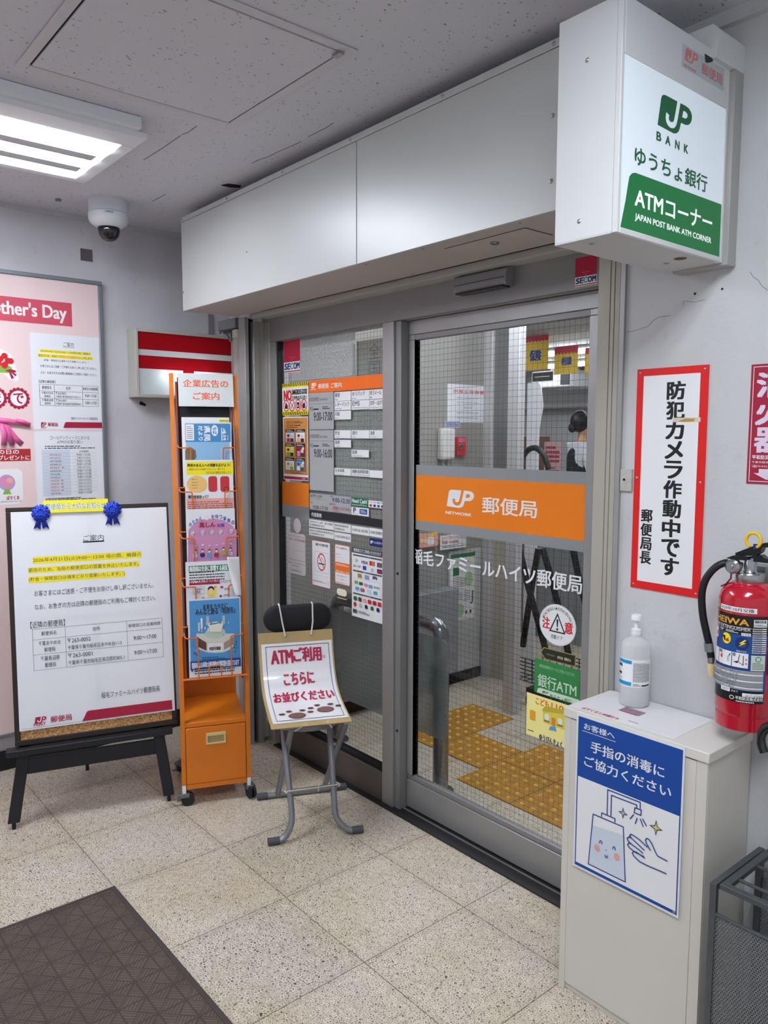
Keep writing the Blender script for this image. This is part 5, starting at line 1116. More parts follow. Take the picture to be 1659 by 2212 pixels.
s.frame(fx((0.4077,0.9588,0.5096,0.8702)), .0007, INK); c_ = (0.4585,0.9158); s.ring(c_[0], c_[1], .0265, .031, RED, 36, 1.25); s.line([(c_[0]-.02, c_[1]+.026), (c_[0]+.02, c_[1]-.026)], .0045, RED); s.line([(c_[0]-.021, c_[1]-.008), (c_[0]+.023, c_[1]-.008)], .005, BLACK); s.line([(c_[0]+.004, c_[1]+.022), (c_[0], c_[1]+.016), (c_[0]+.012, c_[1]+.01), (c_[0]+.021, c_[1]+.002)], .002, INK)
s.T('みんなに優しい空間へ', (0.3890,0.8535,0.5177,0.8549), BLACK, bold=.02); s.greek(fx((0.3916,0.8306,0.4926,0.8245)), 3, INK, .4); s.ring(*(0.5085,0.8289), .006, .0068, INK)
s.build('no_smoking_sticker', 'white red-edged no smoking sticker on the fixed pane', 'window sticker')
s = Sheet(FPS); s.rrect(fx((0.5557,1.0072,0.6619,0.8384)), ORANGE, .08); s.rrect(fx((0.5591,1.0048,0.6587,0.8411)), WHITE, .06); s.T('「子ども虐待かも…」', (0.5637,0.9976,0.6581,0.9883), BLACK, bold=.02); s.greek(fx((0.5649,0.9760,0.5988,0.9759)), 1, INK); s.T('●市町村', (0.5648,0.9667,0.5987,0.9627), INK); s.T('●児童相談所', (0.5647,0.9534,0.6164,0.9517), INK); s.T('に相談してください', (0.5646,0.9413,0.6346,0.9420), INK)
s.rect(fx((0.5585,0.9316,0.6595,0.8869)), ORANGE); s.greek(fx((0.5645,0.9263,0.6552,0.9180)), 3, WHITE, .5); s.T('043-252-1152', (0.5629,0.8966,0.6557,0.8891), WHITE, bold=.03); s.greek(fx((0.5681,0.8722,0.6537,0.8762)), 2, INK, .4); s.frame(fx((0.5694,0.8622,0.6484,0.8587)), .0005, LGREY); s.T('189', (0.6000,0.8625,0.6198,0.8581), ORANGE); s.greek(fx((0.5612,0.8436,0.6535,0.8475)), 2, CRIM, .4)
s.build('helpline_sticker', 'orange and white helpline sticker with a telephone number on the fixed pane', 'window sticker')
s = Sheet(FPS); s.rrect(fx((0.5691,0.8196,0.6390,0.7902)), mat('ivory_sticker', '#efe9d2', .5), .5); s.rect(fx((0.5742,0.7805,0.6389,0.7773)), mat('worn_cream', '#e2d6a6', .5)); s.build('worn_sticker', 'small worn cream sticker below the orange helpline sticker', 'window sticker')
s = Sheet(FPS); a = fx((0.6748,1.0091,0.8770,0.7187)); s.slab(a, WHITE, .0005); s.nrect(0, .915, 1, 1, mat('slate_print', '#4d5157', .5)); s.nT('郵便窓口でご利用いただけます', .07, .982, .93, .935, WHITE, bold=.01)
for y, tx in ((.895, 'クレジットカード'), (.672, '電子マネー'), (.345, 'コード決済')): s.nrect(.04, y-.022, .96, y, MATS['slate_print']); s.nT(tx, .38, y-.004, .62, y-.018, WHITE)
s.nT('VISA', .32, .825, .52, .785, NAVY, bold=.05, skew=.2); s.nrect(.58, .78, .74, .84, BLACK); s.ndisc(.635, .81, .045, RED); s.ndisc(.685, .81, .045, ORANGE)
for i, m in enumerate((BLUE, RED, GREEN)): s.nrect(.82+.05*i, .775, .865+.05*i, .84, m)
for i in range(3): s.nline([(.12+.03*i, .79), (.14+.03*i, .81), (.12+.03*i, .835)], .0014, INK)
s.nT('iD', .05, .745, .16, .715, INK); s.nT('QP', .20, .745, .30, .715, INK); s.nrect(.37, .70, .48, .755, BLUE); s.nrect(.60, .69, .74, .75, WHITE); s.ndisc(.67, .72, .04, LGREY); s.nrect(.82, .69, .97, .75, NAVY); s.nrect(.84, .70, .95, .73, RED)
s.nrect(.20, .575, .33, .63, mat('amber_tile', '#a9852c', .5)); s.nrect(.43, .575, .57, .63, mat('steel_tile', '#7d9cc0', .5)); s.nT('QUICPay', .68, .64, .82, .59, NAVY, bold=.04); s.frame(s.nb(.08, .38, .94, .56), .0008, LGREY)
for (x, y, m) in ((.16, .50, LIME), (.31, .495, GREEN), (.47, .49, PINK), (.62, .485, SKY), (.19, .415, SKY), (.36, .41, CRIM), (.56, .415, LBLUE), (.77, .41, SKY)): s.rrect(s.nb(x-.06, y-.022, x+.06, y+.022), m, .3)
s.nT('nanaco', .72, .50, .90, .475, INK); s.nT('PASMO', .33, .42, .40, .40, WHITE)
for i, m in enumerate((GREEN, BROWN, SALMON, RED, CRIM, RED)): s.rrect(s.nb(.07+.155*i, .235, .18+.155*i, .295), m, .25)
for i, m in enumerate((RED, LGREY, INK, GREEN, NAVY)): s.rrect(s.nb(.07+.185*i, .155, .16+.185*i, .21), m, .3)
s.nT('d払い', .07, .15, .18, .135, INK); s.nrect(.05, .055, .18, .11, MATS['slate_print']); s.ngreek(.22, .065, .6, .105, 3, INK, .4)
s.build('payment_sticker', 'large white payment sticker with rows of small coloured symbols on the fixed pane', 'window sticker')
# film, paper and backing boards of the fixed pane
s = Sheet(PY(.6742)); s.rect((.238, 1.705, .700, 1.885), GLF); s.build('rippled_film', 'clear rippled film above the orange header strip on the fixed pane', 'window film')
a = 0.6875,1.8406,0.8920,1.6906; s = Sheet(PY(.692)); s.slab((a[0], 1.13, .892, a[1]), mat('reverse_paper', '#b9beb9', .6), .001); s.T('全国', (.765, a[1]-.012, .835, a[1]-.150), mat('reverse_ink', '#8a908d', .6), vert=True); s.T('図所', (.765, 1.60, .835, 1.46), MATS['reverse_ink'], vert=True)
s.build('reverse_notice', 'pale paper with faint grey characters behind the right side of the fixed pane', 'notice')
BKM = mat('backing_pattern', '#a9afab', .6); k_ = NT(BKM); tc = k_.n('ShaderNodeTexCoord'); vv = k_.n('ShaderNodeTexVoronoi', feature='DISTANCE_TO_EDGE'); vv.inputs['Scale'].default_value = 190; k_.l(tc.outputs['Object'], vv.inputs['Vector'])
k_.l(k_.ramp(vv.outputs['Distance'], [(.02, '#9aa19d'), (.14, '#cdd2cf')]), k_.b.inputs['Base Color'])
tag(MB().box(.292, .684, 1.125, .892, .686, 1.70, BKM).build('backing_board'), 'grey patterned backing board behind the white service labels', 'board')
# door sensor
t = thing('door_sensor', 'grey door sensor bar on the head above the sliding door', 'sensor', (1.42, .63, 1.95))
SN = mat('sensor_grey', '#85858b', .4)
b = MB(); b.prism([(.645, 1.932), (.612, 1.932), (.606, 1.945), (.612, 1.985), (.645, 1.992)], 1.318, 1.545, SN, 'x'); b.build('cover', t, bev=.004)
MB().box(1.33, .604, 1.9275, 1.535, .640, 1.9318, mat('sensor_lens', '#1b1c22', .25)).build('lens', t)
MB().box(1.322, .6052, 1.956, 1.54, .6060, 1.9575, DARK).build('seam', t)
# ---------------------------------------------------------------- projecting lit bank sign
t = thing('bank_sign', 'projecting white sign box with a lit green and white face high on the wall', 'illuminated sign', (2.21, .3, 1.862))
X0, X1, Y0, Y1, Z0, Z1 = 2.135, 2.285, .090, .515, 1.862, 2.306
b = MB(); b.box(X0, Y0, Z0+.004, X1-.012, Y0+.004, Z1-.004, WSTEEL).box(X0, Y0+.004, Z0+.004, X0+.004, Y1-.004, Z1-.004, WSTEEL).box(X0, Y0, Z1-.004, X1-.012, Y1, Z1, WSTEEL).box(X0, Y1-.004, Z0+.004, X1-.012, Y1, Z1-.004, WSTEEL)
b.build('housing', t)
MB().box(X0, Y0, Z0, X1-.012, Y1, Z0+.004, mat('sign_underside', '#c6c8c9', .5)).build('base_plate', t)
b = MB(); b.box(X1-.012, Y0, Z0, X1, Y0+.010, Z1, WSTEEL).box(X1-.012, Y1-.010, Z0, X1, Y1, Z1, WSTEEL).box(X1-.012, Y0+.010, Z0, X1, Y1-.010, Z0+.012, WSTEEL).box(X1-.012, Y0+.010, 2.200, X1, Y1-.010, Z1, WSTEEL)
b.build('face_frame', t, bev=.0015)
GW = mat('lit_white', '#dbe6ee', .3, emit=SIGN_GLOW*.62, emitcol='#e2f0fa'); GG = mat('lit_green', '#03602f', .3, emit=SIGN_GLOW*.45, emitcol='#00a04c'); GD = mat('lit_dark_green', '#0c5f37', .35, emit=SIGN_GLOW*.10, emitcol='#0b6e3f')
s = Sheet(PX(X1-.006)); s.slab((Y0+.009, Z0+.011, Y1-.009, 2.201), GW, .003)
s.poly([(Y1-.009, Z0+.011), ((0.1055,1.8692)[0], Z0+.011)] + [(0.1209,1.9269),(0.1283,1.9616),(0.1321,1.9764),(0.1411,1.9842),(0.1528,1.9876)] + [(Y1-.009, (0.4937,1.9913)[1])], GG)
s.part('emblem'); a = 0.2274,2.1537,0.3622,2.1115; s.emblem((a[0], (0.2949,2.0954)[1], a[2], (0.2663,2.1633)[1]), GD, GW, None)
s.part('lettering')
av = (0.2305,2.0845)[1]; bv = (0.2316,2.0679)[1]
for ch, x0, x1 in (('B', 838, 870), ('A', 903, 937), ('N', 975, 1005), ('K', 1042, 1072)): s.T(ch, ((0.2251,2.0748)[0]+(x0-838)/234*((0.3490,2.0795)[0]-(0.2251,2.0748)[0]), av, (0.2251,2.0748)[0]+(x1-838)/234*((0.3490,2.0795)[0]-(0.2251,2.0748)[0]), bv), GD, bold=.06)
s.part('name_lettering'); s.T('ゆうちょ銀行', ((0.1485,2.0195)[0], (0.1498,2.0390)[1], (0.4358,2.0265)[0], (0.4348,2.0033)[1]), GD, bold=.022)
LW_ = mat('lit_letter_white', '#f4f8fa', .3, emit=SIGN_GLOW*.75, emitcol='#ffffff')
s.part('white_lettering'); s.T('ATMコーナー', ((0.1541,1.9332)[0], (0.1641,1.9597)[1], (0.4641,1.9566)[0], (0.1663,1.9237)[1]), LW_, bold=.03)
s.part('small_lettering'); s.T('JAPAN POST BANK ATM CORNER', ((0.1556,1.8997)[0], (0.1623,1.9100)[1], (0.4638,1.9097)[0], (0.1632,1.8945)[1]), LW_, bold=.03)
s.build('face_panel', parent=t)
s = Sheet(PX(X1)); SA = 0.3066,2.2788,0.4871,2.2368; s.slab((SA[0], (0.3100,2.2333)[1], SA[2], (0.3065,2.2796)[1]), mat('faded_sticker', '#b6bec2', .4), .0003)
FR2 = mat('faded_red', '#cf7b7c', .5); a = 0.3167,2.2731,0.3716,2.2566; s.emblem((a[0], (0.3185,2.2492)[1], a[2], (0.3246,2.2755)[1]), FR2, MATS['faded_sticker'], 'NETWORK', ((0.3148,2.2401)[0], (0.3163,2.2419)[1], (0.3658,2.2441)[0], (0.3168,2.2361)[1]))
s.T('郵便局', ((0.3880,2.2505)[0], (0.3896,2.2655)[1], (0.4789,2.2596)[0], (0.3886,2.2424)[1]), FR2, bold=.02)
s.part('torn_patch'); s.poly([(0.3976,2.2862),(0.4356,2.2865),(0.4320,2.2793),(0.4122,2.2713),(0.4019,2.2696)], mat('torn_dark', '#2c2f33', .7))
s.build('faded_label', parent=t)
b = MB()
for (x, z) in ((2.205, 2.21), (2.195, 1.90)): b.lathe([(0, -.003), (.003, -.002), (.005, 0)], SCREW, (x, Y0, z), 12, 'y')
for y in (.13, .42): b.lathe([(0, -.003), (.006, -.002), (.007, 0)], SCREW, (2.20, y, Z0), 12, 'z')
b.build('screws', t)
MB().lathe([(.014, -.0006), (0, -.0006)], mat('rust_spot', '#6b4a3a', .7), (2.245, .40, Z0), 16, 'z').build('plug_hole', t)
MB().box(2.160, Y1, 1.856, 2.297, .555, 2.285, mat('bracket_grey', '#a8a8a6', .5, .1)).build('wall_bracket', t, bev=.002)
b = MB(); b.prism([(2.195, 2.285), (2.297, 2.285), (2.297, 2.345), (2.285, 2.358), (2.21, 2.358), (2.195, 2.34)], .43, .555, WSTEEL, 'y'); b.lathe([(0, -.002), (.006, -.002), (.006, 0)], DARK, (2.245, .43, 2.33), 12, 'y'); b.build('cable_cover', t, bev=.003)
MB().tube([(2.215, .13, 1.9), (2.215, .13, 2.18)], .012, tube_mat('bank_sign_tube', 4.0)).build('tube', t)

# ---------------------------------------------------------------- wall signs
def fx(a): return (a[0], a[3], a[2], a[1])
RWP = PY(.555)
s = Sheet(RWP); SR_ = (2.0505, 1.0625, 2.244, 1.6355); s.slab(SR_, mat('sign_red', '#d81d1c', .35), .003); s.rect((2.0695, 1.083, 2.2235, 1.617), WHITE)
s.part('lettering'); s.T('防犯カメラ作動中です', (2.1375, 1.602, 2.1845, 1.106), BLACK, bold=.045, vert=True); s.part('lower_lettering')
s.T('郵便局長', (2.076, 1.275, 2.107, 1.128), BLACK, bold=.04, vert=True)
s.part('tape_scrap'); s.rect((2.155, 1.498, 2.228, 1.509), mat('old_tape', '#d5cbb2', .5)); s.poly([(2.168, 1.500), (2.19, 1.507), (2.215, 1.506), (2.21, 1.499), (2.185, 1.4985)], mat('tape_stain', '#b08d4a', .6))
s.part('rivets')
for (u, v) in ((2.0585, 1.626), (2.2335, 1.626), (2.0585, 1.355), (2.2335, 1.350), (2.0585, 1.072), (2.2335, 1.072)): s.mb().lathe([(0, -.0045), (.0022, -.004), (.003, -.003)], SCREW, (u, .555, v), 12, 'y')
s.build('camera_notice_sign', 'tall white sign with a red border reading down in black on the right wall', 'sign')
s = Sheet(RWP); s.slab((2.346, 1.353, 2.446, 1.628), mat('maroon_print', '#9e1b38', .4), .0015); s.frame((2.352, 1.359, 2.440, 1.622), .0014, WHITE)
for ch, z1, z0 in (('消', 1.608, 1.553), ('火', 1.545, 1.490), ('器', 1.482, 1.427)): s.T(ch, (2.362, z1, 2.430, z0), mat('lilac_white', '#d8cfe2', .4), bold=.05)
s.T('平和防災株式会社', (2.357, 1.420, 2.436, 1.410), WHITE, bold=.02); s.T('千葉市稲毛区長沼原町', (2.357, 1.406, 2.434, 1.401), WHITE); s.T('☎043(257)4', (2.357, 1.397, 2.42, 1.391), WHITE)
s.poly([(2.362, 1.378), (2.374, 1.378), (2.374, 1.388), (2.41, 1.388), (2.41, 1.378), (2.424, 1.378), (2.393, 1.363)], MATS['lilac_white'])
s.build('extinguisher_sign', 'dark red fire extinguisher sign cut by the picture edge on the right wall', 'sign')
tag(MB().box(2.012, .5475, 1.318, 2.046, .555, 1.376, mat('worn_plate', '#c0bfb8', .6, noise=.25, nscale=60)).build('patched_plate'), 'worn pale patch with a dark hole left of the red-bordered sign', 'patch')
tag(MB().lathe([(0, -.009), (.0035, -.009), (.0035, -.0075)], HOLE, (2.024, .555, 1.348), 12, 'y').build('bolt_hole'), 'dark bolt hole in the worn patch beside the red-bordered sign', 'hole')
b = MB()
for pts in ([(2.0130,1.7347),(2.0447,1.7370),(2.0618,1.7413),(2.0755,1.7429),(2.0885,1.7565),(2.1049,1.7636),(2.1345,1.7632)], [(2.3313,1.8404),(2.3402,1.8257),(2.3514,1.8186),(2.3602,1.8040),(2.3741,1.7928)], [(2.1688,1.7853),(2.1699,1.7953),(2.1998,1.7886),(2.2241,1.7911)]):
    b.tube([(u, .5548, v) for u, v in pts], .0007, mat('crack_grey', '#8b8b8b', .9), 5)
tag(b.build('wall_cracks'), 'fine hairline cracks in the right wall plaster below the lit sign', 'cracks'); bpy.data.objects['wall_cracks']['kind'] = 'stuff'
for i, (u, v) in enumerate(([(2.1989,1.8086),(2.2671,1.8102)])): tag(MB().lathe([(0, -.001), (.003, -.0008), (.003, 0)], HOLE, (u, .555, v), 10, 'y').build('nail_hole'), ('dark nail hole in the right wall, left one below the lit sign', 'dark nail hole in the right wall, nearer the shadow edge below the lit sign')[i], 'hole', 'nail holes below the sign')
tag(MB().box(2.455, .553, .60, 2.56, .5545, .69, mat('grey_card', '#a7a6a2', .5)).build('grey_card'), 'plain grey card on the right wall above the umbrella stand', 'card')

# ---------------------------------------------------------------- cabinet
CB = mat('cabinet_paint', '#d3d0c8', .42, noise=.03, nscale=3); CT2 = mat('cabinet_top', '#d9d7d0', .38)
t = thing('steel_cabinet', 'white steel cabinet against the wall beside the sliding door', 'cabinet', (2.195, .45, 0))
MB().box(2.003, .350, 0, 2.388, .552, .742, CB).build('body', t, bev=.002)
b = MB(); b.box(2.022, .344, .02, 2.362, .350, .740, CB); b.build('front_panel', t, bev=.001)
MB().box(2.003, .3445, 0, 2.0215, .350, .742, CB).build('edge_strip', t); MB().box(2.3628, .3445, 0, 2.388, .350, .742, CB).build('edge_strip', t)
MB().box(2.000, .341, .743, 2.392, .553, .767, CT2).build('top_panel', t, bev=.002)
# poster on the front
s = Sheet(PY(.3405)); P0 = (2.043, .356, 2.3365, .763); s.slab(P0, mat('laminate_edge', '#e4e6e9', .3, coat=.3), .0012)
s.rect((2.0485, .362, 2.332, .757), WHITE); s.rect((2.0485, .600, 2.332, .757), BLUE); s.rect((2.0485, .362, 2.332, .370), BLUE); s.rect((2.0485, .362, 2.0515, .60), BLUE); s.rect((2.329, .362, 2.332, .60), BLUE)
s.part('addressee_lettering')
s.T('お客様へ', ((2.0660,0.7374)[0], (2.0658,0.7444)[1], (2.1544,0.7368)[0], (2.0663,0.7277)[1]), WHITE, bold=.015); uA = (2.0610,0.7222)[0]; uB = (2.1582,0.7240)[0]; vA = (2.0610,0.7230)[1]; s.rect((uA, vA-.0012, uB, vA), WHITE)
s.part('upper_lettering'); s.T('手指の消毒に', ((2.0878,0.6892)[0], (2.0895,0.7034)[1], (2.2882,0.6912)[0], (2.0905,0.6752)[1]), WHITE, bold=.018)
s.part('lower_lettering'); s.T('ご協力ください', ((2.0697,0.6480)[0], (2.0707,0.6613)[1], (2.3068,0.6581)[0], (2.0715,0.6336)[1]), WHITE, bold=.018)
s.part('drawing'); LN = mat('drawing_blue', '#1f3f86', .45)
s.poly([(2.0997,0.4865),(2.1872,0.4966),(2.1964,0.3818),(2.0909,0.3816)], LBLUE)
lw = .0028
s.line([(2.1001,0.5164),(2.1865,0.5174),(2.1968,0.3812),(2.0901,0.3804)], lw, LN, True)
s.line([(2.1244,0.5192),(2.1253,0.5294),(2.1629,0.5292),(2.1632,0.5197)], lw, LN)
s.line([(2.1405,0.5302),(2.1401,0.5948),(2.2298,0.5960),(2.2304,0.5801)], lw, LN); s.line([(2.1513,0.5312),(2.1512,0.5846),(2.2210,0.5859),(2.2212,0.5792)], lw, LN)
s.line([(2.2160,0.5776),(2.2333,0.5782),(2.2326,0.5649),(2.2149,0.5647)], lw, LN, True)
for q in ([(2.2138,0.5598),(2.2041,0.5447)], [(2.2233,0.5548),(2.2187,0.5379)], [(2.2313,0.5561),(2.2400,0.5389)], [(2.2373,0.5584),(2.2489,0.5444)]): s.line(q, lw, LN)
def star(c_, r, fill):
    pts = []
    for k in range(8): a = PI/2+k*PI/4; rr_ = r if k % 2 == 0 else r*.30; pts.append((c_[0]+rr_*math.cos(a), c_[1]+rr_*1.15*math.sin(a)))
    s.poly(pts, fill); s.line(pts, .0022, LN, True)
star((2.1848,0.5520), .0105, mat('sand_yellow', '#d8cf9a', .5)); star((2.2730,0.5503), .0145, mat('star_yellow', '#e8cf3f', .5))
hand = [(2.3053,0.4821),(2.2802,0.4849),(2.2638,0.5058),(2.2536,0.5157),(2.2479,0.5103),(2.2502,0.5019),(2.2613,0.4890),(2.2322,0.5000),(2.2116,0.5085),(2.2064,0.5045),(2.2099,0.5002),(2.1998,0.4941),(2.2009,0.4869),(2.2332,0.4759),(2.2084,0.4832),(2.2028,0.4793),(2.2055,0.4736),(2.2436,0.4652),(2.2192,0.4699),(2.2140,0.4650),(2.2175,0.4589),(2.2401,0.4505),(2.2737,0.4523),(2.3039,0.4510)]
HP_ = [(2.3053,0.4821),(2.2803,0.4838),(2.2754,0.4891),(2.2638,0.5076),(2.2564,0.5146),(2.2501,0.5149),(2.2471,0.5092),(2.2502,0.5019),(2.2613,0.4890)]; s.line(HP_, lw, LN)
s.line([(2.2532,0.4938),(2.2321,0.5037),(2.2137,0.5082),(2.2076,0.5076),(2.2052,0.5033),(2.2099,0.4991),(2.2327,0.4889),(2.2457,0.4831)], lw, LN); s.line([(2.2099,0.4983),(2.2037,0.4996),(2.1986,0.4936),(2.2008,0.4888),(2.2125,0.4834),(2.2310,0.4787),(2.2421,0.4740)], lw, LN); s.line([(2.2105,0.4841),(2.2035,0.4842),(2.2004,0.4783),(2.2047,0.4732),(2.2213,0.4681),(2.2455,0.4672)], lw, LN)
s.line([(2.2476,0.4644),(2.2253,0.4698),(2.2172,0.4686),(2.2141,0.4628),(2.2176,0.4578),(2.2341,0.4498),(2.2581,0.4491),(2.3039,0.4510)], lw, LN)
for q in ([(2.1210,0.4488),(2.1225,0.4550),(2.1260,0.4573),(2.1287,0.4548),(2.1285,0.4496)], [(2.1593,0.4493),(2.1608,0.4554),(2.1641,0.4576),(2.1668,0.4548),(2.1665,0.4493)]): s.line(q, .0022, LN)
s.line([(2.1393,0.4266),(2.1386,0.4216),(2.1421,0.4200),(2.1455,0.4238),(2.1458,0.4279)], .0022, LN); s.disc(*(2.1415,0.4394), .0013, .0018, LN, 10)
s.disc(*(2.1148,0.4343), .0075, .0085, SALMON); s.disc(*(2.1717,0.4352), .0075, .0085, SALMON)
s.part('tack'); s.mb().lathe([(0, -.0035), (.003, -.003), (.004, -.0012)], SCREW, (2.3255, .3405, .3665), 14, 'y')
s.build('hand_poster', 'blue and white hand hygiene poster with a line drawing on the cabinet front', 'poster')
# laminated sheet on the top
s = Sheet(PZ(.767)); s.slab((2.008, .362, 2.297, .548), mat('laminate_white', '#e8e9ec', .25, coat=.4), .0008)
s.T('ぽすくまと仲間たち', ((2.0388,0.3692)[0], (2.0320,0.3786)[1], (2.1437,0.3780)[0], (2.0434,0.3627)[1]), CRIM, bold=.03)
s.greek((2.165, .378, 2.205, .383), 1, INK, .6); s.rrect((2.105, .425, 2.165, .462), mat('plum_print', '#8d7f8f', .5), .1); s.rect((2.11, .425, 2.16, .430), CRIM); s.T('ぽすくま', (2.115, .454, 2.155, .440), CRIM)
s.build('laminated_sheet', 'white laminated sheet lying on the cabinet under the pump bottle', 'sheet')
# sanitiser bottle
bx, by = 2.106, .497
t = thing('pump_bottle', 'clear pump bottle with a blue and white label on the steel cabinet', 'bottle', (bx, by, .768))
zb = .768
BOT = glass_mat('cloudy_plastic', '#dfe4e8', 1.35, haze=.8, hazecol='#f6f8f9'); LIQ = glass_mat('gel_liquid', '#d5dade', 1.3, haze=.6, hazecol='#dfe3e6')
R_ = .0375
MB().lathe([(0, zb), (R_-.004, zb), (R_, zb+.004), (R_, zb+.158), (R_-.003, zb+.166), (R_-.012, zb+.1735), (.016, zb+.178), (.0135, zb+.180), (.0135, zb+.188)], BOT, (bx, by, 0), 40).build('body', t)
MB().lathe([(0, zb+.003), (R_-.003, zb+.003), (R_-.002, zb+.006), (R_-.002, zb+.026), (0, zb+.026)], LIQ, (bx, by, 0), 40).build('liquid', t)
PW = mat('pump_white', '#eef0f1', .35)
b = MB().lathe([(0, zb+.183), (.0125, zb+.183), (.0125, zb+.199), (.009, zb+.2005), (.005, zb+.201), (.0045, zb+.222), (0, zb+.222)], PW, (bx, by, 0), 24); b.build('pump_collar', t)
b = MB(); b.lathe([(0, zb+.222), (.012, zb+.222), (.014, zb+.224), (.014, zb+.234), (.012, zb+.237), (0, zb+.2375)], PW, (bx, by, 0), 24); b.build('pump_head', t)
MB().tube([(bx, by, zb+.01), (bx, by, zb+.18)], .0025, mat('dip_tube', '#e8eaea', .4), 8).build('dip_tube', t)
dv = Vector((3.196-bx, -1.27-by, 0)).normalized(); de = Vector((-dv.y, dv.x, 0))
def cyl_sheet(cx_, cy_, r):
    def f(u, v, w):
        a = u/r; q = dv*math.cos(a)+de*math.sin(a); return (cx_+q.x*(r+w), cy_+q.y*(r+w), v)
    return f
class CSheet(Sheet):
    """a label wrapped round a cylinder: every piece is cut into narrow columns"""
    def rect(s, a, m, div=1):
        w = s._w(); u0, v0, u1, v1 = a; n = max(1, int(abs(u1-u0)/.006)); p = s.pl
        for i in range(n):
            ua, ub = u0+(u1-u0)*i/n, u0+(u1-u0)*(i+1)/n; s.mb().add([p(ua, v0, w), p(ub, v0, w), p(ub, v1, w), p(ua, v1, w)], [(0, 1, 2, 3)], m)
        return s
s = CSheet(cyl_sheet(bx, by, R_), .0002); b0, b1 = zb+.055, zb+.127
LBm = mat('label_white', '#f2f4f6', .35); CY = mat('label_cyan', '#1f97d4', .4)
s.rect((-.07, b0, .054, b1), LBm); s.rect((-.07, b1-.012, -.008, b1-.003), CY); s.rect((-.07, b0+.003, -.008, b0+.013), CY)
s.T('手指消毒用', (-.064, zb+.112, -.036, zb+.104), BLACK, bold=.04); s.rect((-.06, zb+.084, -.037, zb+.090), BLACK); s.greek((-.066, zb+.072, -.036, zb+.082), 2, INK, .3)
s.greek((-.004, b0+.014, .044, b1-.008), 17, INK, .42, 6); s.rect((.018, b0+.003, .044, b0+.007), INK); s.greek((-.004, b0+.003, .016, b0+.010), 2, INK, .4)
s.build('label', parent=t)

# ---------------------------------------------------------------- fire extinguisher
ex_, ey_ = (2.3991,0.9822)[0], .48
er = .0625
z_b = (2.4173,0.8059)[1]; z_r = (2.3693,0.8289)[1]; z_s = (2.3282,1.1092)[1]; z_t = (2.3911,1.1383)[1]
t = thing('fire_extinguisher', 'red fire extinguisher with a black hose hanging at the wall above the cabinet corner', 'fire extinguisher', (ex_, ey_, z_b))
ER = mat('extinguisher_red', '#b3122a', .18, coat=.6)
prof = [(0, z_r-.002), (er*.7, z_r-.002), (er*.93, z_r+.004), (er, z_r+.016), (er, z_s-.012)]
for k in range(1, 9): a = k/8*PI/2; prof.append((.019+(er-.019)*math.cos(a), z_s-.012+(z_t-z_s+.012)*math.sin(a)))
MB().lathe(prof, ER, (ex_, ey_, 0), 56).build('body', t)
b = MB(); b.lathe([(er+.0006, z_s-.040), (er+.0014, z_s-.038), (er+.0006, z_s-.036)], ER, (ex_, ey_, 0), 56); b.build('weld_seam', t)
MB().lathe([(er*.92, z_b), (er*.965, z_b), (er*.965, z_r+.008), (er*.9, z_r+.008), (er*.9, z_b), (er*.92, z_b)], ER, (ex_, ey_, 0), 56, hard=False).build('foot_ring', t)
MB().lathe([(0, z_b+.006), (er*.9, z_b+.006)], DARK, (ex_, ey_, 0), 32).build('base', t)
NK = mat('nickel', '#a9abad', .25, .9)
z_c0, z_c1 = (2.3911,1.1383)[1], (2.3902,1.1576)[1]
MB().lathe([(0, z_c0-.004), (.028, z_c0-.004), (.031, z_c0), (.031, z_c1-.003), (.029, z_c1), (.016, z_c1+.001), (.014, z_c1+.004), (.014, z_c1+.030), (0, z_c1+.030)], NK, (ex_, ey_, 0), 24, hard=True).build('valve', t)
P3 = lambda x, y, d=.0: (lambda q: (q[0], ey_-d, q[1]))((x, y))
gx, gz = (2.3736,1.1705); 
b = MB(); b.lathe([(0, -.030), (.004, -.030), (.005, -.026), (.012, -.026), (.0165, -.022), (.0165, -.008), (.012, -.004), (0, -.004)], NK, (gx, ey_-.012, gz), 24, 'y'); b.build('gauge', t)
b = MB(); b.tube([(gx-.030, ey_-.015, gz+.004), (gx+.012, ey_-.012, gz+.002)], .0075, NK, 14); b.build('outlet', t)
hs_ = [(2.3489,1.1745),(2.3371,1.1690),(2.3255,1.1569),(2.3128,1.1364),(2.3056,1.1111),(2.3049,1.0839),(2.3086,1.0438),(2.3172,1.0047),(2.3217,0.9784),(2.3239,0.9475)]
hp_ = [(hs_[0][0]+.004, ey_-.015, hs_[0][1])]+[(u, ey_-.015-.02*math.sin(PI*i/9), v) for i, (u, v) in enumerate(hs_)]
MB().tube(fillet(hp_, .03, 4), .0085, mat('hose_black', '#17181d', .45), 14).build('hose', t)
e0 = hp_[-1]
cz = [(2.3196,0.9820),(2.3219,0.9620)]; MB().tube([(cz[0][0], ey_-.022, cz[0][1]), (cz[1][0], ey_-.020, cz[1][1])], .0105, mat('hose_clip', '#8f9396', .35, .6), 14).build('hose_clip', t)
nz_ = [(2.3242,0.9475),(2.3253,0.9350)]; MB().tube([(nz_[0][0], e0[1], nz_[0][1]), (nz_[1][0], e0[1], nz_[1][1])], .0085, NK, 14).build('nozzle_collar', t)
nz_ = [(2.3254,0.9333),(2.3278,0.9033)]; MB().tube([(nz_[0][0], e0[1], nz_[0][1]), (nz_[0][0], e0[1], nz_[0][1]*.5+nz_[1][1]*.5), (nz_[1][0], e0[1], nz_[1][1])], [.0085, .0095, .0075], mat('nozzle_cream', '#d8c692', .5), 14).build('nozzle', t)
HB2 = mat('handle_black', '#1a1b20', .35, .2)
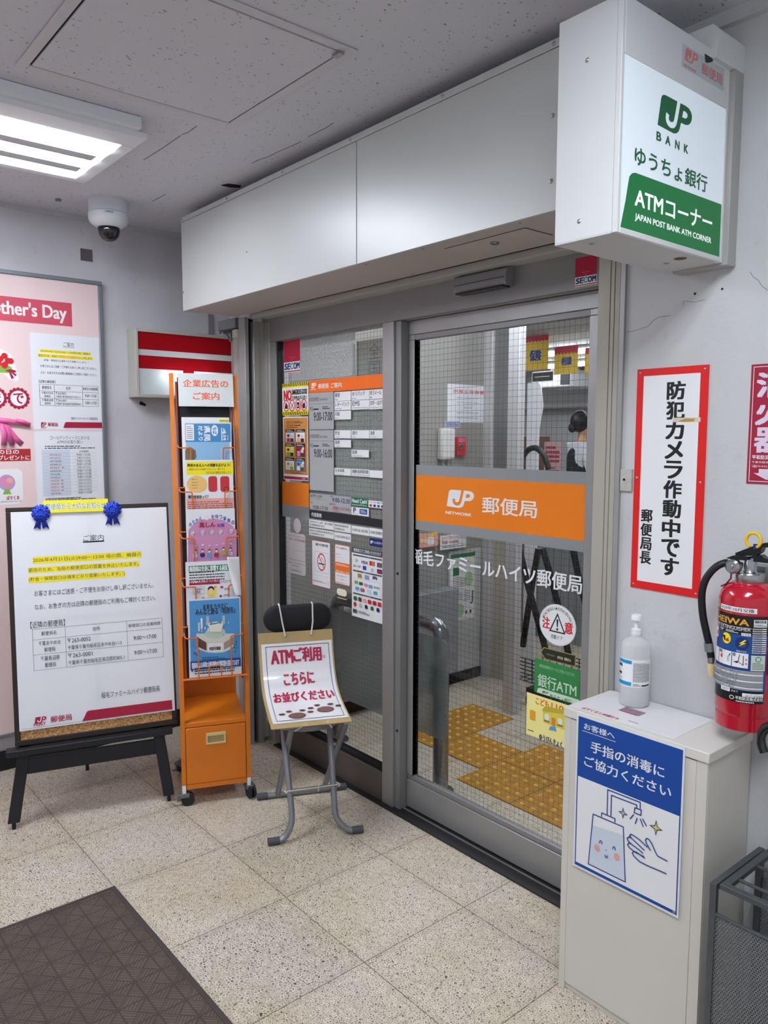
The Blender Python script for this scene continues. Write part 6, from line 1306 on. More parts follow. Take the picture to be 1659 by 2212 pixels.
def plate(pts, d0, d1, m, nm, bev=.002): b = MB(); b.prism(pts, ey_-d0, ey_-d1, m, 'y'); return b.build(nm, t, bev=bev)
hq = [(2.3663,1.1989),(2.4027,1.2172),(2.4321,1.2293),(2.4348,1.2291)]
hx = hq[-1][0]
plate([(2.3671,1.1985),(2.4077,1.2191),(2.4321,1.2288)] + [(hx+.05, hq[-1][1]+.004), (hx+.05, hq[-1][1]-.008)] + [(2.4276,1.2187),(2.4233,1.2055),(2.4137,1.1980),(2.3692,1.1909)], .010, -.010, HB2, 'upper_lever')
plate([(2.3810,1.1889),(2.4037,1.1955),(2.4236,1.2005),(2.4338,1.1941)] + [(hx+.05, (2.4338,1.1936)[1]), (hx+.05, (2.4342,1.1852)[1])] + [(2.4343,1.1840),(2.4144,1.1840),(2.3837,1.1859)], .010, -.010, HB2, 'carry_handle')
plate([(2.3539,1.1869),(2.3704,1.1947),(2.4025,1.1941),(2.3991,1.1867),(2.3682,1.1855)], .026, .012, HB2, 'trigger_guard', .001)
b = MB(); q = (2.4066,1.1882); b.lathe([(0, -.013), (.004, -.013), (.004, .013), (0, .013)], NK, (q[0], ey_, q[1]), 12, 'y'); b.build('hinge_pin', t)
YP = mat('pin_yellow', '#e3b912', .35); rc = (2.4083,1.2319); 
MB().tube([(rc[0]+.0165*math.cos(a), ey_-.012, rc[1]+.0165*math.sin(a)) for a in [math.radians(-62+i*304/20) for i in range(21)]], .0036, YP, 10).build('safety_pin', t)
q = (2.4127,1.2183); MB().box(q[0]-.004, ey_-.0135, q[1]-.006, q[0]+.004, ey_-.0095, q[1]+.006, NAVY).build('seal_tag', t)
pts = [(2.3645,1.1515),(2.3655,1.1412),(2.3577,1.1282),(2.3473,1.1214)]; MB().tube([(u, ey_-(.0185, .021, .026, .030)[i], v) for i, (u, v) in enumerate(pts)], .0042, NK, 8, flat=.25).build('metal_strap', t)
# wrapped label
dv = Vector((3.196-ex_, -1.27-ey_, 0)).normalized(); de = Vector((-dv.y, dv.x, 0))
s = CSheet(cyl_sheet(ex_, ey_, er), .0003)
Zv = lambda y: y
def zz_(y): return Z_TAB[0]+(y-Z_TAB[1])*Z_TAB[2]
za, zb_ = (2.4175,1.0715)[1], (2.4268,0.8737)[1]
Z_TAB = (za, 850, (zb_-za)/780.)
def U(x): return er*math.asin(max(-1, min(1, (x-462)/247.)))
LBK = mat('label_black', '#15161b', .3); LBL = mat('label_blue', '#1b4a8e', .35)
s.rect((-.115, zz_(1635), U(612), zz_(1530)), LBK); s.rect((-.115, zz_(1530), U(620), zz_(1030)), LBL); s.rect((-.115, zz_(1030), U(620), zz_(850)), LBK)
s.rect((U(240), zz_(835), U(530), zz_(790)), WHITE); s.T('H29年10月交換', (U(248), zz_(795), U(508), zz_(828)), BLACK, bold=.02)
s.T('HEIWA', (-.085, zz_(892), U(470), zz_(945)), mat('label_gold', '#e0a030', .4), bold=.05); s.rect((-.1, zz_(968), U(495), zz_(965)), WHITE); s.T('FIRE EXTINGUISHER', (-.088, zz_(962), U(487), zz_(994)), WHITE); s.T('YB-10P', (-.088, zz_(998), U(272), zz_(1022)), WHITE)
s.greek((U(290), zz_(1022), U(390), zz_(1000)), 2, WHITE, .5); s.rect((U(415), zz_(1035), U(490), zz_(1010)), WHITE); s.T('日本製', (U(420), zz_(1014), U(484), zz_(1031)), BLACK)
for x, y, r, m in ((222, 1060, 50, WHITE), (298, 1082, 48, YELLOW), (424, 1105, 62, NAVY)): uc_ = U(x); s.disc(uc_, zz_(y), .0115 if r < 55 else .0145, .0125 if r < 55 else .0145, m, 24)
s.poly([(U(445), zz_(1068)), (U(400), zz_(1108)), (U(422), zz_(1106)), (U(395), zz_(1136)), (U(458), zz_(1098)), (U(432), zz_(1098)), (U(458), zz_(1075))], YELLOW); s.rect((U(262), zz_(1105), U(290), zz_(1060)), BLACK); s.poly([(U(295), zz_(1108)), (U(292), zz_(1085)), (U(305), zz_(1090)), (U(312), zz_(1070)), (U(322), zz_(1108))], RED); s.disc(U(228), zz_(1060), .004, .006, RED, 12)
s.T('電気火災用', (U(382), zz_(1168), U(460), zz_(1182)), WHITE)
for x0, x1 in ((205, 243), (247, 346), (352, 478)): s.rect((U(x0), zz_(1320), U(x1), zz_(1190)), WHITE)
s.line([(U(275), zz_(1222)), (U(335), zz_(1212)), (U(325), zz_(1240))], .002, INK); s.rect((U(312), zz_(1285), U(328), zz_(1235)), LGREY); s.disc(U(268), zz_(1250), .003, .005, RED, 10); s.line([(U(410), zz_(1205)), (U(400), zz_(1270)), (U(440), zz_(1295)), (U(440), zz_(1210))], .0015, INK); s.poly([(U(360), zz_(1275)), (U(400), zz_(1262)), (U(395), zz_(1285))], BLACK)
for y in (1238, 1285): s.poly([(U(455), zz_(y)), (U(470), zz_(y)), (U(462), zz_(y+(18 if y < 1250 else -18)))], RED)
for x, n_ in ((252, '2'), (360, '3')): s.rect((U(x), zz_(1222), U(x+18), zz_(1195)), BLACK); s.T(n_, (U(x+4), zz_(1200), U(x+14), zz_(1217)), WHITE)
s.rect((U(508), zz_(950), U(608), zz_(885)), WHITE); s.T('業務用消火器', (U(515), zz_(890), U(600), zz_(915)), BLACK, bold=.03); s.greek((U(512), zz_(945), U(604), zz_(922)), 2, INK)
for i in range(12): y = 962+19*i; s.rect((U(502), zz_(y+10), U(606), zz_(y)), WHITE); s.greek((U(508), zz_(y+9), U(600), zz_(y+1)), 1, INK, .6, i)
s.rect((U(498), zz_(1335), U(602), zz_(1198)), mat('mint_label', '#c3d3cb', .4)); s.ring(U(552), zz_(1232), .0045, .006, GREEN); s.greek((U(508), zz_(1325), U(594), zz_(1260)), 5, INK, .35)
s.rect((-.1, zz_(1515), U(595), zz_(1340)), mat('label_silver', '#9ea2a6', .35, .3)); 
for i in range(8): s.rect((-.1, zz_(1360+20*i), U(592), zz_(1350+20*i)), WHITE if i % 3 == 1 else MATS['label_silver']); s.greek((-.095, zz_(1360+20*i), U(560-8*i), zz_(1350+20*i)), 1, INK, .45, i)
s.rect((U(285), zz_(1548), U(352), zz_(1510)), WHITE); s.T('2027', (U(294), zz_(1518), U(345), zz_(1540)), BLACK); s.T('年まで', (U(362), zz_(1524), U(412), zz_(1544)), WHITE); s.rect((U(445), zz_(1570), U(597), zz_(1538)), WHITE); s.T('2017 052665', (U(468), zz_(1552), U(590), zz_(1567)), BLACK)
s.ring(U(368), zz_(1592), .003, .005, LGREY); s.T('平和防災株式会社', (U(395), zz_(1572), U(598), zz_(1604)), WHITE, bold=.02); s.greek((U(400), zz_(1625), U(590), zz_(1610)), 1, WHITE, .6)
s.rect((U(632), zz_(1150), .075, zz_(862)), mat('label_pale', '#c7d4df', .4)); s.greek((U(640), zz_(1140), .07, zz_(870)), 12, BLUE, .4); s.rect((U(632), zz_(1395), .075, zz_(1170)), LGREY); s.greek((U(640), zz_(1385), .07, zz_(1180)), 9, INK, .4)
s.build('label', parent=t)
MB().box(ex_-.02, ey_+.03, z_t+.0, ex_+.02, .556, z_t+.03, NK).build('wall_hook', t)

# ---------------------------------------------------------------- umbrella stand and umbrella
ST2 = mat('stand_grey', '#5c6064', .4, .5)
pm_ = mat('perforated_sheet', '#7b7f83', .45, .4); k_ = NT(pm_); tc = k_.n('ShaderNodeTexCoord'); sp = k_.n('ShaderNodeSeparateXYZ'); k_.l(tc.outputs['Object'], sp.inputs[0])
pit = .0062; hx_ = k_.m('ADD', sp.outputs[0], sp.outputs[1]); rz = k_.m('DIVIDE', sp.outputs[2], pit*.866); row = k_.m('FLOOR', rz)
xx = k_.m('ADD', k_.m('DIVIDE', hx_, pit), k_.m('MULTIPLY', k_.m('MODULO', row, 2), .5)); fxx = k_.m('SUBTRACT', k_.m('FRACT', xx), .5); fzz = k_.m('MULTIPLY', k_.m('SUBTRACT', k_.m('FRACT', rz), .5), .866)
dd = k_.m('SQRT', k_.m('ADD', k_.m('MULTIPLY', fxx, fxx), k_.m('MULTIPLY', fzz, fzz))); k_.l(k_.m('GREATER_THAN', dd, .29), k_.b.inputs['Alpha'])
t = thing('umbrella_stand', 'grey metal umbrella stand with perforated sides right of the cabinet', 'umbrella stand', (2.62, .42, 0))
sx0, sx1, sy0, sy1, sz = 2.425, 2.83, .302, .535, .50
for (x, y) in ((sx0, sy0), (sx1-.014, sy0), (sx0, sy1-.014), (sx1-.014, sy1-.014)): MB().box(x, y, 0, x+.014, y+.014, sz, ST2).build('post', t, bev=.001)
b = MB(); b.box(sx0, sy0+.014, sz-.016, sx0+.014, sy1-.014, sz, ST2); b.build('side_rail', t, bev=.001)
b = MB(); i0, i1, j0, j1 = sx0+.020, sx1-.02, sy0+.004, sy1-.004; q = .016
b.box(i0, j0, sz-.008, i1, j0+q, sz+.004, ST2).box(i0, j1-q, sz-.008, i1, j1, sz+.004, ST2).box(i0, j0+q, sz-.008, i0+q, j1-q, sz+.004, ST2).box(i1-q, j0+q, sz-.008, i1, j1-q, sz+.004, ST2); b.build('top_frame', t, bev=.001)
for y in (.362, .448): MB().tube([(i0+q, y, sz-.002), (i1-q, y, sz-.002)], .004, ST2, 8).build('divider', t)
for x in (.0, .10, .20): MB().tube([(i0+.15+x, j0+q, sz-.002), (i0+.09+x, j1-q, sz-.002)], .004, ST2, 8).build('divider', t)
MB().box(sx0+.014, sy0+.004, .03, sx1-.014, sy0+.006, .432, pm_).build('perforated_panel', t); MB().box(sx0+.014, sy1-.008, .03, sx1-.014, sy1-.006, .432, pm_).build('perforated_panel', t)
MB().tube([(sx0+.014, sy0+.005, .432), (sx1-.014, sy0+.005, .432)], .004, ST2, 8).build('panel_edge', t)
MB().box(sx0+.004, sy0+.004, .02, sx1-.004, sy1-.004, .03, ST2).build('drip_tray', t)
UMB = mat('umbrella_handle', '#15161a', .15, coat=.7)
t = thing('umbrella', 'black crook-handled umbrella standing in the grey umbrella stand', 'umbrella', (2.56, .41, .03))
hc = [(2.484, .805), (2.476, .822), (2.475, .842), (2.486, .862), (2.505, .872), (2.525, .868), (2.54, .85), (2.545, .82), (2.547, .74)]
MB().tube(fillet([(x, .40, z-.02) for x, z in hc], .02, 4), [.0105]*len(fillet([(x, .40, z-.02) for x, z in hc], .02, 4)), UMB, 14).build('crook_handle', t)
MB().tube([(2.547, .40, .72), (2.547, .40, .05)], .004, NK, 8).build('shaft', t)
MB().lathe([(.010, .70), (.014, .66), (.019, .45), (.020, .25), (.008, .10), (.004, .04)], mat('umbrella_cloth', '#20212a', .7), (2.547, .40, 0), 16).build('folded_canopy', t)
# ---------------------------------------------------------------- door mat
MT = mat('brown_mat', '#4c423f', .75); k_ = NT(MT); tc = k_.n('ShaderNodeTexCoord'); sp = k_.n('ShaderNodeSeparateXYZ'); k_.l(tc.outputs['Object'], sp.inputs[0])
P_ = .075
def fr(v): return k_.m('FRACT', v)
X_, Y_ = k_.m('DIVIDE', sp.outputs[0], P_), k_.m('DIVIDE', sp.outputs[1], P_)
fx_, fy_ = fr(X_), fr(Y_)
gap = k_.m('LESS_THAN', k_.m('MINIMUM', k_.m('MINIMUM', fx_, k_.m('SUBTRACT', 1, fx_)), k_.m('MINIMUM', fy_, k_.m('SUBTRACT', 1, fy_))), .035)
dg = k_.m('MINIMUM', k_.m('ABSOLUTE', k_.m('SUBTRACT', fx_, fy_)), k_.m('ABSOLUTE', k_.m('SUBTRACT', k_.m('ADD', fx_, fy_), 1)))
gap2 = k_.m('LESS_THAN', dg, .03)
quad = k_.m('GREATER_THAN', k_.m('ABSOLUTE', k_.m('SUBTRACT', fx_, .5)), k_.m('ABSOLUTE', k_.m('SUBTRACT', fy_, .5)))
st = k_.m('ADD', k_.m('MULTIPLY', quad, k_.m('ADD', X_, Y_)), k_.m('MULTIPLY', k_.m('SUBTRACT', 1, quad), k_.m('SUBTRACT', X_, Y_)))
rb_ = k_.m('SINE', k_.m('MULTIPLY', st, 2*PI*6))
h_ = k_.m('MULTIPLY', k_.m('SUBTRACT', 1, k_.m('MAXIMUM', gap, gap2)), k_.m('ADD', .6, k_.m('MULTIPLY', rb_, .4)))
bp = k_.n('ShaderNodeBump'); bp.inputs['Strength'].default_value = .8; bp.inputs['Distance'].default_value = .002; k_.l(h_, bp.inputs['Height']); k_.l(bp.outputs[0], k_.b.inputs['Normal'])
n_ = k_.n('ShaderNodeTexNoise'); n_.inputs['Scale'].default_value = 9; k_.l(tc.outputs['Object'], n_.inputs['Vector'])
base_ = k_.mix(k_.ramp(n_.outputs[0], [(.3, (0, 0, 0, 1)), (.7, (1, 1, 1, 1))]), lin('#51463f'), lin('#63574f'))
k_.l(k_.mix(k_.m('MULTIPLY', k_.m('SUBTRACT', 1, h_), .75), base_, lin('#2a2321')), k_.b.inputs['Base Color'])  # relief shade painted into the colour: gaps and rib grooves darkened
t = thing('floor_mat', 'large dark brown ribbed rubber mat on the terrazzo floor', 'mat', (1.5, -1.2, 0))
MB().box(.812, -2.0, 0, 2.6, -.414, .007, MT).build('mat_field', t)
b = MB(); ME = mat('mat_edge', '#3f3735', .7)
b.box(.800, -.414, 0, 2.6, -.398, .009, ME).box(.800, -2.0, 0, .812, -.414, .009, ME); b.build('mat_border', t, bev=.002)
# ---------------------------------------------------------------- behind the glass: guard rail, tactile tiles, lobby of the office
GZ = (-0.2444,0.3886)
t = thing('guard_rail', 'stainless guard rail with a frosted panel standing just behind the glass', 'guard rail', (.63, .90, 0))
gy = .90; gx0, gx1 = .262, .977
zr = .70
MB().tube(fillet([(gx0, gy, .0), (gx0, gy, zr), (gx1, gy, zr), (gx1, gy, 0)], .07, 10), .0325, STEEL, 20).build('rail_tube', t)
for x in (gx0, gx1): MB().lathe([(0, .006), (.055, .006), (.058, .0)], STEEL, (x, gy, 0), 24).build('base_flange', t)
for x in (gx0+.045, gx1+.045): MB().lathe([(.006, .006), (.006, .014), (0, .016)], STEEL, (x, gy-.02, 0), 8).build('bolt', t)
PN = glass_mat('frosted_panel', '#ccd2d3', 1.3, haze=.42, hazecol='#bcc2c3')
b = MB(); px0, px1, pz0, pz1 = .20, 1.05, .24, .655; pts = arc((px1-.03, pz1-.03), .03, 0, 90, 5)+arc((px0+.03, pz1-.03), .03, 90, 180, 5)+arc((px0+.06, pz0+.06), .06, 180, 270, 6)+arc((px1-.03, pz0+.03), .03, 270, 360, 5)
b.prism(pts, gy-.040, gy-.036, PN, 'y'); b.build('panel', t)
TY_ = mat('tactile_yellow', '#b5811f', .5, noise=.25, nscale=20); TD = mat('tactile_dome', '#eab548', .35)
tl = [(.642, 1.180, 'yellow tactile tile behind the guard rail, joining the strip to the block'), (.340, 1.180, 'yellow tactile tile seen through the fixed pane'), (.340, 1.472, 'yellow tactile tile at the far end of the strip'),
      (.944, 1.030, 'yellow tactile tile at the near left corner of the block behind the door'), (1.242, 1.030, 'yellow tactile tile in the row nearest the door glass, second from the corner'), (1.540, 1.030, 'yellow tactile tile in the row nearest the door glass, beside the cabinet'),
      (.944, 1.325, 'yellow tactile tile in the middle row at the left edge of the block'), (1.242, 1.325, 'yellow tactile tile in the middle row, centre of the block'), (1.540, 1.325, 'yellow tactile tile in the middle row, far right of the block')]
for (x, y, lb) in tl:
    b = MB(); b.box(x, y, .0, x+.294, y+.290, .004, TY_)
    for i in range(5):
        for j in range(5): b.lathe([(.0115, .004), (.009, .008), (.005, .0092), (0, .0095)], TD, (x+.032+.0575*i, y+.03+.0575*j, 0), 10)
    tag(b.build('tactile_tile'), lb, 'tactile tile', 'yellow tactile tiles')
# vestibule side wall with what hangs on it
VW = mat('vestibule_grey', '#94948f', .5, noise=.05, nscale=3)
struct(MB().box(-.03, .80, 0, 0, 2.20, 2.46, VW).build('wall_vestibule'))
ILP = PX(0)
s = Sheet(ILP); a = 1.8823,1.7593,2.2028,1.5405; s.slab((a[0], a[3], a[2], a[1]), PAPER, .0006)
s.T('警察官立寄所', (lambda a: (a[0], a[1], a[2], a[1]-.022))((1.9290,1.7294,2.1886,1.7219)), RED, bold=.02, mirror=True)
s.T('POLICE PATROL HERE', (1.9608,1.6861,2.1417,1.6808), INK, mirror=True)
s.T('POLIZEI KONTROLLIERT HIER', (1.9612,1.6587,2.1423,1.6527), INK, mirror=True)
s.T('POLICIA', (2.0160,1.6313,2.0865,1.6218), INK, mirror=True)
s.T('SOUS SURVEILLANCE POLICIERE', (1.9620,1.6011,2.1434,1.5935), INK, mirror=True)
s.T('LOCAL VIGILADO POR LA POLICIA', (1.9625,1.5722,2.1440,1.5639), INK, mirror=True)
s.build('police_notice', 'white reversed police notice hanging behind the door glass', 'notice')
s = Sheet(ILP, .001); a = 1.8640,1.5475,1.9861,1.5076; s.slab((a[0], a[3], a[2], a[1]), mat('pale_violet', '#aab0cf', .5), .0006); s.ngreek(.1, .2, .9, .85, 3, NAVY, .4); s.build('small_label', 'small pale violet label above the wall telephone behind the glass', 'label')
a = 1.8001,1.5075,1.9093,1.3282
t = thing('wall_telephone', 'white wall telephone handset behind the door glass', 'telephone', (0, a[0], a[3]))
b = MB(); b.box(0, a[0], a[3], .045, a[2], a[1], mat('phone_white', '#d9d9d6', .4)); b.build('handset', t, bev=.012)
for dy in (.35, .75): MB().tube([(.02+.006*math.cos(i*1.3), a[0]+(a[2]-a[0])*dy+.006*math.sin(i*1.3), a[3]-.003*i) for i in range(36)], .0025, MATS['phone_white'], 5).build('cord', t)
a = 1.9446,1.4569,2.0155,1.3507
t = thing('alarm_box', 'red emergency button box right of the wall telephone', 'alarm box', (0, a[0], a[3]))
b = MB(); b.box(0, a[0], a[3], .025, a[2], a[1], RED); b.build('box', t, bev=.003)
cy_, cz_ = (1.9670,1.4022); MB().lathe([(.018, .025), (.018, .031), (.013, .034), (.012, .029), (0, .029)], STEEL, (0, cy_, cz_), 20, 'x').build('button', t)
s = Sheet(ILP, .025); s.rect((a[0]+.01, a[1]-.028, a[2]-.01, a[1]-.008), PINK); s.T('非常用', (a[0]+.016, a[1]-.012, a[2]-.016, a[1]-.024), RED); s.build('plate', parent=t)
# aluminium frames
PST = mat('bright_aluminium', '#c9c9cb', .45, .2)
def upright(x0, x1, y0, y1, z1, label, m=PST):
    tag(MB().box(x0, y0, 0, x1, y1, z1, m).build('frame_post', bev=.003), label, 'post', 'aluminium posts')
pp = 0.5214,1.9293,0.5963,1.9228
upright(pp[0], pp[2], 1.80, 1.85, 2.455, 'bright aluminium post standing alone in the office lobby')
pq = 0.0024,2.0033,0.0715,1.9973
upright(pq[0], pq[2], 2.18, 2.23, 2.455, 'aluminium post at the end of the grey side wall')
tag(MB().box(pq[2]+.001, 2.20, 1.22, pq[2]+.16, 2.215, 2.455, mat('dark_gasket_panel', '#7d7f80', .4, .3)).box(pq[2]+.13, 2.19, 1.22, pq[2]+.15, 2.2, 2.455, DARK).box(pq[2]+.001, 2.17, 1.16, pq[2]+.18, 2.23, 1.22, ALUD).build('transom_panel'), 'grey framed panel between the two aluminium posts', 'panel')
tag(MB().box(pq[2], 2.21, .0, pq[2]+.10, 2.24, 1.16, mat('cream_panel', '#b7b2a4', .5)).build('door_leaf_edge'), 'narrow cream door edge below the grey framed panel', 'panel')
# machine cabinet with poster and leaflets
AY0, AY1 = 1.955, 2.19
t = thing('machine_cabinet', 'pale grey cabinet with a green and white poster in the office lobby', 'cabinet', (-.25, 2.07, 0))
CG = mat('machine_grey', '#bdbfbe', .45)
at_top = (2.0985,0.7930)[1]
MB().box(.001, 1.90, .06, .012, 2.17, at_top, CG).build('side_panel', t, bev=.003)
MB().box(.001, .98, .10, .10, 1.895, at_top-.20, mat('machine_dark', '#84878a', .5)).build('base_unit', t, bev=.006)
MB().box(.001, 1.0, .0, .02, 2.17, .06, DARK).build('plinth', t)
s = Sheet(PX(.012)); a = 1.8291,0.7983,2.1163,0.3740; s.slab((max(a[0], 1.91), a[3], min(a[2], 2.165), min(a[1], at_top-.02)), WHITE, .0008)
s.nrect(0, .94, 1, 1, GREEN); s.nT('ゆうちょ', .2, .90, .75, .85, GREEN); s.nrect(.1, .68, .35, .80, GREEN); s.ndisc(.75, .60, .17, mat('leaf_pale', '#a9c99b', .5), 1.3); s.ndisc(.35, .15, .22, MATS['leaf_pale'], .9); s.ngreek(.1, .50, .6, .66, 6, INK, .3); s.ngreek(.1, .30, .5, .45, 6, INK, .3); s.nT('J', .82, .42, .93, .22, GREEN, bold=.05); s.ngreek(.55, .28, .8, .44, 6, INK, .3); s.nrect(.62, .08, .69, .13, INK); s.nrect(.80, .08, .87, .13, INK)
s.build('poster', parent=t)
for i, (x0, x1, m, lb, tx) in enumerate(((135, 288, SALMON, 'pink and white leaflet on the machine cabinet', None), (308, 525, WHITE, 'white leaflet with crimson writing on the machine cabinet', 1))):
    a = 1.6458,0.9210,1.7886,0.8403; a2_ = 1.8070,0.8964,2.0213,0.8124; q = (a, a2_)[i]
    s = Sheet(PX(.03)); s.slab((q[0], q[3], q[2], q[1]), m, .001)
    if tx: s.nT('「スマートフォン」で「いつでも」', .04, .9, .96, .66, CRIM, bold=.02); s.nT('「預金高・入出金明細」', .06, .6, .7, .38, CRIM, bold=.02); s.ngreek(.08, .1, .92, .3, 2, INK)
    else: s.ndisc(.6, .4, .22, WHITE, .8); s.ndisc(.15, .5, .10, FLESH, 1); s.ndisc(.35, .5, .10, FLESH, 1); s.nrect(.5, .8, .9, .95, YELLOW)
    s.build('leaflet', lb, 'leaflet')
# folded trolley
TR = mat('trolley_black', '#16171b', .4, .3)
tx_, ty_ = .66, 2.28
t = thing('shopping_trolley', 'black folding trolley with crossed tubes and a wire basket behind the door', 'trolley', (tx_, ty_, 0))
def I4p(a): return [(u, 2.0, v) for u, v in a]
hpts = I4p([(0.4484,1.2855),(0.4515,1.3309),(0.4794,1.3766),(0.5196,1.4014),(0.5599,1.4000),(0.6044,1.3661),(0.6252,1.3227),(0.6377,1.2918)])
MB().tube(fillet(hpts, .05, 5), .016, TR, 10).build('handle_loop', t)
for i, q in enumerate((I4p([(0.4457,0.8679),(0.5092,0.6713),(0.6010,0.4435),(0.6530,0.3036)]), I4p([(0.5940,0.8648),(0.6578,0.7060),(0.7086,0.5604),(0.7767,0.3308)]), I4p([(0.5497,0.8598),(0.5169,0.6922),(0.4842,0.4947),(0.4549,0.3006)]), I4p([(0.7607,0.8712),(0.7943,0.7507),(0.8511,0.5851)]))):
    q = [(x, y+.02*i, max(z, .06)) for x, y, z in q]; MB().tube(q, .018, TR, 10).build('cross_tube', t)
b = MB(); w0 = I4p([(0.4566,0.2280),(0.6102,0.0971)])
(xa, _, za), (xb, _, zb2) = w0; zlo = .10
for i in range(7): z = zlo+(za-zlo)*i/6; b.tube([(xa-.05, 2.06, z), (xb+.15, 2.06, z)], .003, TR, 5); b.tube([(xa-.05, 2.28, z), (xb+.15, 2.28, z)], .003, TR, 5)
for i in range(8): x = xa-.05+(xb-xa+.2)*i/7; b.tube([(x, 2.28, za), (x, 2.28, zlo), (x, 2.06, zlo), (x, 2.06, za)], .003, TR, 5)
b.build('wire_basket', t)
wx, wy = .53, 1.98
for (x, y) in ((wx+.02, wy+.02), (wx+.35, wy+.02), (wx+.02, wy+.27), (wx+.35, wy+.27)):
    MB().lathe([(0, -.012), (.03, -.012), (.034, -.008), (.034, .008), (.03, .012), (0, .012)], RUB, (x, y, .034), 18, 'x').build('wheel', t)
MB().box(wx, wy, .07, wx+.38, wy+.30, .10, TR).build('base_tray', t, bev=.005)
# slatted counter front, back wall fittings, person, hanging banners, air conditioner, lamps
sm_ = mat('slat_grey', '#8f9396', .5)
b = MB(); n = 64
for i in range(n): x = -3.4+4.4*i/n; b.box(x, 3.2, 0, x+.062, 3.225 if i % 2 else 3.218, 1.06, sm_)
tag(b.build('slatted_screen'), 'low grey slatted screen across the office behind the trolley', 'screen')
tag(MB().box(-5.2, 5.4, .0, -.2, 6.0, 1.02, mat('counter_cream', '#c9c4b8', .5)).build('office_counter'), 'long pale counter in the office behind the person', 'counter')
bd = -3.0712,1.4560,-2.6637,1.3144
tag(MB().box(bd[0], 6.2, 0, bd[2], 6.23, bd[1], mat('brown_board', '#6d5444', .7)).build('brown_board'), 'brown panel on the office counter seen through the door', 'panel')
s = Sheet(PY(5.47)); bd = -1.8896,1.4029,-1.6702,1.2680; s.slab((bd[0]-.25, 1.02, bd[2]-.25, bd[1]+.0), mat('pink_sheet', '#e3b9bd', .5), .002); s.ngreek(.08, .4, .92, .9, 4, CRIM, .6); s.ngreek(.08, .1, .92, .3, 3, INK, .5); s.build('counter_sign', 'pink sign with dark red lines standing on the office counter', 'sign')
bd = -1.6260,1.3693,-1.4822,1.1433; t = thing('counter_monitor', 'white monitor on the office counter left of the person', 'monitor', (bd[0]+.1, 5.38, 1.02))
b = MB(); b.box(bd[0]-.2, 5.45, bd[3]+.06, bd[2]-.2, 5.49, bd[1], mat('monitor_white', '#d5d7de', .4)); b.build('casing', t, bev=.02); MB().box(bd[0]-.17, 5.447, bd[3]+.10, bd[2]-.23, 5.4495, bd[1]-.06, mat('monitor_screen', '#a9aec4', .3)).build('screen', t); MB().box((bd[0]+bd[2])/2-.25, 5.46, 1.02, (bd[0]+bd[2])/2-.15, 5.48, bd[3]+.07, MATS['monitor_white']).build('stand', t)
wp_ = 0.2667,1.7707,0.3430,1.5002
tag(MB().prism([(wp_[0]-.03, 0), (wp_[2]-.02, 0), (wp_[2]-.02, wp_[3]), (wp_[2], wp_[3]+.1), (wp_[2]+.005, (wp_[1]+wp_[3])/2), (wp_[2]-.01, wp_[1]-.02), (wp_[2]-.03, wp_[1]), (wp_[0]-.03, wp_[1])], 2.30, 2.31, mat('white_board', '#dfe0e6', .5)).build('white_panel'), 'tall white panel with a curved edge behind the lone aluminium post', 'panel')
def banner(pts, tx, ta, lb, Y):
    a0 = min(p[0] for p in pts); a1_ = max(p[0] for p in pts); z0 = min(p[1] for p in pts); z1 = max(p[1] for p in pts); zr_ = z1-(z1-z0)*.2
    s = Sheet(PY(Y)); s.slab((a0, z0, a1_, z1), mat('banner_yellow', '#ecc94a', .6), .003); n = 7
    s.rect((a0, zr_, a1_, z1), mat('banner_red', '#c03a4c', .6))
    for i in range(n): s.disc(a0+(a1_-a0)*(i+.5)/n, zr_, (a1_-a0)/n/2, (a1_-a0)/n/2, MATS['banner_red'], 14); s.k -= 1
    s.k += 1; s.T(tx, ta, BLUE, bold=.04) if tx else None
    s.part('cord')
    for x in (a0+.02, a1_-.02): s.mb().tube([(x, Y, z1-.01), (x, Y, 2.455)], .004, WHITE, 5)
    s.build('hanging_banner', lb, 'banner', 'banners over the counter')
banner([(-2.0143,2.4957),(-1.7202,2.1178)], '保険', (-1.9512,2.3173,-1.8089,2.2117), 'yellow hanging banner with a scalloped red top, left of the office banners', 4.97)
banner([(-1.6457,2.3272),(-1.3672,2.0638)], '相談', (-1.5580,2.2247,-1.4388,2.1454), 'yellow hanging banner with a scalloped red top, second in the office', 4.97)
banner([(-1.2887,2.2914),(-1.0956,2.0453)], '', None, 'yellow hanging banner cut off by the door stile', 4.97)
bd = -4.3423,2.4134,-3.6433,2.1656
t = thing('air_conditioner', 'white air conditioner under the office ceiling behind the banners', 'air conditioner', ((bd[0]+bd[2])/2, 8.2, bd[3]))
ACW = mat('ac_white', '#d3d5d8', .4)
b = MB(); b.box(bd[0], 7.9, bd[3], bd[2], 8.6, bd[1], ACW); b.build('casing', t, bev=.03)
ac = -4.3010,2.3895,-3.9370,2.2632; MB().box(ac[0], 7.885, ac[3], ac[2], 7.899, ac[1], DARK).build('outlet', t); MB().box(ac[0]+.05, 7.875, ac[3]+.06, ac[2]-.05, 7.884, ac[1]-.06, mat('ac_louvre', '#a89f8c', .5)).build('louvre', t)
ac = -3.7957,2.3721,-3.6433,2.1656; MB().box(ac[0], 7.885, ac[3]+.03, ac[2], 7.899, ac[1]-.03, mat('ac_grille', '#2b2d31', .6)).build('grille', t)
MB().box(bd[0]+.2, 8.1, bd[1], bd[2]-.2, 8.4, 2.46, ACW).build('hanger', t)
tag(MB().tube([(-5.9, 8.9, 1.95), (-1.0, 8.9, 1.95)], .05, mat('duct_grey', '#a9aaac', .5), 12).build('ceiling_duct'), 'grey pipe along the office back wall below the air conditioner', 'pipe')
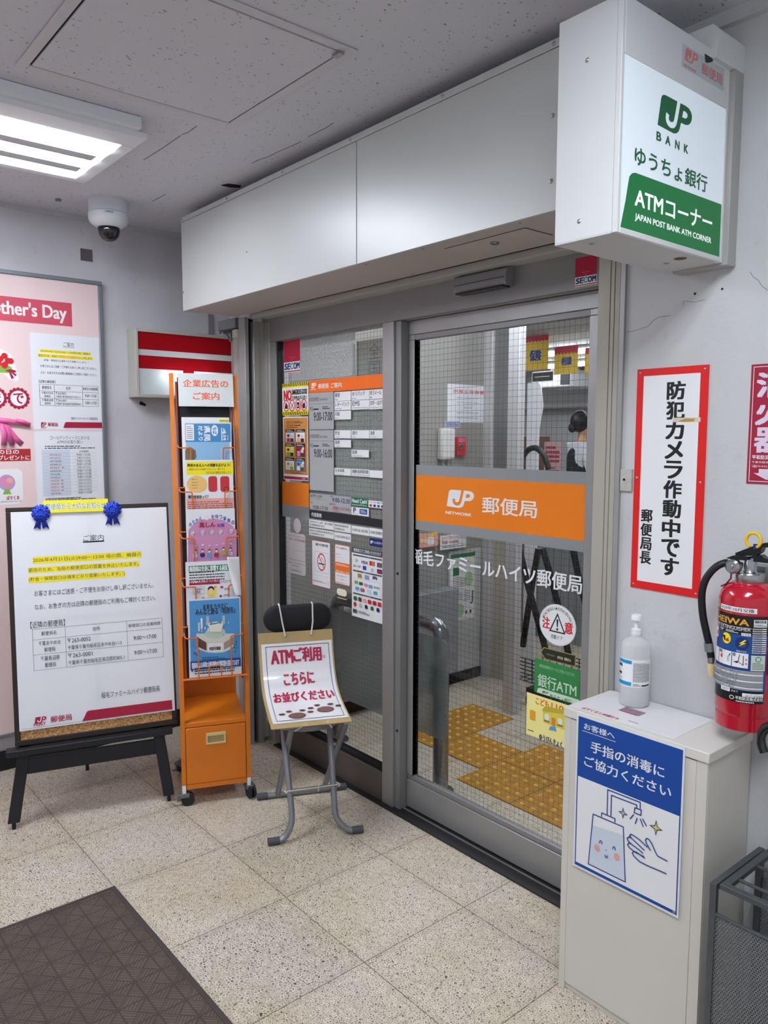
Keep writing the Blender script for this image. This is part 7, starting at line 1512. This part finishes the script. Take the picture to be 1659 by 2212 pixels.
def strip_lamp(x, y, L, lb, along='x', m=None):
    t = thing('office_lamp', lb, 'ceiling lamp', (x, y, 2.40), 'office strip lamps')
    d = (L/2, .0) if along == 'x' else (0, L/2)
    MB().box(x-d[0]-.06, y-d[1]-.06, 2.425, x+d[0]+.06, y+d[1]+.06, 2.459, LAMPW).build('housing', t, bev=.005)
    MB().tube([(x-d[0], y-d[1], 2.40), (x+d[0], y+d[1], 2.40)], .03, m or OT, 10).build('tube', t)
strip_lamp(-1.9, 6.0, 2.4, 'bright strip lamp above the office banners', m=OT2)
strip_lamp(-3.6, 7.3, 2.4, 'far bright strip lamp near the air conditioner', m=OT2)
strip_lamp(-1.7, 3.4, 1.2, 'strip lamp over the slatted screen in the office', 'y')
strip_lamp(1.1, 1.55, 1.2, 'strip lamp over the tactile tiles behind the sliding door')
strip_lamp(.9, 3.0, 1.2, 'strip lamp over the office lobby behind the trolley', m=OT2)
strip_lamp(1.6, 5.2, 1.2, 'strip lamp on the far side of the office lobby', m=OT2)
# office worker: one skinned body, with hair, vest and shirt as clothing
def skin(name, verts, edges, m, parent, sub=2):
    L = LOC[parent.name]; me = bpy.data.meshes.new(name); rot = Matrix.Rotation(math.radians(62), 3, 'Z')
    me.from_pydata([tuple(rot @ (Vector(v[:3])-Vector(L))) for v in verts], edges, []); me.materials.append(m)
    o = bpy.data.objects.new(name, me); COL.objects.link(o); o.parent = parent; LOC[o.name] = L
    o.modifiers.new('skin', 'SKIN'); sk = me.skin_vertices[0].data
    for i, v in enumerate(verts): sk[i].radius = (v[3], v[4] if len(v) > 4 else v[3])
    sk[0].use_root = True
    q = o.modifiers.new('sub', 'SUBSURF'); q.levels = sub; q.render_levels = sub
    for p in me.polygons: p.use_smooth = True
    return o
wx_, wz_ = (-1.3002,1.5835); wy_ = 4.97
Zh = wz_
t = thing('person', 'person with dark hair in a white shirt and black vest behind the office counter', 'person', (wx_, wy_, 0))
SKN = mat('skin_tone', '#d9a98a', .5); HR = mat('dark_hair', '#1a1617', .5); VST = mat('black_vest', '#1c1d22', .7); SHT = mat('white_shirt', '#dde0e8', .6); TRS = mat('dark_skirt', '#23242b', .7)
hz = Zh
body = [(wx_, wy_, hz-.62, .115), (wx_, wy_, hz-.45, .11), (wx_, wy_, hz-.27, .115), (wx_+.01, wy_, hz-.19, .06, .055), (wx_+.02, wy_, hz-.12, .045), (wx_+.03, wy_, hz-.04, .07, .085), (wx_+.03, wy_, hz+.05, .068, .08), (wx_+.02, wy_, hz+.10, .03),
        (wx_-.02, wy_-.17, hz-.23, .05), (wx_-.02, wy_-.22, hz-.40, .042), (wx_+.06, wy_-.20, hz-.55, .036), (wx_+.20, wy_-.17, hz-.55, .03), (wx_+.27, wy_-.16, hz-.55, .026),
        (wx_-.0, wy_+.17, hz-.23, .05), (wx_+.02, wy_+.22, hz-.40, .042), (wx_+.10, wy_+.20, hz-.55, .036), (wx_+.24, wy_+.16, hz-.55, .03), (wx_+.3, wy_+.15, hz-.55, .026),
        (wx_, wy_-.08, hz-.75, .09), (wx_, wy_-.08, hz-1.1, .06), (wx_, wy_-.08, .08, .045), (wx_+.12, wy_-.08, .05, .035), (wx_, wy_+.08, hz-.75, .09), (wx_, wy_+.08, hz-1.1, .06), (wx_, wy_+.08, .08, .045), (wx_+.12, wy_+.08, .05, .035)]
ed = [(0, 1), (1, 2), (2, 3), (3, 4), (4, 5), (5, 6), (6, 7), (2, 8), (8, 9), (9, 10), (10, 11), (11, 12), (2, 13), (13, 14), (14, 15), (15, 16), (16, 17), (0, 18), (18, 19), (19, 20), (20, 21), (0, 22), (22, 23), (23, 24), (24, 25)]
skin('body', body, ed, SKN, t)
MB().lathe([(.092*math.sin(PI*i/14), -.107*math.cos(PI*i/14)) for i in range(15)], HR, (wx_-.012, wy_-.022, hz+.02), 24).build('hair', t)
MB().lathe([(.04*math.sin(PI*i/10), -.048*math.cos(PI*i/10)) for i in range(11)], HR, (wx_-.05, wy_-.085, hz-.04), 16).build('hair_bun', t)
skin('shirt', [(wx_, wy_, hz-.58, .13), (wx_, wy_, hz-.42, .125), (wx_, wy_, hz-.27, .13), (wx_+.01, wy_, hz-.175, .064, .06), (wx_-.02, wy_-.17, hz-.235, .064), (wx_-.02, wy_-.22, hz-.40, .056), (wx_+.06, wy_-.20, hz-.55, .05), (wx_+.14, wy_-.185, hz-.55, .044), (wx_, wy_+.17, hz-.235, .064), (wx_+.02, wy_+.22, hz-.40, .056), (wx_+.10, wy_+.20, hz-.55, .05), (wx_+.17, wy_+.18, hz-.55, .044)],
     [(0, 1), (1, 2), (2, 3), (2, 4), (4, 5), (5, 6), (6, 7), (2, 8), (8, 9), (9, 10), (10, 11)], SHT, t)
skin('vest', [(wx_, wy_, hz-.60, .15), (wx_, wy_, hz-.42, .147), (wx_, wy_, hz-.29, .150), (wx_+.0, wy_, hz-.21, .105)], [(0, 1), (1, 2), (2, 3)], VST, t)
skin('trousers', [(wx_, wy_, hz-.62, .14, .11), (wx_, wy_-.08, hz-.78, .098), (wx_, wy_-.08, hz-1.1, .068), (wx_, wy_-.08, .12, .052), (wx_, wy_+.08, hz-.78, .098), (wx_, wy_+.08, hz-1.1, .068), (wx_, wy_+.08, .12, .052)], [(0, 1), (1, 2), (2, 3), (0, 4), (4, 5), (5, 6)], TRS, t)

bpy.data.objects.remove(_fo)
